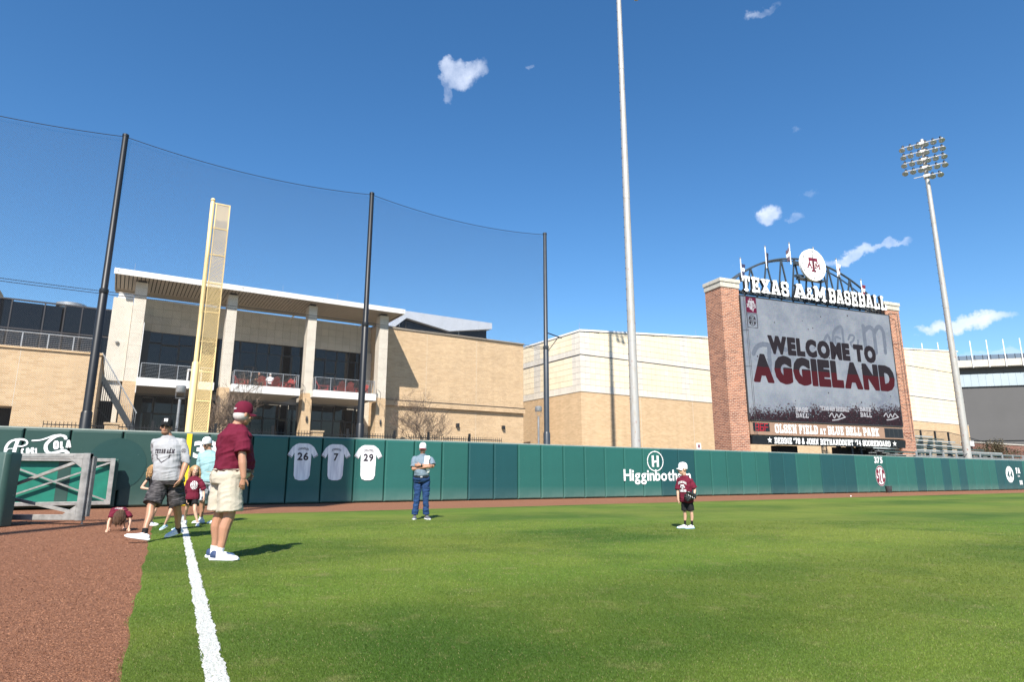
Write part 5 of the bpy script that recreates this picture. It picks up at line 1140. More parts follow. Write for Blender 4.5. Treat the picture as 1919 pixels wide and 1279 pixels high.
for x in np.arange(-11, 50, 1.6): MB().box(x, x + .05, -1.7, -1.6, 28.0, 29.15).build('rail_post', M['mullion_grey'], sd_)
for i, x in enumerate((-5.5, -2.2, 1.1, 4.4, 7.7, 11.0, 14.3, 17.6, 20.9)): MB().tube([(x, -1.8, 26.2), (x, -1.8, 32.6)], .11, 6).build('flag_mast', M['paint_white'], sd_)
# ================================================================== iron fence and brick piers behind the wall
fn = wthing('iron_fence', 'black iron picket fence behind the outfield wall below the balconies', 'fence', 6, 6.2)
PIER = [-2.35, 5.88, 10.12]
for a, b in ((-4.6, -2.62), (-2.1, 5.6), (6.15, 9.85), (10.4, 16.0)):
    for z in (2.2, 2.75, 2.95): part(fn, 'rail', MB().box(a, b, 6.18, 6.22, z - .02, z + .02), M['iron'])
    pk = MB()
    for s in np.arange(a, b, .13): pk.box(s - .011, s + .011, 6.19, 6.21, 0, 3.08)
    part(fn, 'pickets', pk, M['iron'])
    for s in np.arange(a + 1.2, b, 2.4): part(fn, 'post', MB().box(s - .05, s + .05, 6.15, 6.25, 0, 3.25), M['iron'])
for i, s in enumerate(PIER):
    pr = wthing('brick_pier', ['short buff brick pier beside the stair', 'short buff brick pier above the jersey numbered 26', 'short buff brick pier beside the bare tree on the right'][i], 'pier', s, 6.2, 'brick piers of the iron fence')
    part(pr, 'shaft', MB().box(s - .24, s + .24, 5.96, 6.44, 0, 3.02 if i < 2 else 2.85), M['buff_brick']); part(pr, 'cap', MB().box(s - .28, s + .28, 5.92, 6.48, 3.02 if i < 2 else 2.85, 3.1 if i < 2 else 2.93), M['buff_brick'])
# lamp posts
for i, (s, h) in enumerate(((0.13, 4.95), (19.68, 5.15))):
    lp = wthing('lamp_post', ['grey drum lamp post left of the yellow foul pole', 'grey drum lamp post left of the rightmost net pole'][i], 'lamp post', s, 8.0, 'drum lamp posts')
    part(lp, 'post', MB().lathe([(.065, 0), (.06, h - .55)], 12, (s, 8, 0)), M['galv'], True); part(lp, 'drum', MB().lathe([(.20, h - .24), (.21, h - .22), (.21, h + .04), (.18, h + .07), (.02, h + .09)], 20, (s, 8, 0)), M['galv'], True)
    part(lp, 'cage', MB().tube([(s - .18, 8, h - .24), (s - .18, 8, h - .5), (s + .18, 8, h - .5), (s + .18, 8, h - .24)], .014, 6), M['galv'])
# ================================================================== bare trees
M['bark'] = pm('bark', (.115, .085, .062), .9, .25, 9, .3, 40); M['twig'] = pm('twig', (.17, .12, .085), .9, .2, 9)
def bare_tree(label, s, t, h, seed, spread=.5, levels=5, lean=0.0):
    tr = wthing('bare_tree', label, 'tree', s, t, 'leafless trees behind the outfield wall'); r = random.Random(seed)
    trunk = MB(); limbs = MB(); twigs = MB()
    def grow(p, d, L, rad, lev):
        pts = [p]; rads = [rad]; q = Vector(p); dd = Vector(d)
        n_ = 4 if lev < 2 else 3
        for k in range(n_):
            dd = (dd + Vector((r.uniform(-1, 1), r.uniform(-1, 1), r.uniform(-.5, .8))) * (.12 + .05 * lev)).normalized(); q = q + dd * (L / n_); pts.append(tuple(q)); rads.append(rad * (1 - .45 * (k + 1) / n_))
        (trunk if lev == 0 else limbs if lev < 3 else twigs).tube(pts, rads, 7 if lev == 0 else 5 if lev < 3 else 3, caps=lev < 2)
        if lev >= levels: return
        nb = [5, 5, 4, 4, 3, 2][min(lev, 5)]
        for k in range(nb):
            f_ = r.uniform(.35, 1.0) if lev else r.uniform(.5, 1.0); i = min(n_ - 1, int(f_ * n_)); base = Vector(pts[i]).lerp(Vector(pts[i + 1]), f_ * n_ - i if i < n_ else 0)
            ang = r.uniform(0, 6.28); side = Vector((math.cos(ang), math.sin(ang), 0)); nd = (dd * (1 - spread * .7) + side * spread * r.uniform(.7, 1.4) + Vector((0, 0, .18))).normalized()
            grow(tuple(base), nd, L * r.uniform(.55, .8), max(.0075, rads[-1] * r.uniform(.5, .72)), lev + 1)
    grow((s, t, 0), Vector((lean, 0, 1)), h * .40, .11, 0)
    part(tr, 'trunk', trunk, M['bark'], True)
    c_ = part(tr, 'limbs', limbs, M['bark'], True); c_ = part(tr, 'crown', twigs, M['twig']); c_['kind'] = 'stuff'
bare_tree('bare tree between the yellow foul pole and the second column', 1.75, 10, 6.5, 4, .5)
bare_tree('bare spreading tree before the windowless brick block', 12.75, 10, 6.2, 9, .62)
# leafy shrub by the low wall
sh = wthing('shrub', 'dark leafy shrub before the low red brick wall at the right edge', 'shrub', 82, 9.0)
lv = MB(); r = random.Random(12)
st_m = MB()
for k in range(26):
    a = r.uniform(0, 6.28); b_ = r.uniform(.1, 1.0); x, y, z = 82 + math.cos(a) * 3.3 * b_, 9 + math.sin(a) * 1.6 * b_, 2.2 + r.uniform(.2, 3.0) * (1 - .5 * b_)
    st_m.tube([(82 + math.cos(a) * .3, 9, 0), (82 + (x - 82) * .5, 9 + (y - 9) * .5, z * .6), (x, y, z)], [.05, .03, .012], 5)
    for j in range(210):
        px, py, pz = x + r.gauss(0, .42), y + r.gauss(0, .4), z + r.gauss(0, .34); s_ = r.uniform(.05, .11); q = Vector((r.uniform(-1, 1), r.uniform(-1, 1), r.uniform(-1, 1))).normalized() * s_; w_ = q.cross(Vector((r.uniform(-1, 1), r.uniform(-1, 1), 1))).normalized() * s_ * .5
        P = Vector((px, py, pz)); lv.quad(P - q, P + w_, P + q, P - w_)
part(sh, 'stems', st_m, M['bark']); o = part(sh, 'foliage', lv, pm('shrub_leaf', (.045, .052, .018), .6, .4, 2.0, tint=(.11, .075, .03))); o['kind'] = 'stuff'
# ================================================================== gates and low side wall
gy = 13.6
sw = thing('side_wall', 'low dark green padded wall end at the left edge', 'wall', (-9.86, 12.75, 0))
pd = MB(); prof = []
for k in range(9):
    a = math.pi / 2 * k / 8; prof.append((-.02 - .10 + .10 * math.sin(a), .10 - .10 * math.cos(a)))
pts = [(-8.0, 0.0)] + [(x, y) for x, y in prof] + [(-.02, .34), (-8, .34)]
n_ = len(pts); pd.add([(x, y, .02) for x, y in pts] + [(x, y, 1.40) for x, y in pts] + [(x + (-.03 if x > -5 else 0), y + (.03 if y < .1 else -.03), 1.44) for x, y in pts],
       [(i, (i + 1) % n_, (i + 1) % n_ + n_, i + n_) for i in range(n_)] + [(i + n_, (i + 1) % n_ + n_, (i + 1) % n_ + 2 * n_, i + 2 * n_) for i in range(n_)] + [tuple(range(2 * n_, 3 * n_)), tuple(range(n_ - 1, -1, -1))])
M['pad_side'] = pad_mat('pad_side', (.024, .062, .052), .2)
pd.build('pad', M['pad_side'], sw, True)
MB().box(-8, -.12, .34, .40, 0, 1.36).build('backing', pm('ply', (.12, .10, .07), .9), sw)
g1 = thing('field_gate', 'open gate with bare aluminium frame and diagonal braces nearest the camera', 'gate', (-9.6, gy, 0), 0, 'swing gates at the left')
A = M['aluminium']
X0, X1 = -1.30, .80; zb, zt = .09, 1.44
MB().box(X0, X1, -.05, .05, zt - .11, zt).build('top_rail', A, g1, bevel=.008); MB().box(X0, X1 - .02, -.05, .05, zb, zb + .11).build('bottom_rail', A, g1, bevel=.008)
MB().box(X1 - .15, X1, -.055, .055, zb - .01, zt + .004).build('end_stile', A, g1, bevel=.008)
MB().box(X0 - .02, X0 + .1, -.055, .055, zb - .01, zt + .004).build('hinge_stile', A, g1, bevel=.008)
MB().box(X1 + .02, X1 + .055, .0, .10, zb + .07, zt - .06).build('latch_plate', A, g1)
MB().box(X0 + .12, X1 - .35, -.058, -.05, zt - .07, zt - .03).build('rail_rib', A, g1)
MB().bar((X0 + .1, 0, .62), (X1 - .15, 0, zt - .12), .05, .06).build('diagonal_brace', A, g1); MB().bar((X0 + .1, 0, .62), (X1 - .15, 0, zb + .14), .05, .06).build('diagonal_brace', A, g1)
for z0, z1, zz in ((zt - .11, zt - .30, 1), (zb + .11, zb + .30, 0)): MB().add([(X1 - .152, -.052, z0), (X1 - .42, -.052, z0), (X1 - .152, -.052, z1), (X1 - .152, .052, z0), (X1 - .42, .052, z0), (X1 - .152, .052, z1)], [(0, 1, 2), (5, 4, 3), (0, 3, 4, 1), (1, 4, 5, 2), (2, 5, 3, 0)]).build('gusset', A, g1)
MB().tube([(X1 - .06, .06, .5), (X1 - .06, .06, 0.0)], .014, 6).build('drop_bolt', M['galv'], g1)
g2 = wthing('field_gate', 'open gate with teal backed pads lying along the wall under the script', 'gate', -3.9, -.62, 'swing gates at the left')
s0, s1 = -6.2, -2.08; zb, zt = .12, 1.52; y0 = -.62
part(g2, 'top_rail', MB().box(s0, s1, y0 - .05, y0 + .05, zt - .10, zt), A, bevel=.008); part(g2, 'bottom_rail', MB().box(s0, s1, y0 - .05, y0 + .05, zb, zb + .11), A, bevel=.008)
for a, b in ((s1 - .13, s1), (s0, s0 + .12)): part(g2, 'stile', MB().box(a, b, y0 - .055, y0 + .055, zb, zt + .004), A, bevel=.008)
mid = -3.95
for q in (-1, 1):
    part(g2, 'diagonal_brace', MB().bar((s1 - .13, y0 - .01 + q * .006, zt - .12 if q > 0 else zb + .13), (mid - .9, y0 - .01 + q * .006, .82 - q * .52), .05, .05), A)
for a, b in ((s0, -3.53), (-3.35 + .14, s1 + .02)): part(g2, 'pad_back', MB().box(a, b, y0 + .10, y0 + .13, zb, zt - .02), M['pad_back'])
part(g2, 'pad_seam', MB().box(-3.53, -3.21, y0 + .09, y0 + .14, zb - .02, zt - .02), M['pad_side'])
part(g2, 'pad', MB().box(s0, s1 + .10, y0 + .14, y0 + .34, .05, zt - .01), M['pad_side'], bevel=.03)
# ================================================================== adirondack chairs and table on the balconies
def chair(label, s, t, rz, group='red deck chairs on the balconies'):
    c = thing('deck_chair', label, 'chair', W(s, t, 6.985), WANG + rz, group); m = M['red_chair']
    for k in range(5): MB().add([(-.25 + k * .1 + x, .12 + y * (1) , z) for x, y, z in [(0, 0, .30), (.09, 0, .30), (.09, .38, .98 - abs(k - 2) * .05), (0, .38, .98 - abs(k - 2) * .05), (0, .03, .30), (.09, .03, .30), (.09, .41, .98 - abs(k - 2) * .05), (0, .41, .98 - abs(k - 2) * .05)]], [(0, 1, 2, 3), (7, 6, 5, 4), (0, 4, 5, 1), (1, 5, 6, 2), (2, 6, 7, 3), (3, 7, 4, 0)]).build('back_slat', m, c)
    for k in range(5): MB().box(-.26, .26, -.42 + k * .11, -.33 + k * .11, .38 - k * .022, .40 - k * .022).build('seat_slat', m, c)
    for x in (-.30, .26):
        MB().box(x, x + .045, -.40, -.31, 0, .58).build('front_leg', m, c); MB().bar((x + .02, -.38, .33), (x + .02, .55, .04), .03, .10).build('side_rail', m, c)
        MB().box(x - .04, x + .09, -.48, .30, .58, .605).build('armrest', m, c); MB().box(x, x + .04, .26, .33, .1, .58).build('rear_post', m, c)
    return c
chair('red deck chair at the left end of the middle balcony', 4.85, 22.9, R(60)); chair('red deck chair left of the people on the middle balcony', 6.25, 23.2, R(170))
chair('red deck chair right of the people on the middle balcony', 7.0, 23.0, R(200)); chair('red deck chair facing left on the middle balcony', 7.75, 22.9, R(-70)); chair('red deck chair at the right end of the middle balcony', 8.1, 23.2, R(-60))
chair('red deck chair facing right at the left of the right balcony', 10.5, 22.9, R(75)); chair('red deck chair seen from behind on the right balcony, left of a pair', 11.7, 22.7, R(185)); chair('red deck chair seen from behind on the right balcony, right of a pair', 12.45, 22.8, R(176))
chair('red deck chair behind the net pole on the right balcony', 13.5, 22.9, R(-60))
tb = thing('patio_table', 'pale patio table at the right of the left balcony', 'table', W(1.9, 23.0, 6.985), WANG)
MB().box(-.45, .45, -.35, .35, .98, 1.03).build('table_top', M['paint_white'], tb)
for x in (-.4, .4):
    for y in (-.3, .3): MB().box(x - .025, x + .025, y - .025, y + .025, 0, .98).build('leg', M['paint_white'], tb)
no_ = wthing('notice', 'small white notice on the wall coping left of the scoreboard', 'sign', 25.47, .7)
part(no_, 'plate', MB().box(25.3, 25.64, .69, .71, 2.5, 2.84), M['paint_white']); part(no_, 'symbol', MB().box(25.40, 25.54, .683, .689, 2.58, 2.76), M['maroon_paint']); part(no_, 'stake', MB().box(25.45, 25.49, .711, .73, 0, 2.6), M['galv'])
# ================================================================== people
from mathutils import noise as mnoise
from mathutils.bvhtree import BVHTree
def skin_mat(name, base):
    m, t, bs = new_mat(name)
    co = N(t, 'ShaderNodeTexCoord'); n1 = N(t, 'ShaderNodeTexNoise'); n1.inputs['Scale'].default_value = 9; n1.inputs['Detail'].default_value = 4; t.links.new(co.outputs['Object'], n1.inputs['Vector'])
    c = mix(t, n1.outputs['Fac'], tuple(q * .86 for q in base), (base[0] * 1.12, base[1] * 1.06, base[2] * 1.02))
    t.links.new(c, bs.inputs['Base Color']); bs.inputs['Roughness'].default_value = .5; bs.inputs['Subsurface Weight'].default_value = .08; bs.inputs['Subsurface Radius'].default_value = (.012, .005, .003); return m
M['skin_tan'] = skin_mat('skin_tan', (.37, .20, .122)); M['skin_fair'] = skin_mat('skin_fair', (.54, .335, .235)); M['skin_ruddy'] = skin_mat('skin_ruddy', (.42, .22, .14))
def cloth(name, c, var=.1, scale=12, rough=.85): return pm(name, c, rough, var, scale, .25, 160, spec=.25)
M['c_maroon'] = cloth('polo_maroon', (.115, .007, .024)); M['c_tee'] = cloth('tee_maroon', (.125, .010, .026)); M['c_khaki'] = cloth('short_khaki', (.47, .42, .335)); M['c_grey'] = cloth('shirt_grey', (.33, .335, .345), .06)
def streak_cloth():
    m, t, bs = new_mat('short_charcoal'); co = N(t, 'ShaderNodeTexCoord'); mp = N(t, 'ShaderNodeMapping'); mp.inputs['Scale'].default_value = (9, 9, 90); t.links.new(co.outputs['Object'], mp.inputs[0])
    n1 = N(t, 'ShaderNodeTexNoise'); n1.inputs['Scale'].default_value = 1.2; n1.inputs['Detail'].default_value = 3; t.links.new(mp.outputs[0], n1.inputs['Vector']); r = N(t, 'ShaderNodeMapRange'); r.inputs[1].default_value = .46; r.inputs[2].default_value = .66; t.links.new(n1.outputs['Fac'], r.inputs[0])
    t.links.new(mix(t, r.outputs[0], (.012, .010, .011), (.10, .09, .092)), bs.inputs['Base Color']); bs.inputs['Roughness'].default_value = .8; return m
M['c_char'] = streak_cloth(); M['c_black'] = cloth('cloth_black', (.012, .012, .013)); M['c_aqua'] = cloth('tee_aqua', (.26, .42, .44), .06); M['c_lgrey'] = cloth('short_grey', (.42, .44, .48)); M['c_white'] = cloth('cloth_white', (.76, .76, .76), .04)
M['c_blueshirt'] = cloth('shirt_blue', (.15, .20, .245), .14, 40); M['c_denim'] = cloth('denim', (.016, .045, .125), .28, 9); M['leather'] = pm('leather', (.05, .018, .012), .45, .1); M['black_leather'] = pm('black_leather', (.012, .012, .012), .32, .1)
M['hair_white'] = pm('hair_white', (.50, .47, .44), .8, .15, 60); M['hair_brown'] = pm('hair_brown', (.075, .038, .020), .6, .3, 40); M['hair_blond'] = pm('hair_blond', (.40, .235, .105), .6, .3, 30); M['beard'] = pm('beard', (.22, .12, .07), .9, .2, 60)
M['shoe_white'] = pm('shoe_white', (.72, .72, .74), .6, .05); M['shoe_sole'] = pm('shoe_sole', (.78, .78, .78), .7, .04); M['shoe_navy'] = pm('shoe_navy', (.03, .05, .12), .6, .1); M['shoe_grey'] = pm('shoe_grey', (.10, .105, .12), .7, .2, 30); M['shoe_blue'] = pm('shoe_blue', (.30, .48, .62), .6, .1); M['shoe_black'] = pm('shoe_black', (.02, .02, .02), .6, .1)
M['lens'] = pm('sunglass_lens', (.008, .008, .009), .1, .05, spec=.8); M['lip'] = pm('lip', (.28, .09, .075), .6, .1); M['eye_white'] = pm('eye_white', (.6, .58, .55), .3, .02); M['iris'] = pm('iris', (.02, .014, .01), .2, .05)
V3 = lambda a: Vector(a)
def fdir(yaw): return Vector((math.sin(yaw), -math.cos(yaw), 0))
def ldir(yaw): return Vector((math.cos(yaw), math.sin(yaw), 0))
def ell(mb, c, rx, ry, rz, yaw=0.0, pitch=0.0, n=14, roll=0.0):
    """ellipsoid; rx across, ry front-back, rz up"""
    rot = Matrix.Rotation(yaw, 3, 'Z') @ Matrix.Rotation(pitch, 3, 'X') @ Matrix.Rotation(roll, 3, 'Y'); c = V3(c); vs = []; fs = []; m_ = n // 2
    for i in range(1, m_):
        th = math.pi * i / m_
        for j in range(n): ph = 2 * math.pi * j / n; vs.append(c + rot @ Vector((rx * math.sin(th) * math.cos(ph), ry * math.sin(th) * math.sin(ph), rz * math.cos(th))))
    a = len(vs); vs += [c + rot @ Vector((0, 0, rz)), c + rot @ Vector((0, 0, -rz))]
    for i in range(m_ - 2):
        for j in range(n): fs.append((i * n + j, i * n + (j + 1) % n, (i + 1) * n + (j + 1) % n, (i + 1) * n + j)[::-1])
    for j in range(n): fs.append((a, j, (j + 1) % n)); fs.append((a + 1, (m_ - 2) * n + (j + 1) % n, (m_ - 2) * n + j))
    mb.add(vs, fs)
def limb(mb, pts, rads, n=12, round_ends=True):
    P = smooth_pts([tuple(p) for p in pts], 5) if len(pts) > 2 else [tuple(p) for p in pts]
    L = [0]; 
    for a, b in zip(pts[:-1], pts[1:]): L.append(L[-1] + (V3(b) - V3(a)).length)
    l = [0]
    for a, b in zip(P[:-1], P[1:]): l.append(l[-1] + (V3(b) - V3(a)).length)
    rr = np.interp(np.array(l) / max(l[-1], 1e-6), np.array(L) / L[-1], rads)
    mb.tube(P, list(rr), n)
    if round_ends:
        for p, r in ((pts[0], rads[0]), (pts[-1], rads[-1])): ell(mb, p, r, r, r, n=10)
def loft(mb, rings, n=20):
    """rings: (center, side vec, depth vec)"""
    vs = []
    for c, a, b in rings:
        for j in range(n): t = 2 * math.pi * j / n; vs.append(c + a * math.copysign(abs(math.cos(t)) ** .9, math.cos(t)) + b * math.copysign(abs(math.sin(t)) ** .9, math.sin(t)))
    k = len(rings); fs = [(i * n + j, i * n + (j + 1) % n, (i + 1) * n + (j + 1) % n, (i + 1) * n + j) for i in range(k - 1) for j in range(n)]
    fs += [tuple(range(n - 1, -1, -1)), tuple((k - 1) * n + j for j in range(n))]; mb.add(vs, fs)
def torso_rings(J, sect, infl, twist):
    pel, nk = V3(J['pelvis']), V3(J['neck']); out = []; ax = (nk - pel)
    for f_, hw, hd, yo in sect:
        yw = J['yaw'] + twist * max(0, min(1, f_)); c = pel + ax * f_ + fdir(yw) * yo
        out.append((c, ldir(yw) * (hw + infl), fdir(yw) * (hd + infl)))
    return out
def solidify_mesh(mb, name, mat, parent, voxel=.008, sm=4, fold=0.0, fscale=9.0, fstretch=(1, 1, 1), post=None):
    o = mb.build(name, mat, None); md = o.modifiers.new('r', 'REMESH'); md.mode = 'VOXEL'; md.voxel_size = voxel; md.use_smooth_shade = True
    ms = o.modifiers.new('s', 'SMOOTH'); ms.factor = .5; ms.iterations = sm
    dg = bpy.context.evaluated_depsgraph_get(); dg.update(); me = bpy.data.meshes.new_from_object(o.evaluated_get(dg)); old = o.data
    o.modifiers.clear(); o.data = me; bpy.data.meshes.remove(old); me.name = name; me.materials.clear()
    for m_ in (mat if isinstance(mat, list) else [mat]): me.materials.append(m_)
    n = len(me.vertices); co = np.empty(n * 3, np.float32); me.vertices.foreach_get('co', co); co = co.reshape(-1, 3)
    if fold:
        no_ = np.empty(n * 3, np.float32); me.vertex_normals.foreach_get('vector', no_); no_ = no_.reshape(-1, 3)
        d = np.array([mnoise.noise((p[0] * fscale * fstretch[0], p[1] * fscale * fstretch[1], p[2] * fscale * fstretch[2])) + .7 * (1 - 2.2 * abs(mnoise.noise((p[0] * 5 + p[2] * 4, p[1] * 5, p[2] * 15 - p[0] * 5)))) + .5 * (1 - 2.2 * abs(mnoise.noise((p[0] * 15 + 7, p[1] * 15, p[2] * 4)))) - .4 for p in co.tolist()], np.float32)
        co = co + no_ * (d * fold)[:, None]
    if post is not None: co = post(co)
    me.vertices.foreach_set('co', co.reshape(-1).astype(np.float32)); me.polygons.foreach_set('use_smooth', np.ones(len(me.polygons), bool)); me.update()
    if parent is not None: o.parent = parent
    return o
def hand(mb, wrist, d, palm_n, side, k=1.0, curl=.5, spread=1.0):
    """palm, four unequal bent fingers and a thumb leaving the side of the palm. d: along the hand, palm_n: towards the palm side, side: thumb side"""
    w, d, nn, s = V3(wrist), V3(d).normalized(), V3(palm_n).normalized(), V3(side).normalized()
    K = lambda a, b, c: w + d * (a * k) + s * (b * k) + nn * (c * k)
    limb(mb, [K(-.01, 0, 0), K(.03, .008, 0), K(.085, .018, .002)], [.024 * k, .021 * k, .014 * k], 10); limb(mb, [K(-.01, 0, 0), K(.03, -.008, 0), K(.08, -.022, .002)], [.024 * k, .020 * k, .013 * k], 10); limb(mb, [K(.0, 0, 0), K(.085, 0, .0)], [.02 * k, .015 * k], 10)
    for i, (b, L, a0) in enumerate(((.031, .075, .085), (.0105, .084, .088), (-.0105, .078, .085), (-.031, .062, .078))):
        pts = [K(a0 - .012, b * .85, 0)]; ang = .18 + curl * .35; p = pts[0]; bb = b * spread
        for q, fr in enumerate((.45, .32, .26)):
            p = p + (d * math.cos(ang) + nn * math.sin(ang) + s * (bb * 1.6)) * (L * fr * k); pts.append(p); ang += curl * .75
        limb(mb, pts, [.0095 * k, .009 * k, .0085 * k, .0072 * k], 8)
    limb(mb, [K(.022, .022, .004), K(.05, .048, .012), K(.075, .060, .02), K(.094, .062, .03)], [.013 * k, .0115 * k, .010 * k, .008 * k], 8)
def shoe(parent, heel, toe, k, mats, pitch=0.0, low=False):
    """upper, sole and laces along heel->toe"""
    h, t = V3(heel), V3(toe); d = (t - h); L = d.length; d.normalize(); s = Vector((0, 0, 1)).cross(d).normalized(); u = d.cross(s)
    if u.z < 0: u = -u
    def prof(rows, infl=0.0):
        return [(h + d * (f_ * L) + u * zc, s * (hw + infl), u * hh) for f_, hw, hh, zc in rows]
    mb = MB(); loft(mb, prof([(.0, .018 * k, .026 * k, .048 * k), (.05, .033 * k, .036 * k, .052 * k), (.20, .037 * k, .044 * k, .060 * k), (.34, .039 * k, .045 * k, .060 * k), (.46, .041 * k, .038 * k, .052 * k), (.60, .044 * k, .030 * k, .046 * k), (.80, .045 * k, .025 * k, .040 * k), (.93, .039 * k, .021 * k, .037 * k), (1.0, .022 * k, .013 * k, .033 * k)]), 16)
    up_ = solidify_mesh(mb, 'shoe', mats[0], parent, .007, 3)
    mb = MB(); loft(mb, prof([(-.04, .024 * k, .017 * k, .026 * k), (.02, .041 * k, .022 * k, .022 * k), (.3, .043 * k, .022 * k, .022 * k), (.65, .051 * k, .019 * k, .019 * k), (.88, .048 * k, .017 * k, .019 * k), (1.03, .022 * k, .012 * k, .026 * k)]), 16)
    mb.build('sole', mats[1], up_, True)
    mb = MB()
    for f_ in (.44, .50, .56, .62): mb.bar(h + d * (f_ * L) + u * ((.090 - (f_ - .40) * .12) * k) - s * .024 * k, h + d * (f_ * L) + u * ((.090 - (f_ - .40) * .12) * k) + s * .024 * k, .008 * k)
    mb.build('laces', mats[2] if len(mats) > 2 else mats[1], up_)
    if len(mats) > 3:
        mb = MB(); loft(mb, prof([(-.005, .022 * k, .034 * k, .06 * k), (.05, .037 * k, .048 * k, .062 * k), (.2, .042 * k, .05 * k, .062 * k), (.24, .041 * k, .048 * k, .06 * k)]), 14); mb.build('heel_counter', mats[3], up_, True)
    return up_
def decal(parent, host, mb2, centre, yaw, mat, name='chest_print', off=.004, tilt=0.0):
    """wrap a flat print (x across, z up) on to a garment"""
    me = host.data; bvh = BVHTree.FromPolygons([v.co[:] for v in me.vertices], [p.vertices[:] for p in me.polygons])
    f, l, c = fdir(yaw), ldir(yaw), V3(centre); vs = []
    for x, y, z in mb2.v:
        p = c + l * x + Vector((0, 0, z)) + f * .6; hit = bvh.ray_cast(p, -f)
        vs.append((hit[0] + f * off) if hit[0] is not None else c + l * x + Vector((0, 0, z)) + f * .1)
    mb = MB(); mb.add(vs, mb2.f); return mb.build(name, mat, parent or host)
def head_prims(mb, c, hs, yaw, pitch, J):
    rot = Matrix.Rotation(yaw, 3, 'Z') @ Matrix.Rotation(pitch, 3, 'X'); P = lambda x, y, z: V3(c) + rot @ Vector((x * hs, -y * hs, z * hs))   # y forward
    ell(mb, P(0, -.012, .03), .074 * hs, .094 * hs, .092 * hs, yaw, pitch, 16); ell(mb, P(0, .018, -.035), .058 * hs, .07 * hs, .082 * hs, yaw, pitch, 14)
    ell(mb, P(0, .045, -.088), .032 * hs, .03 * hs, .026 * hs, yaw, pitch, 12); ell(mb, P(0, .072, .028), .052 * hs, .016 * hs, .014 * hs, yaw, pitch, 10)
    limb(mb, [P(0, .082, .018), P(0, .098, -.012), P(0, .102, -.024)], [.008 * hs, .011 * hs, .013 * hs], 8); ell(mb, P(0, .082, -.055), .022 * hs, .014 * hs, .011 * hs, yaw, pitch, 10)
    for s in (-1, 1): ell(mb, P(s * .077, -.008, -.002), .009 * hs, .020 * hs, .032 * hs, yaw, pitch, 10); ell(mb, P(s * .035, .058, -.026), .024 * hs, .02 * hs, .02 * hs, yaw, pitch, 10)
    return P, rot
def cap(parent, P, rot, hs, mat, brim_mat, back=False, name='cap'):
    mb = MB(); n = 20; vs = []; fs = []
    prof = [(1.0, .0), (1.03, .02), (1.02, .05), (.93, .085), (.74, .112), (.46, .127), (.15, .132)]
    for k, z in prof:
        for j in range(n):
            a = 2 * math.pi * j / n; vs.append(P(math.cos(a) * .082 * k, -.012 + math.sin(a) * .104 * k, z + .03 - (.012 * (1 - math.sin(a)) if z < .03 else 0)))
    for i in range(len(prof) - 1):
        for j in range(n): fs.append((i * n + j, i * n + (j + 1) % n, (i + 1) * n + (j + 1) % n, (i + 1) * n + j))
    fs.append(tuple((len(prof) - 1) * n + j for j in range(n))); fs.append(tuple(range(n - 1, -1, -1))); mb.add(vs, fs); o = mb.build(name, mat, parent, True)
    sg = -1 if back else 1; mb = MB(); vs = []; m_ = 12
    for t_ in (0, 1):
        for r_ in range(4):
            for j in range(m_ + 1):
                a = math.radians(90 - 62 + 124 * j / m_); e = r_ / 3; k = 1.0 + e * .66 * math.sin(a) ** .8
                vs.append(P(math.cos(a) * .080 * (1 + .12 * e), sg * (math.sin(a) * .100 * k) - .012 * (1 if sg > 0 else 1), .034 - e * .012 - .05 * (math.cos(a) ** 2) * (.35 + e * .5) - t_ * .006))
    Nn = m_ + 1; q = 4 * Nn; fs = []
    for r_ in range(3):
        for j in range(m_): a = r_ * Nn + j; fs += [(a, a + 1, a + Nn + 1, a + Nn), (a + q, a + q + Nn, a + q + Nn + 1, a + q + 1)]
    for j in range(m_): a = 3 * Nn + j; fs.append((a, a + 1, a + q + 1, a + q))
    for r_ in range(3): a = r_ * Nn; b = a + m_; fs += [(a, a + Nn, a + Nn + q, a + q), (b, b + q, b + q + Nn, b + Nn)]
    mb.add(vs, fs); mb.build('brim', brim_mat, o, True)
    ell_ = MB(); ell(ell_, P(0, -.012, .164), .007 * hs, .007 * hs, .004 * hs, n=8); ell_.build('button', mat, o, True)
    return o
def glasses(parent, P, yaw, hs, clear=False):
    mb = MB()
    for s in (-1, 1):
        ell(mb, P(s * .034, .088, .006), .027 * hs, .007 * hs, .017 * hs, yaw + s * .22, 0, 12); mb.bar(P(s * .058, .078, .012), P(s * .078, -.005, .012), .006 * hs)
    mb.bar(P(-.012, .094, .012), P(.012, .094, .012), .006 * hs); return mb.build('sunglasses', M['lens'], parent, True)
def face(parent, P, yaw, hs, eyes=True):
    mb = MB(); ell(mb, P(0, .0925, -.056), .021 * hs, .005 * hs, .0055 * hs, yaw, 0, 10); mb.build('lips', M['lip'], parent, True)
    if eyes:
        for s in (-1, 1):
            mb = MB(); ell(mb, P(s * .032, .079, .006), .012 * hs, .006 * hs, .006 * hs, yaw, 0, 10); e_ = mb.build('eye', M['eye_white'], parent, True)
            mb = MB(); ell(mb, P(s * .032, .0845, .006), .0055 * hs, .003 * hs, .0058 * hs, yaw, 0, 8); mb.build('iris', M['iris'], e_, True)
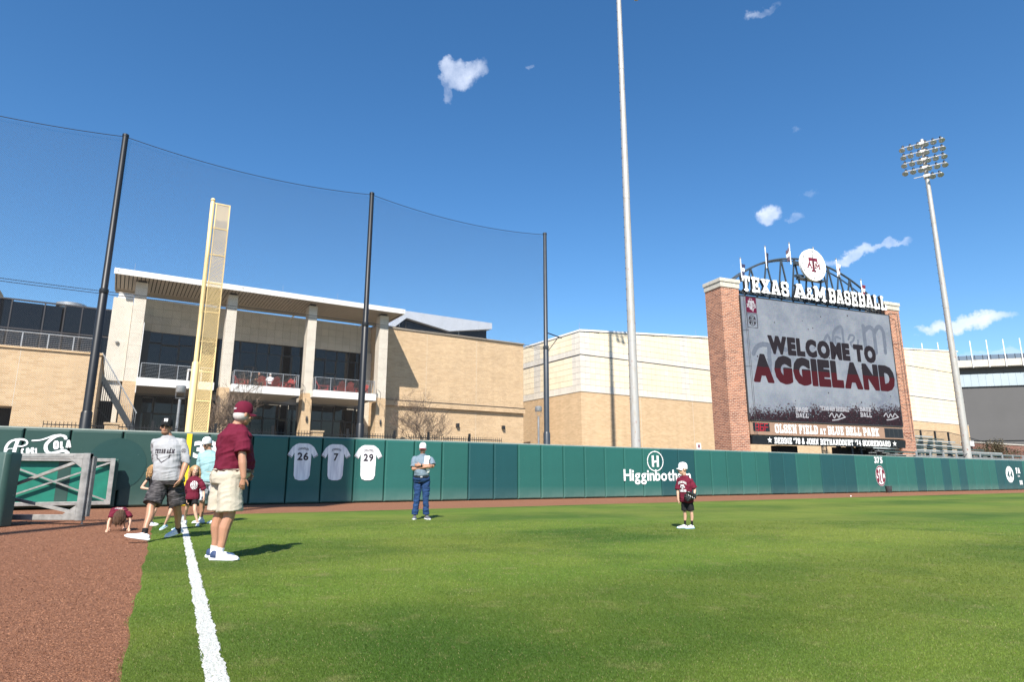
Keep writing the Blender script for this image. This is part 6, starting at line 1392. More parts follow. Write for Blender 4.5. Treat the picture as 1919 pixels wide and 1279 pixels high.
def long_hair(parent, P, hs, mat, length, n, seed, curl=.012, z_top=.10, fall=None):
    r = random.Random(seed); cap_ = MB(); ell(cap_, P(0, -.02, .035), .083 * hs, .100 * hs, .098 * hs, 0, 0, 14)
    cap_.v = [tuple(v) for v in cap_.v]; hr = MB()
    for k in range(n):
        a = r.uniform(math.radians(78), math.radians(282)) + math.pi / 2     # leave the face free (front is +y)
        el_ = r.uniform(.2, 1.35); x, y, z = math.cos(a) * math.cos(el_) * .083, math.sin(a) * math.cos(el_) * .1 - .02, .03 + math.sin(el_) * .09
        p0 = V3(P(x, y, z)); out = (p0 - V3(P(0, -.02, .03))).normalized(); pts = []; L = length * r.uniform(.65, 1.05); ph = r.uniform(0, 6.28); rr = curl * r.uniform(.5, 1.5)
        side = Vector((-out.y, out.x, 0)); m_ = 14; horiz = Vector((out.x, out.y, 0)); horiz = horiz.normalized() if horiz.length > .05 else Vector((0, 1, 0))
        for i in range(m_):
            t_ = i / (m_ - 1); drop = L * t_; bulge = horiz * (.045 * hs * math.sin(min(1, t_ * 2.2) * 1.57) * (1.2 if el_ > .8 else .55) + .02 * t_)
            q = p0 + bulge + Vector((0, 0, -drop + .012 * math.sin(t_ * 3.14))) + side * (rr * math.sin(ph + t_ * 16)) + horiz * (rr * math.cos(ph + t_ * 16))
            if fall is not None: q = q + V3(fall) * (t_ * L)
            pts.append(q)
        hr.tube(pts, [.0065 * hs] * (m_ - 2) + [.005 * hs, .002], 5)
    o = hr.build('hair', mat, parent, True); cap_.build('scalp_hair', mat, o, True); return o
SECT = [(-.16, .150, .105, .0), (-.06, .168, .122, .0), (.02, .170, .125, .0), (.14, .158, .118, .0), (.28, .148, .112, .01), (.46, .155, .118, .012), (.64, .170, .122, .01), (.80, .178, .112, .0), (.90, .150, .085, -.005), (.97, .095, .066, -.005), (1.03, .062, .062, .0)]
def person(label, loc, J, spec):
    """one figure: continuous body, clothes and shoes as children. J holds joints relative to loc (x right, y away, z up)."""
    pr = thing('person', label, 'person', loc); k = spec.get('k', 1.0); skin = spec['skin']; yaw = J['yaw']; tw = J.get('twist', 0.0); fat = spec.get('fat', 0.0); belly = spec.get('belly', 0.0)
    sect = [(f_, (hw + fat * .8 * (1 if f_ < .85 else .3)) * k, (hd + fat * (1 if f_ < .85 else .3)) * k + belly * math.exp(-((f_ - .22) / .22) ** 2) * .5, yo * k + belly * math.exp(-((f_ - .22) / .22) ** 2) * .55) for f_, hw, hd, yo in SECT]
    hs = spec.get('hs', 1.0); vox = spec.get('vox', .0065)
    b = MB(); loft(b, torso_rings(J, sect, -.012, tw))
    limb(b, [J['neck'], V3(J['neck']).lerp(V3(J['head']), .35), V3(J['head']) + V3((0, 0, -.03 * hs))], [.062 * k, .056 * hs, .054 * hs])
    hy, hp = J.get('hyaw', yaw), J.get('hpitch', 0.0); P, rot = head_prims(b, J['head'], hs, hy, hp, J)
    for sd_ in 'LR':
        sh_, el_, wr = V3(J['sh' + sd_]), V3(J['el' + sd_]), V3(J['wr' + sd_]); ak = k * spec.get('arm', 1.0)
        limb(b, [sh_ + V3((0, 0, -.025 * k)), sh_.lerp(el_, .5), el_], [.042 * ak, .048 * ak, .043 * ak]); limb(b, [el_, el_.lerp(wr, .3), wr], [.043 * ak, .046 * ak, .030 * ak])
        hp_, kn, an = V3(J['hip' + sd_]), V3(J['kn' + sd_]), V3(J['an' + sd_]); lk = k * spec.get('leg', 1.0)
        limb(b, [hp_, hp_.lerp(kn, .5), kn], [.088 * lk, .076 * lk, .054 * lk]); f_ = fdir(J.get('lyaw' + sd_, yaw)); calf = kn.lerp(an, .32) - f_ * .014 * lk
        limb(b, [kn, calf, kn.lerp(an, .68), an], [.054 * lk, .056 * lk, .040 * lk, .033 * lk]); ell(b, an + V3((0, 0, -.02)), .034 * lk, .04 * lk, .045 * lk, n=10)
        hd_ = J.get('hand' + sd_)
        if hd_: hand(b, wr, hd_[0], hd_[1], hd_[2], spec.get('hk', 1.0), hd_[3] if len(hd_) > 3 else .5)
    body = solidify_mesh(b, 'body', skin, pr, vox, 3)
    # ---- upper garment
    up = spec['shirt']; s = MB(); top = torso_rings(J, [q for q in sect if q[0] >= up.get('hem', -.1)], up.get('infl', .014), tw)
    if up.get('flare'):
        for i, q in enumerate(top):
            f2 = max(0, 1 - i / 4) * up['flare']; top[i] = (q[0], q[1] * (1 + f2), q[2] * (1 + f2))
    if up.get('tuck'): top[0] = (top[0][0] + V3((0, 0, -.012)), top[0][1] * .985, top[0][2] * .985)
    loft(s, top)
    for sd_ in 'LR':
        sh_, el_, wr = V3(J['sh' + sd_]), V3(J['el' + sd_]), V3(J['wr' + sd_]); L_ = up.get('sleeve', .62); ak = k * spec.get('arm', 1.0); e_ = up.get('sl_r', .078) * ak
        if L_ <= 1: limb(s, [sh_, sh_.lerp(el_, L_ * .5), sh_.lerp(el_, L_)], [.056 * ak + .006, e_ * .92, e_], 14, False); ell(s, sh_ + V3((0, 0, -.012)), .062 * ak, .062 * ak, .058 * ak); limb(s, [sh_ + V3((0, 0, -.01)), V3(J['neck']) + V3((0, 0, -.045 * k))], [.050 * ak, .062 * ak], 12)
        else: limb(s, [sh_, sh_.lerp(el_, .5), el_, el_.lerp(wr, L_ - 1)], [.060 * ak, .064 * ak, .056 * ak, .052 * ak], 14, False); ell(s, sh_ + V3((0, 0, -.012)), .063 * ak, .063 * ak, .058 * ak); limb(s, [sh_ + V3((0, 0, -.01)), V3(J['neck']) + V3((0, 0, -.045 * k))], [.050 * ak, .062 * ak], 12)
    shirt = solidify_mesh(s, up.get('name', 'shirt'), up['mat'], pr, .008, 4, up.get('fold', .010), 7.5, (1.2, 1.2, .75))
    if up.get('collar'):
        c = MB(); nk = V3(J['neck']); 
        for i in range(2): limb(c, [nk + ldir(yaw + tw) * (.062 * k * math.cos(a)) + fdir(yaw + tw) * (.060 * k * math.sin(a)) + V3((0, 0, .012 - .02 * max(0, math.sin(a)) - .018 * i)) for a in np.linspace(.2 + math.pi / 2, 2 * math.pi - .2 + math.pi / 2, 12)], [.012 + .004 * i] * 12, 8)
        c.build('collar', up['mat'], shirt, True)
    # ---- lower garment
    lo = spec['legs']; s = MB(); pel = [q for q in sect if -.2 <= q[0] <= lo.get('top', .12)]; pr_ = torso_rings(J, pel, lo.get('infl', .016), 0.0); pr_[-1] = (pr_[-1][0], pr_[-1][1] * .94, pr_[-1][2] * .94); loft(s, pr_)
    for sd_ in 'LR':
        hp_, kn, an = V3(J['hip' + sd_]), V3(J['kn' + sd_]), V3(J['an' + sd_]); L_ = lo.get('len', .9); lk = k * spec.get('leg', 1.0); r1 = lo.get('hem_r', .105) * lk
        if L_ <= 1: limb(s, [hp_ + V3((0, 0, .02)), hp_.lerp(kn, L_ * .5), hp_.lerp(kn, L_)], [.108 * lk, r1 * .98, r1], 16, False)
        else: limb(s, [hp_ + V3((0, 0, .02)), hp_.lerp(kn, .5), kn, kn.lerp(an, .55), kn.lerp(an, L_ - 1)], [.100 * lk, .088 * lk, .072 * lk, .068 * lk, .072 * lk], 16, False)
    legs = solidify_mesh(s, lo.get('name', 'shorts'), lo['mat'], pr, .008, 4, lo.get('fold', .010), 8.0, (1.0, 1.0, .9) if L_ <= 1 else (1, 1, 1.6))
    if spec.get('belt'):
        r_ = torso_rings(J, [q for q in sect if .0 < q[0] < .3], lo.get('infl', .016) + .003, 0.0); c0, a0, b0 = r_[1]; c0 = c0 + V3((0, 0, -.035)); a0 = a0 * .985; b0 = b0 * .985; bt = MB(); hgt = .018
        n_ = 28; loft(bt, [(c0 + V3((0, 0, -hgt)), a0, b0), (c0 + V3((0, 0, hgt)), a0 * .995, b0 * .995)], n_); be_ = bt.build('belt', spec['belt'], legs, True)
        bk_ = MB(); q = c0 + b0 * 1.02; bk_.box(-.025, .025, -.006, .006, -.018, .018); bo_ = bk_.build('buckle', M['galv'], be_); bo_.location = q; bo_.rotation_euler = (0, 0, yaw)
    for sd_ in 'LR':
        ft = J.get('ft' + sd_)
        if ft: shoe(pr, ft[0], ft[1], spec.get('fk', 1.0), spec['shoes'])
        if spec.get('socks'):
            an = V3(J['an' + sd_]); kn = V3(J['kn' + sd_]); so = MB(); sl_ = spec.get('sock_len', .2); limb(so, [an + V3((0, 0, -.045)), an.lerp(kn, sl_ * .5), an.lerp(kn, sl_)], [.040 * lk, .039 * lk, .042 * lk], 12, False); so.build('sock', spec['socks'], pr, True)
    return pr, body, shirt, legs, P, rot
D = (0, 0, -1)
# ---- man in a maroon polo, nearest, back to the camera
yw = R(140)
J = dict(yaw=yw, twist=R(6), pelvis=(-.06, 0, .98), neck=(.0, -.01, 1.575), head=(.07, .0, 1.715), hyaw=R(136), hpitch=R(6), shL=(-.20, .15, 1.50), shR=(.13, -.14, 1.49), elL=(-.16, .30, 1.23), wrL=(.02, .36, 1.04), elR=(.175, -.19, 1.20), wrR=(.215, -.19, .955),
         handR=((-.14, .02, -1), (-.3, 1, 0), (1, .3, -.1), .45), handL=((.6, 0, -1), (-.3, -1, 0), (1, 0, 0), .5),
         hipL=(-.135, .07, .92), hipR=(.01, -.07, .92), knL=(-.155, .09, .51), knR=(.04, -.08, .50), anL=(-.185, .11, .095), anR=(-.03, -.11, .095), ftL=((-.275, .12, 0), (.045, .14, 0)), ftR=((-.115, -.12, 0), (.215, -.15, 0)), lyawL=R(95), lyawR=R(95))
sp = dict(k=1.06, hs=1.06, skin=M['skin_ruddy'], fat=.034, belly=.12, vox=.006, shirt=dict(mat=M['c_maroon'], name='polo_shirt', hem=.10, infl=.02, tuck=True, sleeve=.82, sl_r=.088, collar=True, fold=.013), legs=dict(mat=M['c_khaki'], len=.86, hem_r=.122, infl=.022, top=.2, fold=.0075), belt=M['leather'], shoes=[M['shoe_white'], M['shoe_sole'], M['shoe_white'], M['shoe_navy']], socks=M['c_white'], sock_len=.14, fk=1.05, leg=1.12)
pr, body, shirt, legs, P, rot = person('man in maroon polo and khaki shorts with his back turned', (-3.40, 7.95, 0), J, sp)
cp_ = cap(pr, P, rot, 1.06, M['c_maroon'], M['c_maroon']); hm = MB(); ell(hm, P(0, -.032, -.012), .079 * 1.06, .088 * 1.06, .075 * 1.06, R(136)); hm.build('hair', M['hair_white'], pr, True); glasses(pr, P, R(136), 1.06); face(pr, P, R(136), 1.06, False)
tx = block_text('AGGIES', .020, .8, .22, False, .15, ny=14, width=.075); bx_ = MB()
for x, y, z in tx.v: a = -math.pi / 2 + (x - .0375) / .095; bx_.v.append(tuple(P(math.cos(a) * .0865, -.012 + math.sin(a) * .1095, z / 1.06 + .046)))
bx_.f = tx.f; bx_.mi = tx.mi; bx_.build('cap_lettering', M['paint_white'], cp_)
pk = MB(); pk.box(-.055, .055, -.003, .003, -.004, .004); po = pk.build('pocket_seam', M['joint'], legs); po.location = (-.20, -.13, 1.02); po.rotation_euler = (0, 0, R(18))
# ---- man in a grey shirt, walking
yw = R(2)
J = dict(yaw=yw, twist=R(8), pelvis=(.045, 0, .94), neck=(-.035, 0, 1.585), head=(-.075, -.02, 1.735), hyaw=R(17), hpitch=R(-9), shL=(.165, .045, 1.515), shR=(-.215, -.03, 1.515), elL=(.285, .03, 1.20), wrL=(.275, -.07, .935), elR=(-.275, .16, 1.23), wrR=(-.20, .30, 1.02),
         handL=((-.30, -.2, -1), (-1, .2, 0), (0, -1, -.2), .55), handR=((.1, .2, -1), (1, 0, 0), (0, -1, 0), .6),
         hipL=(.135, .04, .88), hipR=(-.04, -.05, .88), knL=(.165, .12, .47), knR=(-.055, -.24, .50), anL=(.075, .42, .115), anR=(-.005, -.42, .135), ftL=((.10, .50, .07), (-.02, .235, .005)), ftR=((.055, -.40, .02), (-.225, -.54, .085)), lyawL=R(-20), lyawR=R(-40))
sp = dict(k=1.05, hs=1.03, skin=M['skin_tan'], fat=.022, belly=.05, vox=.006, shirt=dict(mat=M['c_grey'], name='long_sleeve_shirt', hem=-.12, infl=.018, sleeve=1.12, fold=.010, flare=.06), legs=dict(mat=M['c_char'], len=.86, hem_r=.125, infl=.02, top=.1, fold=.010), shoes=[M['shoe_white'], M['shoe_sole'], M['shoe_white']], socks=M['c_black'], sock_len=.16, fk=1.05)
pr, body, shirt, legs, P, rot = person('man in grey long sleeve shirt, black cap and dark shorts walking', (-5.48, 10.35, 0), J, sp)
cp_ = cap(pr, P, rot, 1.03, M['c_black'], M['c_black']); glasses(pr, P, J['hyaw'], 1.03); face(pr, P, J['hyaw'], 1.03, False)
bd_ = MB(); ell(bd_, P(0, .032, -.085), .054 * 1.03, .064 * 1.03, .034 * 1.03, J['hyaw']); bd_.build('beard', M['beard'], pr, True)
tx = block_text('12', .05, .75, .24, True, .1, ny=18); wd = max(v[0] for v in tx.v); q_ = MB(); q_.v = [tuple(P((x - wd / 2), .0925 - abs(x - wd / 2) * .2 + .012 - z * .25, z + .075)) for x, y, z in tx.v]; q_.f = tx.f; q_.mi = tx.mi; q_.build('cap_number', M['paint_white'], cp_)
tx = block_text('TEXAS A&M', .07, .75, .26, True, .1, ny=20, width=.29); decal(None, shirt, xform(tx, -.135, 0, 0), (-.02, 0, 1.32), R(10), M['ink'])
def plate(X, Z): return near_poly(X, Z, [(-.10, .07), (.10, .07), (.10, .085)], .012) | near_poly(X, Z, [(-.115, -.02), (-.09, -.02), (-.09, -.065), (0, -.14), (.09, -.065), (.09, -.02), (.115, -.02)], .012)
decal(None, shirt, raster_mark(plate, -.13, .13, -.16, .1, .006), (-.02, 0, 1.32), R(10), M['ink'])
ml = raster_mark(lambda X, Z: (np.hypot(X, Z) < .034) & (np.hypot(X, Z) > .027) | near_poly(X, Z, [(.012, .016), (-.012, .016), (-.012, -.016), (.012, -.016), (.012, 0), (-.01, 0)], .007), -.036, .036, -.036, .036, .004); decal(None, shirt, ml, (.235, 0, 1.37), R(30), M['ink'], 'sleeve_mark')
# ---- man in an aqua tee with a white cap turned backwards
yw = R(12)
J = dict(yaw=yw, pelvis=(.0, 0, .90), neck=(-.07, 0, 1.50), head=(-.12, -.04, 1.65), hyaw=R(-18), hpitch=R(20), shL=(.11, .03, 1.43), shR=(-.24, -.0, 1.43), elL=(.20, .05, 1.13), wrL=(.20, -.06, .90), elR=(-.25, .04, 1.12), wrR=(-.21, -.10, .92), handL=(D, (-1, 0, 0), (0, -1, 0)), handR=(D, (1, 0, 0), (0, -1, 0)),
         hipL=(.09, 0, .84), hipR=(-.09, 0, .84), knL=(.17, -.04, .46), knR=(-.12, .0, .46), anL=(.24, -.02, .09), anR=(-.13, .05, .09), ftL=((.26, .06, 0), (.13, -.19, 0)), ftR=((-.10, .12, 0), (-.22, -.12, 0)))
sp = dict(k=1.0, skin=M['skin_tan'], fat=.012, vox=.007, shirt=dict(mat=M['c_aqua'], name='tee_shirt', hem=-.14, infl=.02, sleeve=.8, sl_r=.085, flare=.1), legs=dict(mat=M['c_lgrey'], len=.95, hem_r=.105), shoes=[M['shoe_white'], M['shoe_sole'], M['shoe_white']], socks=M['c_white'], sock_len=.12)
pr, body, shirt, legs, P, rot = person('man in pale aqua tee shirt and white cap looking down', (-6.45, 13.97, 0), J, sp)
cap(pr, P, rot, 1.0, M['c_white'], M['c_white'], back=True); glasses(pr, P, J['hyaw'], 1.0); hm = MB(); ell(hm, P(0, -.025, .0), .077, .09, .07, J['hyaw']); hm.build('hair', M['hair_brown'], pr, True); face(pr, P, J['hyaw'], 1.0, False)
# ---- girl with long curly hair
yw = R(24)
J = dict(yaw=yw, pelvis=(-.04, 0, .58), neck=(-.04, 0, .965), head=(-.035, -.01, 1.085), hyaw=R(30), shL=(.085, .0, .905), shR=(-.155, .0, .905), elL=(.16, .03, .70), wrL=(.215, -.05, .555), elR=(-.165, .01, .68), wrR=(-.12, -.05, .51), handL=((.35, -.2, -1), (-1, 0, 0), (0, -1, 0)), handR=((.2, -.1, -1), (1, 0, 0), (0, -1, 0)),
         hipL=(.02, 0, .53), hipR=(-.10, 0, .53), knL=(.075, -.09, .31), knR=(-.165, .06, .32), anL=(.165, -.10, .07), anR=(-.27, .25, .10), ftL=((.15, -.05, 0), (.23, -.25, 0)), ftR=((-.28, .33, .04), (-.22, .12, 0)))
sp = dict(k=.60, hs=.88, hk=.66, fk=.68, arm=.95, leg=.95, skin=M['skin_fair'], vox=.006, shirt=dict(mat=M['c_tee'], name='tee_shirt', hem=-.2, infl=.026, sleeve=.95, sl_r=.10, flare=.15), legs=dict(mat=M['c_black'], len=.5, hem_r=.115, infl=.012), shoes=[M['shoe_white'], M['shoe_sole'], M['shoe_white']])
pr, body, shirt, legs, P, rot = person('girl with long curly hair in maroon tee shirt and black shorts', (-6.42, 13.3, 0), J, sp)
face(pr, P, J['hyaw'], .88); long_hair(pr, P, .88, M['hair_blond'], .27, 170, 3, .014)
decal(None, shirt, raster_mark(lambda X, Z: (np.hypot(X / .8, Z) < .085) & (np.sin(X * 190 + 3 * np.sin(Z * 90)) * np.sin(Z * 160 + 2) > -.25), -.09, .09, -.09, .09, .005), (-.03, 0, .80), yw, M['paint_white'])
# ---- fair haired girl half hidden behind the walking man
yw = R(115)
J = dict(yaw=yw, pelvis=(-.13, 0, .60), neck=(-.14, 0, .985), head=(-.13, -.0, 1.105), hyaw=R(125), shL=(-.12, .11, .92), shR=(-.19, -.11, .93), elL=(-.10, .14, .72), wrL=(.02, .10, .70), elR=(-.275, -.15, .745), wrR=(-.12, -.15, .72), handR=((1, 0, .1), (0, 1, 0), (0, 0, 1)), handL=((1, 0, 0), (0, -1, 0), (0, 0, 1)),
         hipL=(-.12, .06, .54), hipR=(-.14, -.06, .54), knL=(-.06, .06, .31), knR=(-.13, -.06, .31), anL=(-.13, .08, .07), anR=(-.06, -.08, .07), ftL=((-.16, .08, 0), (.02, .08, 0)), ftR=((-.10, -.08, 0), (.09, -.09, 0)))
sp = dict(k=.60, hs=.88, hk=.66, fk=.68, skin=M['skin_fair'], vox=.007, shirt=dict(mat=M['c_black'], name='vest', hem=-.1, infl=.008, sleeve=.1, sl_r=.05), legs=dict(mat=M['c_tee'], len=.45, hem_r=.13, infl=.02), shoes=[M['shoe_white'], M['shoe_sole'], M['shoe_black']])
pr, body, shirt, legs, P, rot = person('fair haired child with bent arm, half hidden behind the grey shirted man', (-7.18, 13.35, 0), J, sp)
face(pr, P, J['hyaw'], .88); long_hair(pr, P, .88, M['hair_blond'], .24, 110, 8, .010)
# ---- small child hidden behind the walking man, only the running legs show
yw = R(-25)
J = dict(yaw=yw, pelvis=(.02, .02, .52), neck=(.03, 0, .83), head=(.03, -.02, .93), hyaw=R(-20), shL=(.12, 0, .785), shR=(-.07, 0, .785), elL=(.16, .06, .62), wrL=(.15, -.04, .50), elR=(-.05, .08, .62), wrR=(.0, -.05, .52), handL=(D, (-1, 0, 0), (0, -1, 0)), handR=(D, (1, 0, 0), (0, -1, 0)),
         hipL=(.07, 0, .47), hipR=(-.0, 0, .47), knL=(.10, -.02, .27), knR=(-.02, -.08, .29), anL=(.085, .08, .07), anR=(-.115, -.02, .095), ftL=((.10, .13, .0), (.05, -.06, 0)), ftR=((-.10, .05, .06), (-.13, -.13, .005)))
sp = dict(k=.54, hs=.84, hk=.6, fk=.62, skin=M['skin_fair'], vox=.007, shirt=dict(mat=M['c_tee'], name='tee_shirt', hem=-.15, infl=.02, sleeve=.8, sl_r=.09), legs=dict(mat=M['c_black'], len=.5, hem_r=.11), shoes=[M['shoe_blue'], M['shoe_sole'], M['shoe_white']])
pr, body, shirt, legs, P, rot = person('small child running behind the grey shirted man, only legs in view', (-6.26, 12.2, 0), J, sp)
face(pr, P, J['hyaw'], .84); long_hair(pr, P, .84, M['hair_brown'], .12, 60, 5, .006)
# ---- toddler on hands and feet
yw = R(-8)
J = dict(yaw=yw, pelvis=(-.03, .34, .40), neck=(.0, .06, .36), head=(-.02, -.045, .275), hyaw=R(-5), hpitch=R(68), shL=(.11, .07, .325), shR=(-.12, .06, .325), elL=(.155, .01, .18), wrL=(.145, -.05, .05), elR=(-.175, .01, .175), wrR=(-.18, -.05, .05),
         handL=((.1, -1, -.45), (0, -.3, -1), (-1, 0, 0), .15), handR=((-.25, -1, -.45), (0, -.3, -1), (1, 0, 0), .15), hipL=(.04, .35, .36), hipR=(-.10, .35, .36), knL=(.07, .31, .20), knR=(-.14, .31, .20), anL=(.08, .40, .06), anR=(-.15, .40, .06), ftL=((.08, .43, .0), (.09, .30, 0)), ftR=((-.15, .43, 0), (-.16, .30, 0)))
RZ = Matrix.Rotation(R(32), 3, 'Z')
for kk in list(J):
    q = J[kk]
    if kk in ('yaw', 'hyaw'): J[kk] = q + R(32)
    elif kk.startswith('hand'): J[kk] = tuple(tuple(RZ @ V3(e)) if isinstance(e, tuple) else e for e in q)
    elif kk.startswith('ft'): J[kk] = tuple(tuple(RZ @ V3(e)) for e in q)
    elif isinstance(q, tuple): J[kk] = tuple(RZ @ V3(q))
sp = dict(k=.53, hs=.80, hk=.62, fk=.5, arm=1.08, skin=M['skin_fair'], vox=.006, shirt=dict(mat=M['c_tee'], name='tee_shirt', hem=-.1, infl=.022, sleeve=.6, sl_r=.095), legs=dict(mat=M['c_tee'], len=.6, hem_r=.12, infl=.02), shoes=[M['skin_fair'], M['skin_fair'], M['skin_fair']])
pr, body, shirt, legs, P, rot = person('toddler in maroon on hands and feet on the red track', (-7.08, 11.98, 0), J, sp)
face(pr, P, J['hyaw'], .80); hr = MB(); rr_ = random.Random(4); tf = fdir(J['hyaw'])
ell(hr, P(0, -.02, .03), .082 * .8, .103 * .8, .098 * .8, J['hyaw'], J['hpitch'])
for k_ in range(150):
    a = rr_.uniform(0, 6.28); e_ = rr_.uniform(.0, 1.4); p0 = V3(P(math.cos(a) * math.cos(e_) * .083, math.sin(a) * math.cos(e_) * .103 - .02, .03 + math.sin(e_) * .098)); o_ = (p0 - V3(P(0, -.02, .03))).normalized()
    hr.tube([p0 - o_ * .01, p0 + o_ * .02 + (tf * .01 + V3((0, 0, -.02))), p0 + o_ * .026 + (tf * .012 + V3((rr_.uniform(-.01, .01), 0, -.06))), p0 + o_ * .02 + (tf * .012 + V3((rr_.uniform(-.02, .02), 0, -.10 - rr_.uniform(0, .04))))], [.012, .012, .010, .003], 6)
hr.build('hair', M['hair_brown'], pr, True)
tx = block_text('AGGIES', .05, .8, .24, True, .1, ny=14, width=.15); bvh_c = RZ @ V3((-.03, .16, .36)); bl2 = RZ @ V3((1, 0, 0)); bf2 = RZ @ V3((0, 1, 0)); me_ = shirt.data; bvh = BVHTree.FromPolygons([v.co[:] for v in me_.vertices], [p.vertices[:] for p in me_.polygons]); bq = MB()
for x, y, z in tx.v:
    q0 = bvh_c + bl2 * (.075 - x) + bf2 * (.06 - z); hit = bvh.ray_cast(V3((q0.x, q0.y, 1.0)), V3((0, 0, -1))); bq.v.append(tuple((hit[0] if hit[0] is not None else V3((x, 0, .4))) + V3((0, 0, .004))))
bq.f = tx.f; bq.mi = tx.mi; bq.build('back_print', M['paint_white'], shirt)
# ---- older man by the wall, arms folded
yw = R(6)
J = dict(yaw=yw, pelvis=(-.03, 0, .93), neck=(-.02, 0, 1.475), head=(-.02, -.015, 1.605), hyaw=R(4), hpitch=R(4), shL=(.165, .0, 1.40), shR=(-.205, .0, 1.41), elL=(.235, -.09, 1.215), wrL=(-.03, -.235, 1.235), elR=(-.215, -.10, 1.15), wrR=(.10, -.225, 1.195),
         handL=((-1, .12, .0), (0, 1, 0), (0, 0, 1), .35), handR=((1, .25, .15), (0, 1, 0), (0, 0, 1), .4), hipL=(.07, 0, .87), hipR=(-.11, 0, .87), knL=(.085, -.01, .48), knR=(-.125, -.01, .48), anL=(.095, .02, .09), anR=(-.165, .02, .09), ftL=((.08, .06, 0), (.21, -.19, 0)), ftR=((-.165, .09, 0), (-.155, -.19, 0)))
sp = dict(k=.99, skin=M['skin_ruddy'], fat=.016, belly=.05, vox=.0065, shirt=dict(mat=M['c_blueshirt'], name='button_shirt', hem=.10, infl=.017, tuck=True, sleeve=.86, sl_r=.08, collar=True), legs=dict(mat=M['c_denim'], name='jeans', len=1.93, infl=.012, top=.2, fold=.013), belt=M['black_leather'], shoes=[M['shoe_grey'], M['shoe_sole'], M['shoe_grey']])
pr, body, shirt, legs, P, rot = person('older man in blue shirt, jeans and white cap with folded arms', (-2.08, 15.28, 0), J, sp)
cap(pr, P, rot, 1.0, M['c_white'], pm('brim_maroon', (.22, .02, .04), .8)); hm = MB(); ell(hm, P(0, -.02, -.005), .0785, .085, .065, J['hyaw']); hm.build('hair', M['hair_white'], pr, True); glasses(pr, P, J['hyaw'], 1.0); face(pr, P, J['hyaw'], 1.0, False)
tw_ = MB(); loft(tw_, [(V3((.10 + .012 * math.sin(i), -.125 - .02 * math.sin(i * .3) + (.16 if i > 9 else 0) * (i - 9) / 3, 1.06 + .045 * i if i < 9 else 1.455)), V3((.062 + .006 * math.sin(i * 1.7), 0, 0)), V3((0, .022, 0))) for i in range(13)], 12); solidify_mesh(tw_, 'shoulder_towel', M['c_white'], pr, .008, 3, .008, 12)
wt = MB(); wt.lathe([(.028, -.016), (.032, -.01), (.032, .01), (.028, .016)], 14); wo_ = wt.build('wristwatch', M['black_leather'], pr, True); wo_.location = (-.005, -.233, 1.234); wo_.rotation_euler = (0, R(90), 0)
# ---- boy with a glove
yw = R(-52)
J = dict(yaw=yw, twist=R(16), pelvis=(.04, 0, .56), neck=(.02, 0, .985), head=(-.01, -.01, 1.115), hyaw=R(-76), shL=(.125, -.05, .92), shR=(-.075, .06, .93), elL=(.195, -.06, .745), wrL=(.165, -.12, .645), elR=(-.115, .03, .71), wrR=(-.125, -.01, .545), handR=((.02, 0, -1), (1, 0, 0), (0, -1, 0), .5), handL=((-.5, -.2, -.45), (0, .6, -1), (-.3, -1, 0), .6),
         hipL=(.085, -.03, .50), hipR=(.0, .03, .50), knL=(.11, -.05, .29), knR=(.0, .03, .29), anL=(.11, -.03, .08), anR=(-.0, .05, .08), ftL=((.145, -.02, 0), (-.05, -.09, 0)), ftR=((.03, .055, 0), (-.17, .0, 0)))
sp = dict(k=.62, hs=.88, hk=.66, fk=.74, arm=.92, leg=.9, skin=M['skin_fair'], vox=.006, shirt=dict(mat=M['c_tee'], name='tee_shirt', hem=-.22, infl=.026, sleeve=.92, sl_r=.10, flare=.12, fold=.012), legs=dict(mat=M['c_black'], len=.78, hem_r=.115, infl=.014), shoes=[M['shoe_white'], M['shoe_blue'], M['shoe_white']], socks=M['c_black'], sock_len=.36)
pr, body, shirt, legs, P, rot = person('boy in maroon tee shirt and white cap holding a baseball glove', (3.34, 12.72, 0), J, sp)
cap(pr, P, rot, .88, M['c_white'], M['c_white']); glasses(pr, P, J['hyaw'], .88); face(pr, P, J['hyaw'], .88, False)
ta = block_text('TEXAS A&M', .045, .75, .24, True, .1, ny=16, width=.17, arc=.03); decal(None, shirt, xform(ta, -.085, 0, .035), (.0, 0, .79), R(-34), M['paint_white']); decal(None, shirt, raster_mark(lambda X, Z: atm(X, Z, .085), -.06, .06, -.05, .05, .004), (.0, 0, .785), R(-34), M['paint_white'])
ta = block_text('AGGIES', .045, .75, .24, True, .1, ny=16, width=.15); decal(None, shirt, xform(ta, -.075, 0, 0), (.0, 0, .69), R(-34), M['paint_white'])
gv = thing('baseball_glove', 'black leather baseball glove held by the boy', 'glove', (3.34 + .10, 12.72 - .17, .615), R(-20)); gm = MB(); ell(gm, (0, 0, 0), .085, .045, .07, 0, 0, 14)
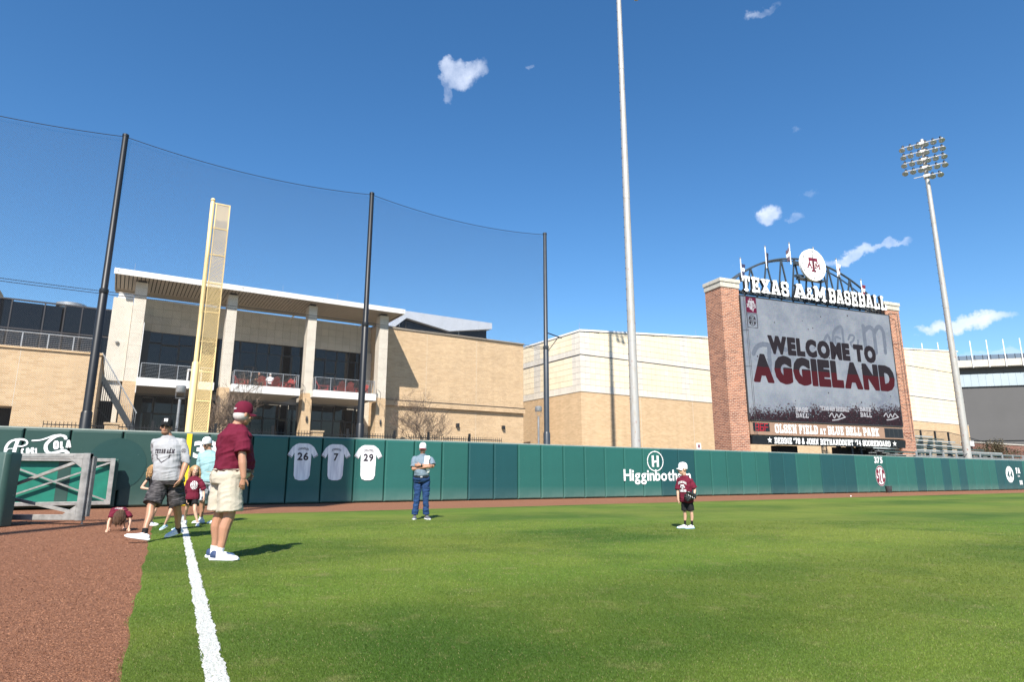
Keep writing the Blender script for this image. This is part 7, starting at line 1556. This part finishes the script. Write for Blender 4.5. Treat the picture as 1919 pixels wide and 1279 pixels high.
for i, a in enumerate((-38, -14, 8, 30)): q = math.radians(a + 200); limb(gm, [(.0, 0, 0), (math.cos(q) * .075, -.02, math.sin(q) * .07), (math.cos(q) * .125, -.03, math.sin(q) * .10 - .01)], [.034, .029, .021], 10)
limb(gm, [(.02, -.02, .03), (-.04, -.045, .065), (-.085, -.055, .07)], [.034, .028, .02], 10)
go_ = solidify_mesh(gm, 'glove_shell', M['black_leather'], gv, .006, 2, .003, 30); lc_ = MB()
for i in range(4): lc_.tube([(-.06 + .035 * i, -.058, .035 - .02 * i), (-.045 + .03 * i, -.064, .0 - .015 * i)], .004, 5)
lc_.build('lacing', M['paint_white'], gv)
# ---- two people seated at the table on the middle balcony
for q, (ss, lab, mt, hx_) in enumerate(((6.05, 'seated person in dark top on the middle balcony', 'c_black', 'hair_brown'), (6.85, 'seated person in white top on the middle balcony', 'c_white', 'hair_white'))):
    yw = R(175) + WANG if q else WANG
    f_, l_ = fdir(yw), ldir(yw); T = lambda a, b, c: tuple(l_ * a + f_ * b + V3((0, 0, c)))
    J = dict(yaw=yw, pelvis=T(0, 0, .50), neck=T(0, .08, 1.02), head=T(0, .12, 1.16), shL=T(.18, .05, .95), shR=T(-.18, .05, .95), elL=T(.24, .15, .72), elR=T(-.24, .15, .72), wrL=T(.12, .34, .74), wrR=T(-.12, .34, .74), handL=(T(0, 1, 0), D, T(-1, 0, 0)), handR=(T(0, 1, 0), D, T(1, 0, 0)),
             hipL=T(.09, .02, .46), hipR=T(-.09, .02, .46), knL=T(.12, .42, .47), knR=T(-.12, .42, .47), anL=T(.12, .45, .09), anR=T(-.12, .45, .09), ftL=(T(.12, .38, 0), T(.13, .64, 0)), ftR=(T(-.12, .38, 0), T(-.13, .64, 0)))
    sp = dict(k=1.0, skin=M['skin_ruddy'], vox=.012, shirt=dict(mat=M[mt], hem=-.05, sleeve=.8), legs=dict(mat=M['c_black'], len=1.8, name='trousers'), shoes=[M['shoe_black'], M['shoe_black']])
    pr, body, shirt, legs, P, rot = person(lab, W(ss, 23.35, 6.985), J, sp); hm = MB(); ell(hm, P(0, -.02, .03), .08, .1, .095, yw); hm.build('hair', M[hx_], pr, True); face(pr, P, yw, 1.0)
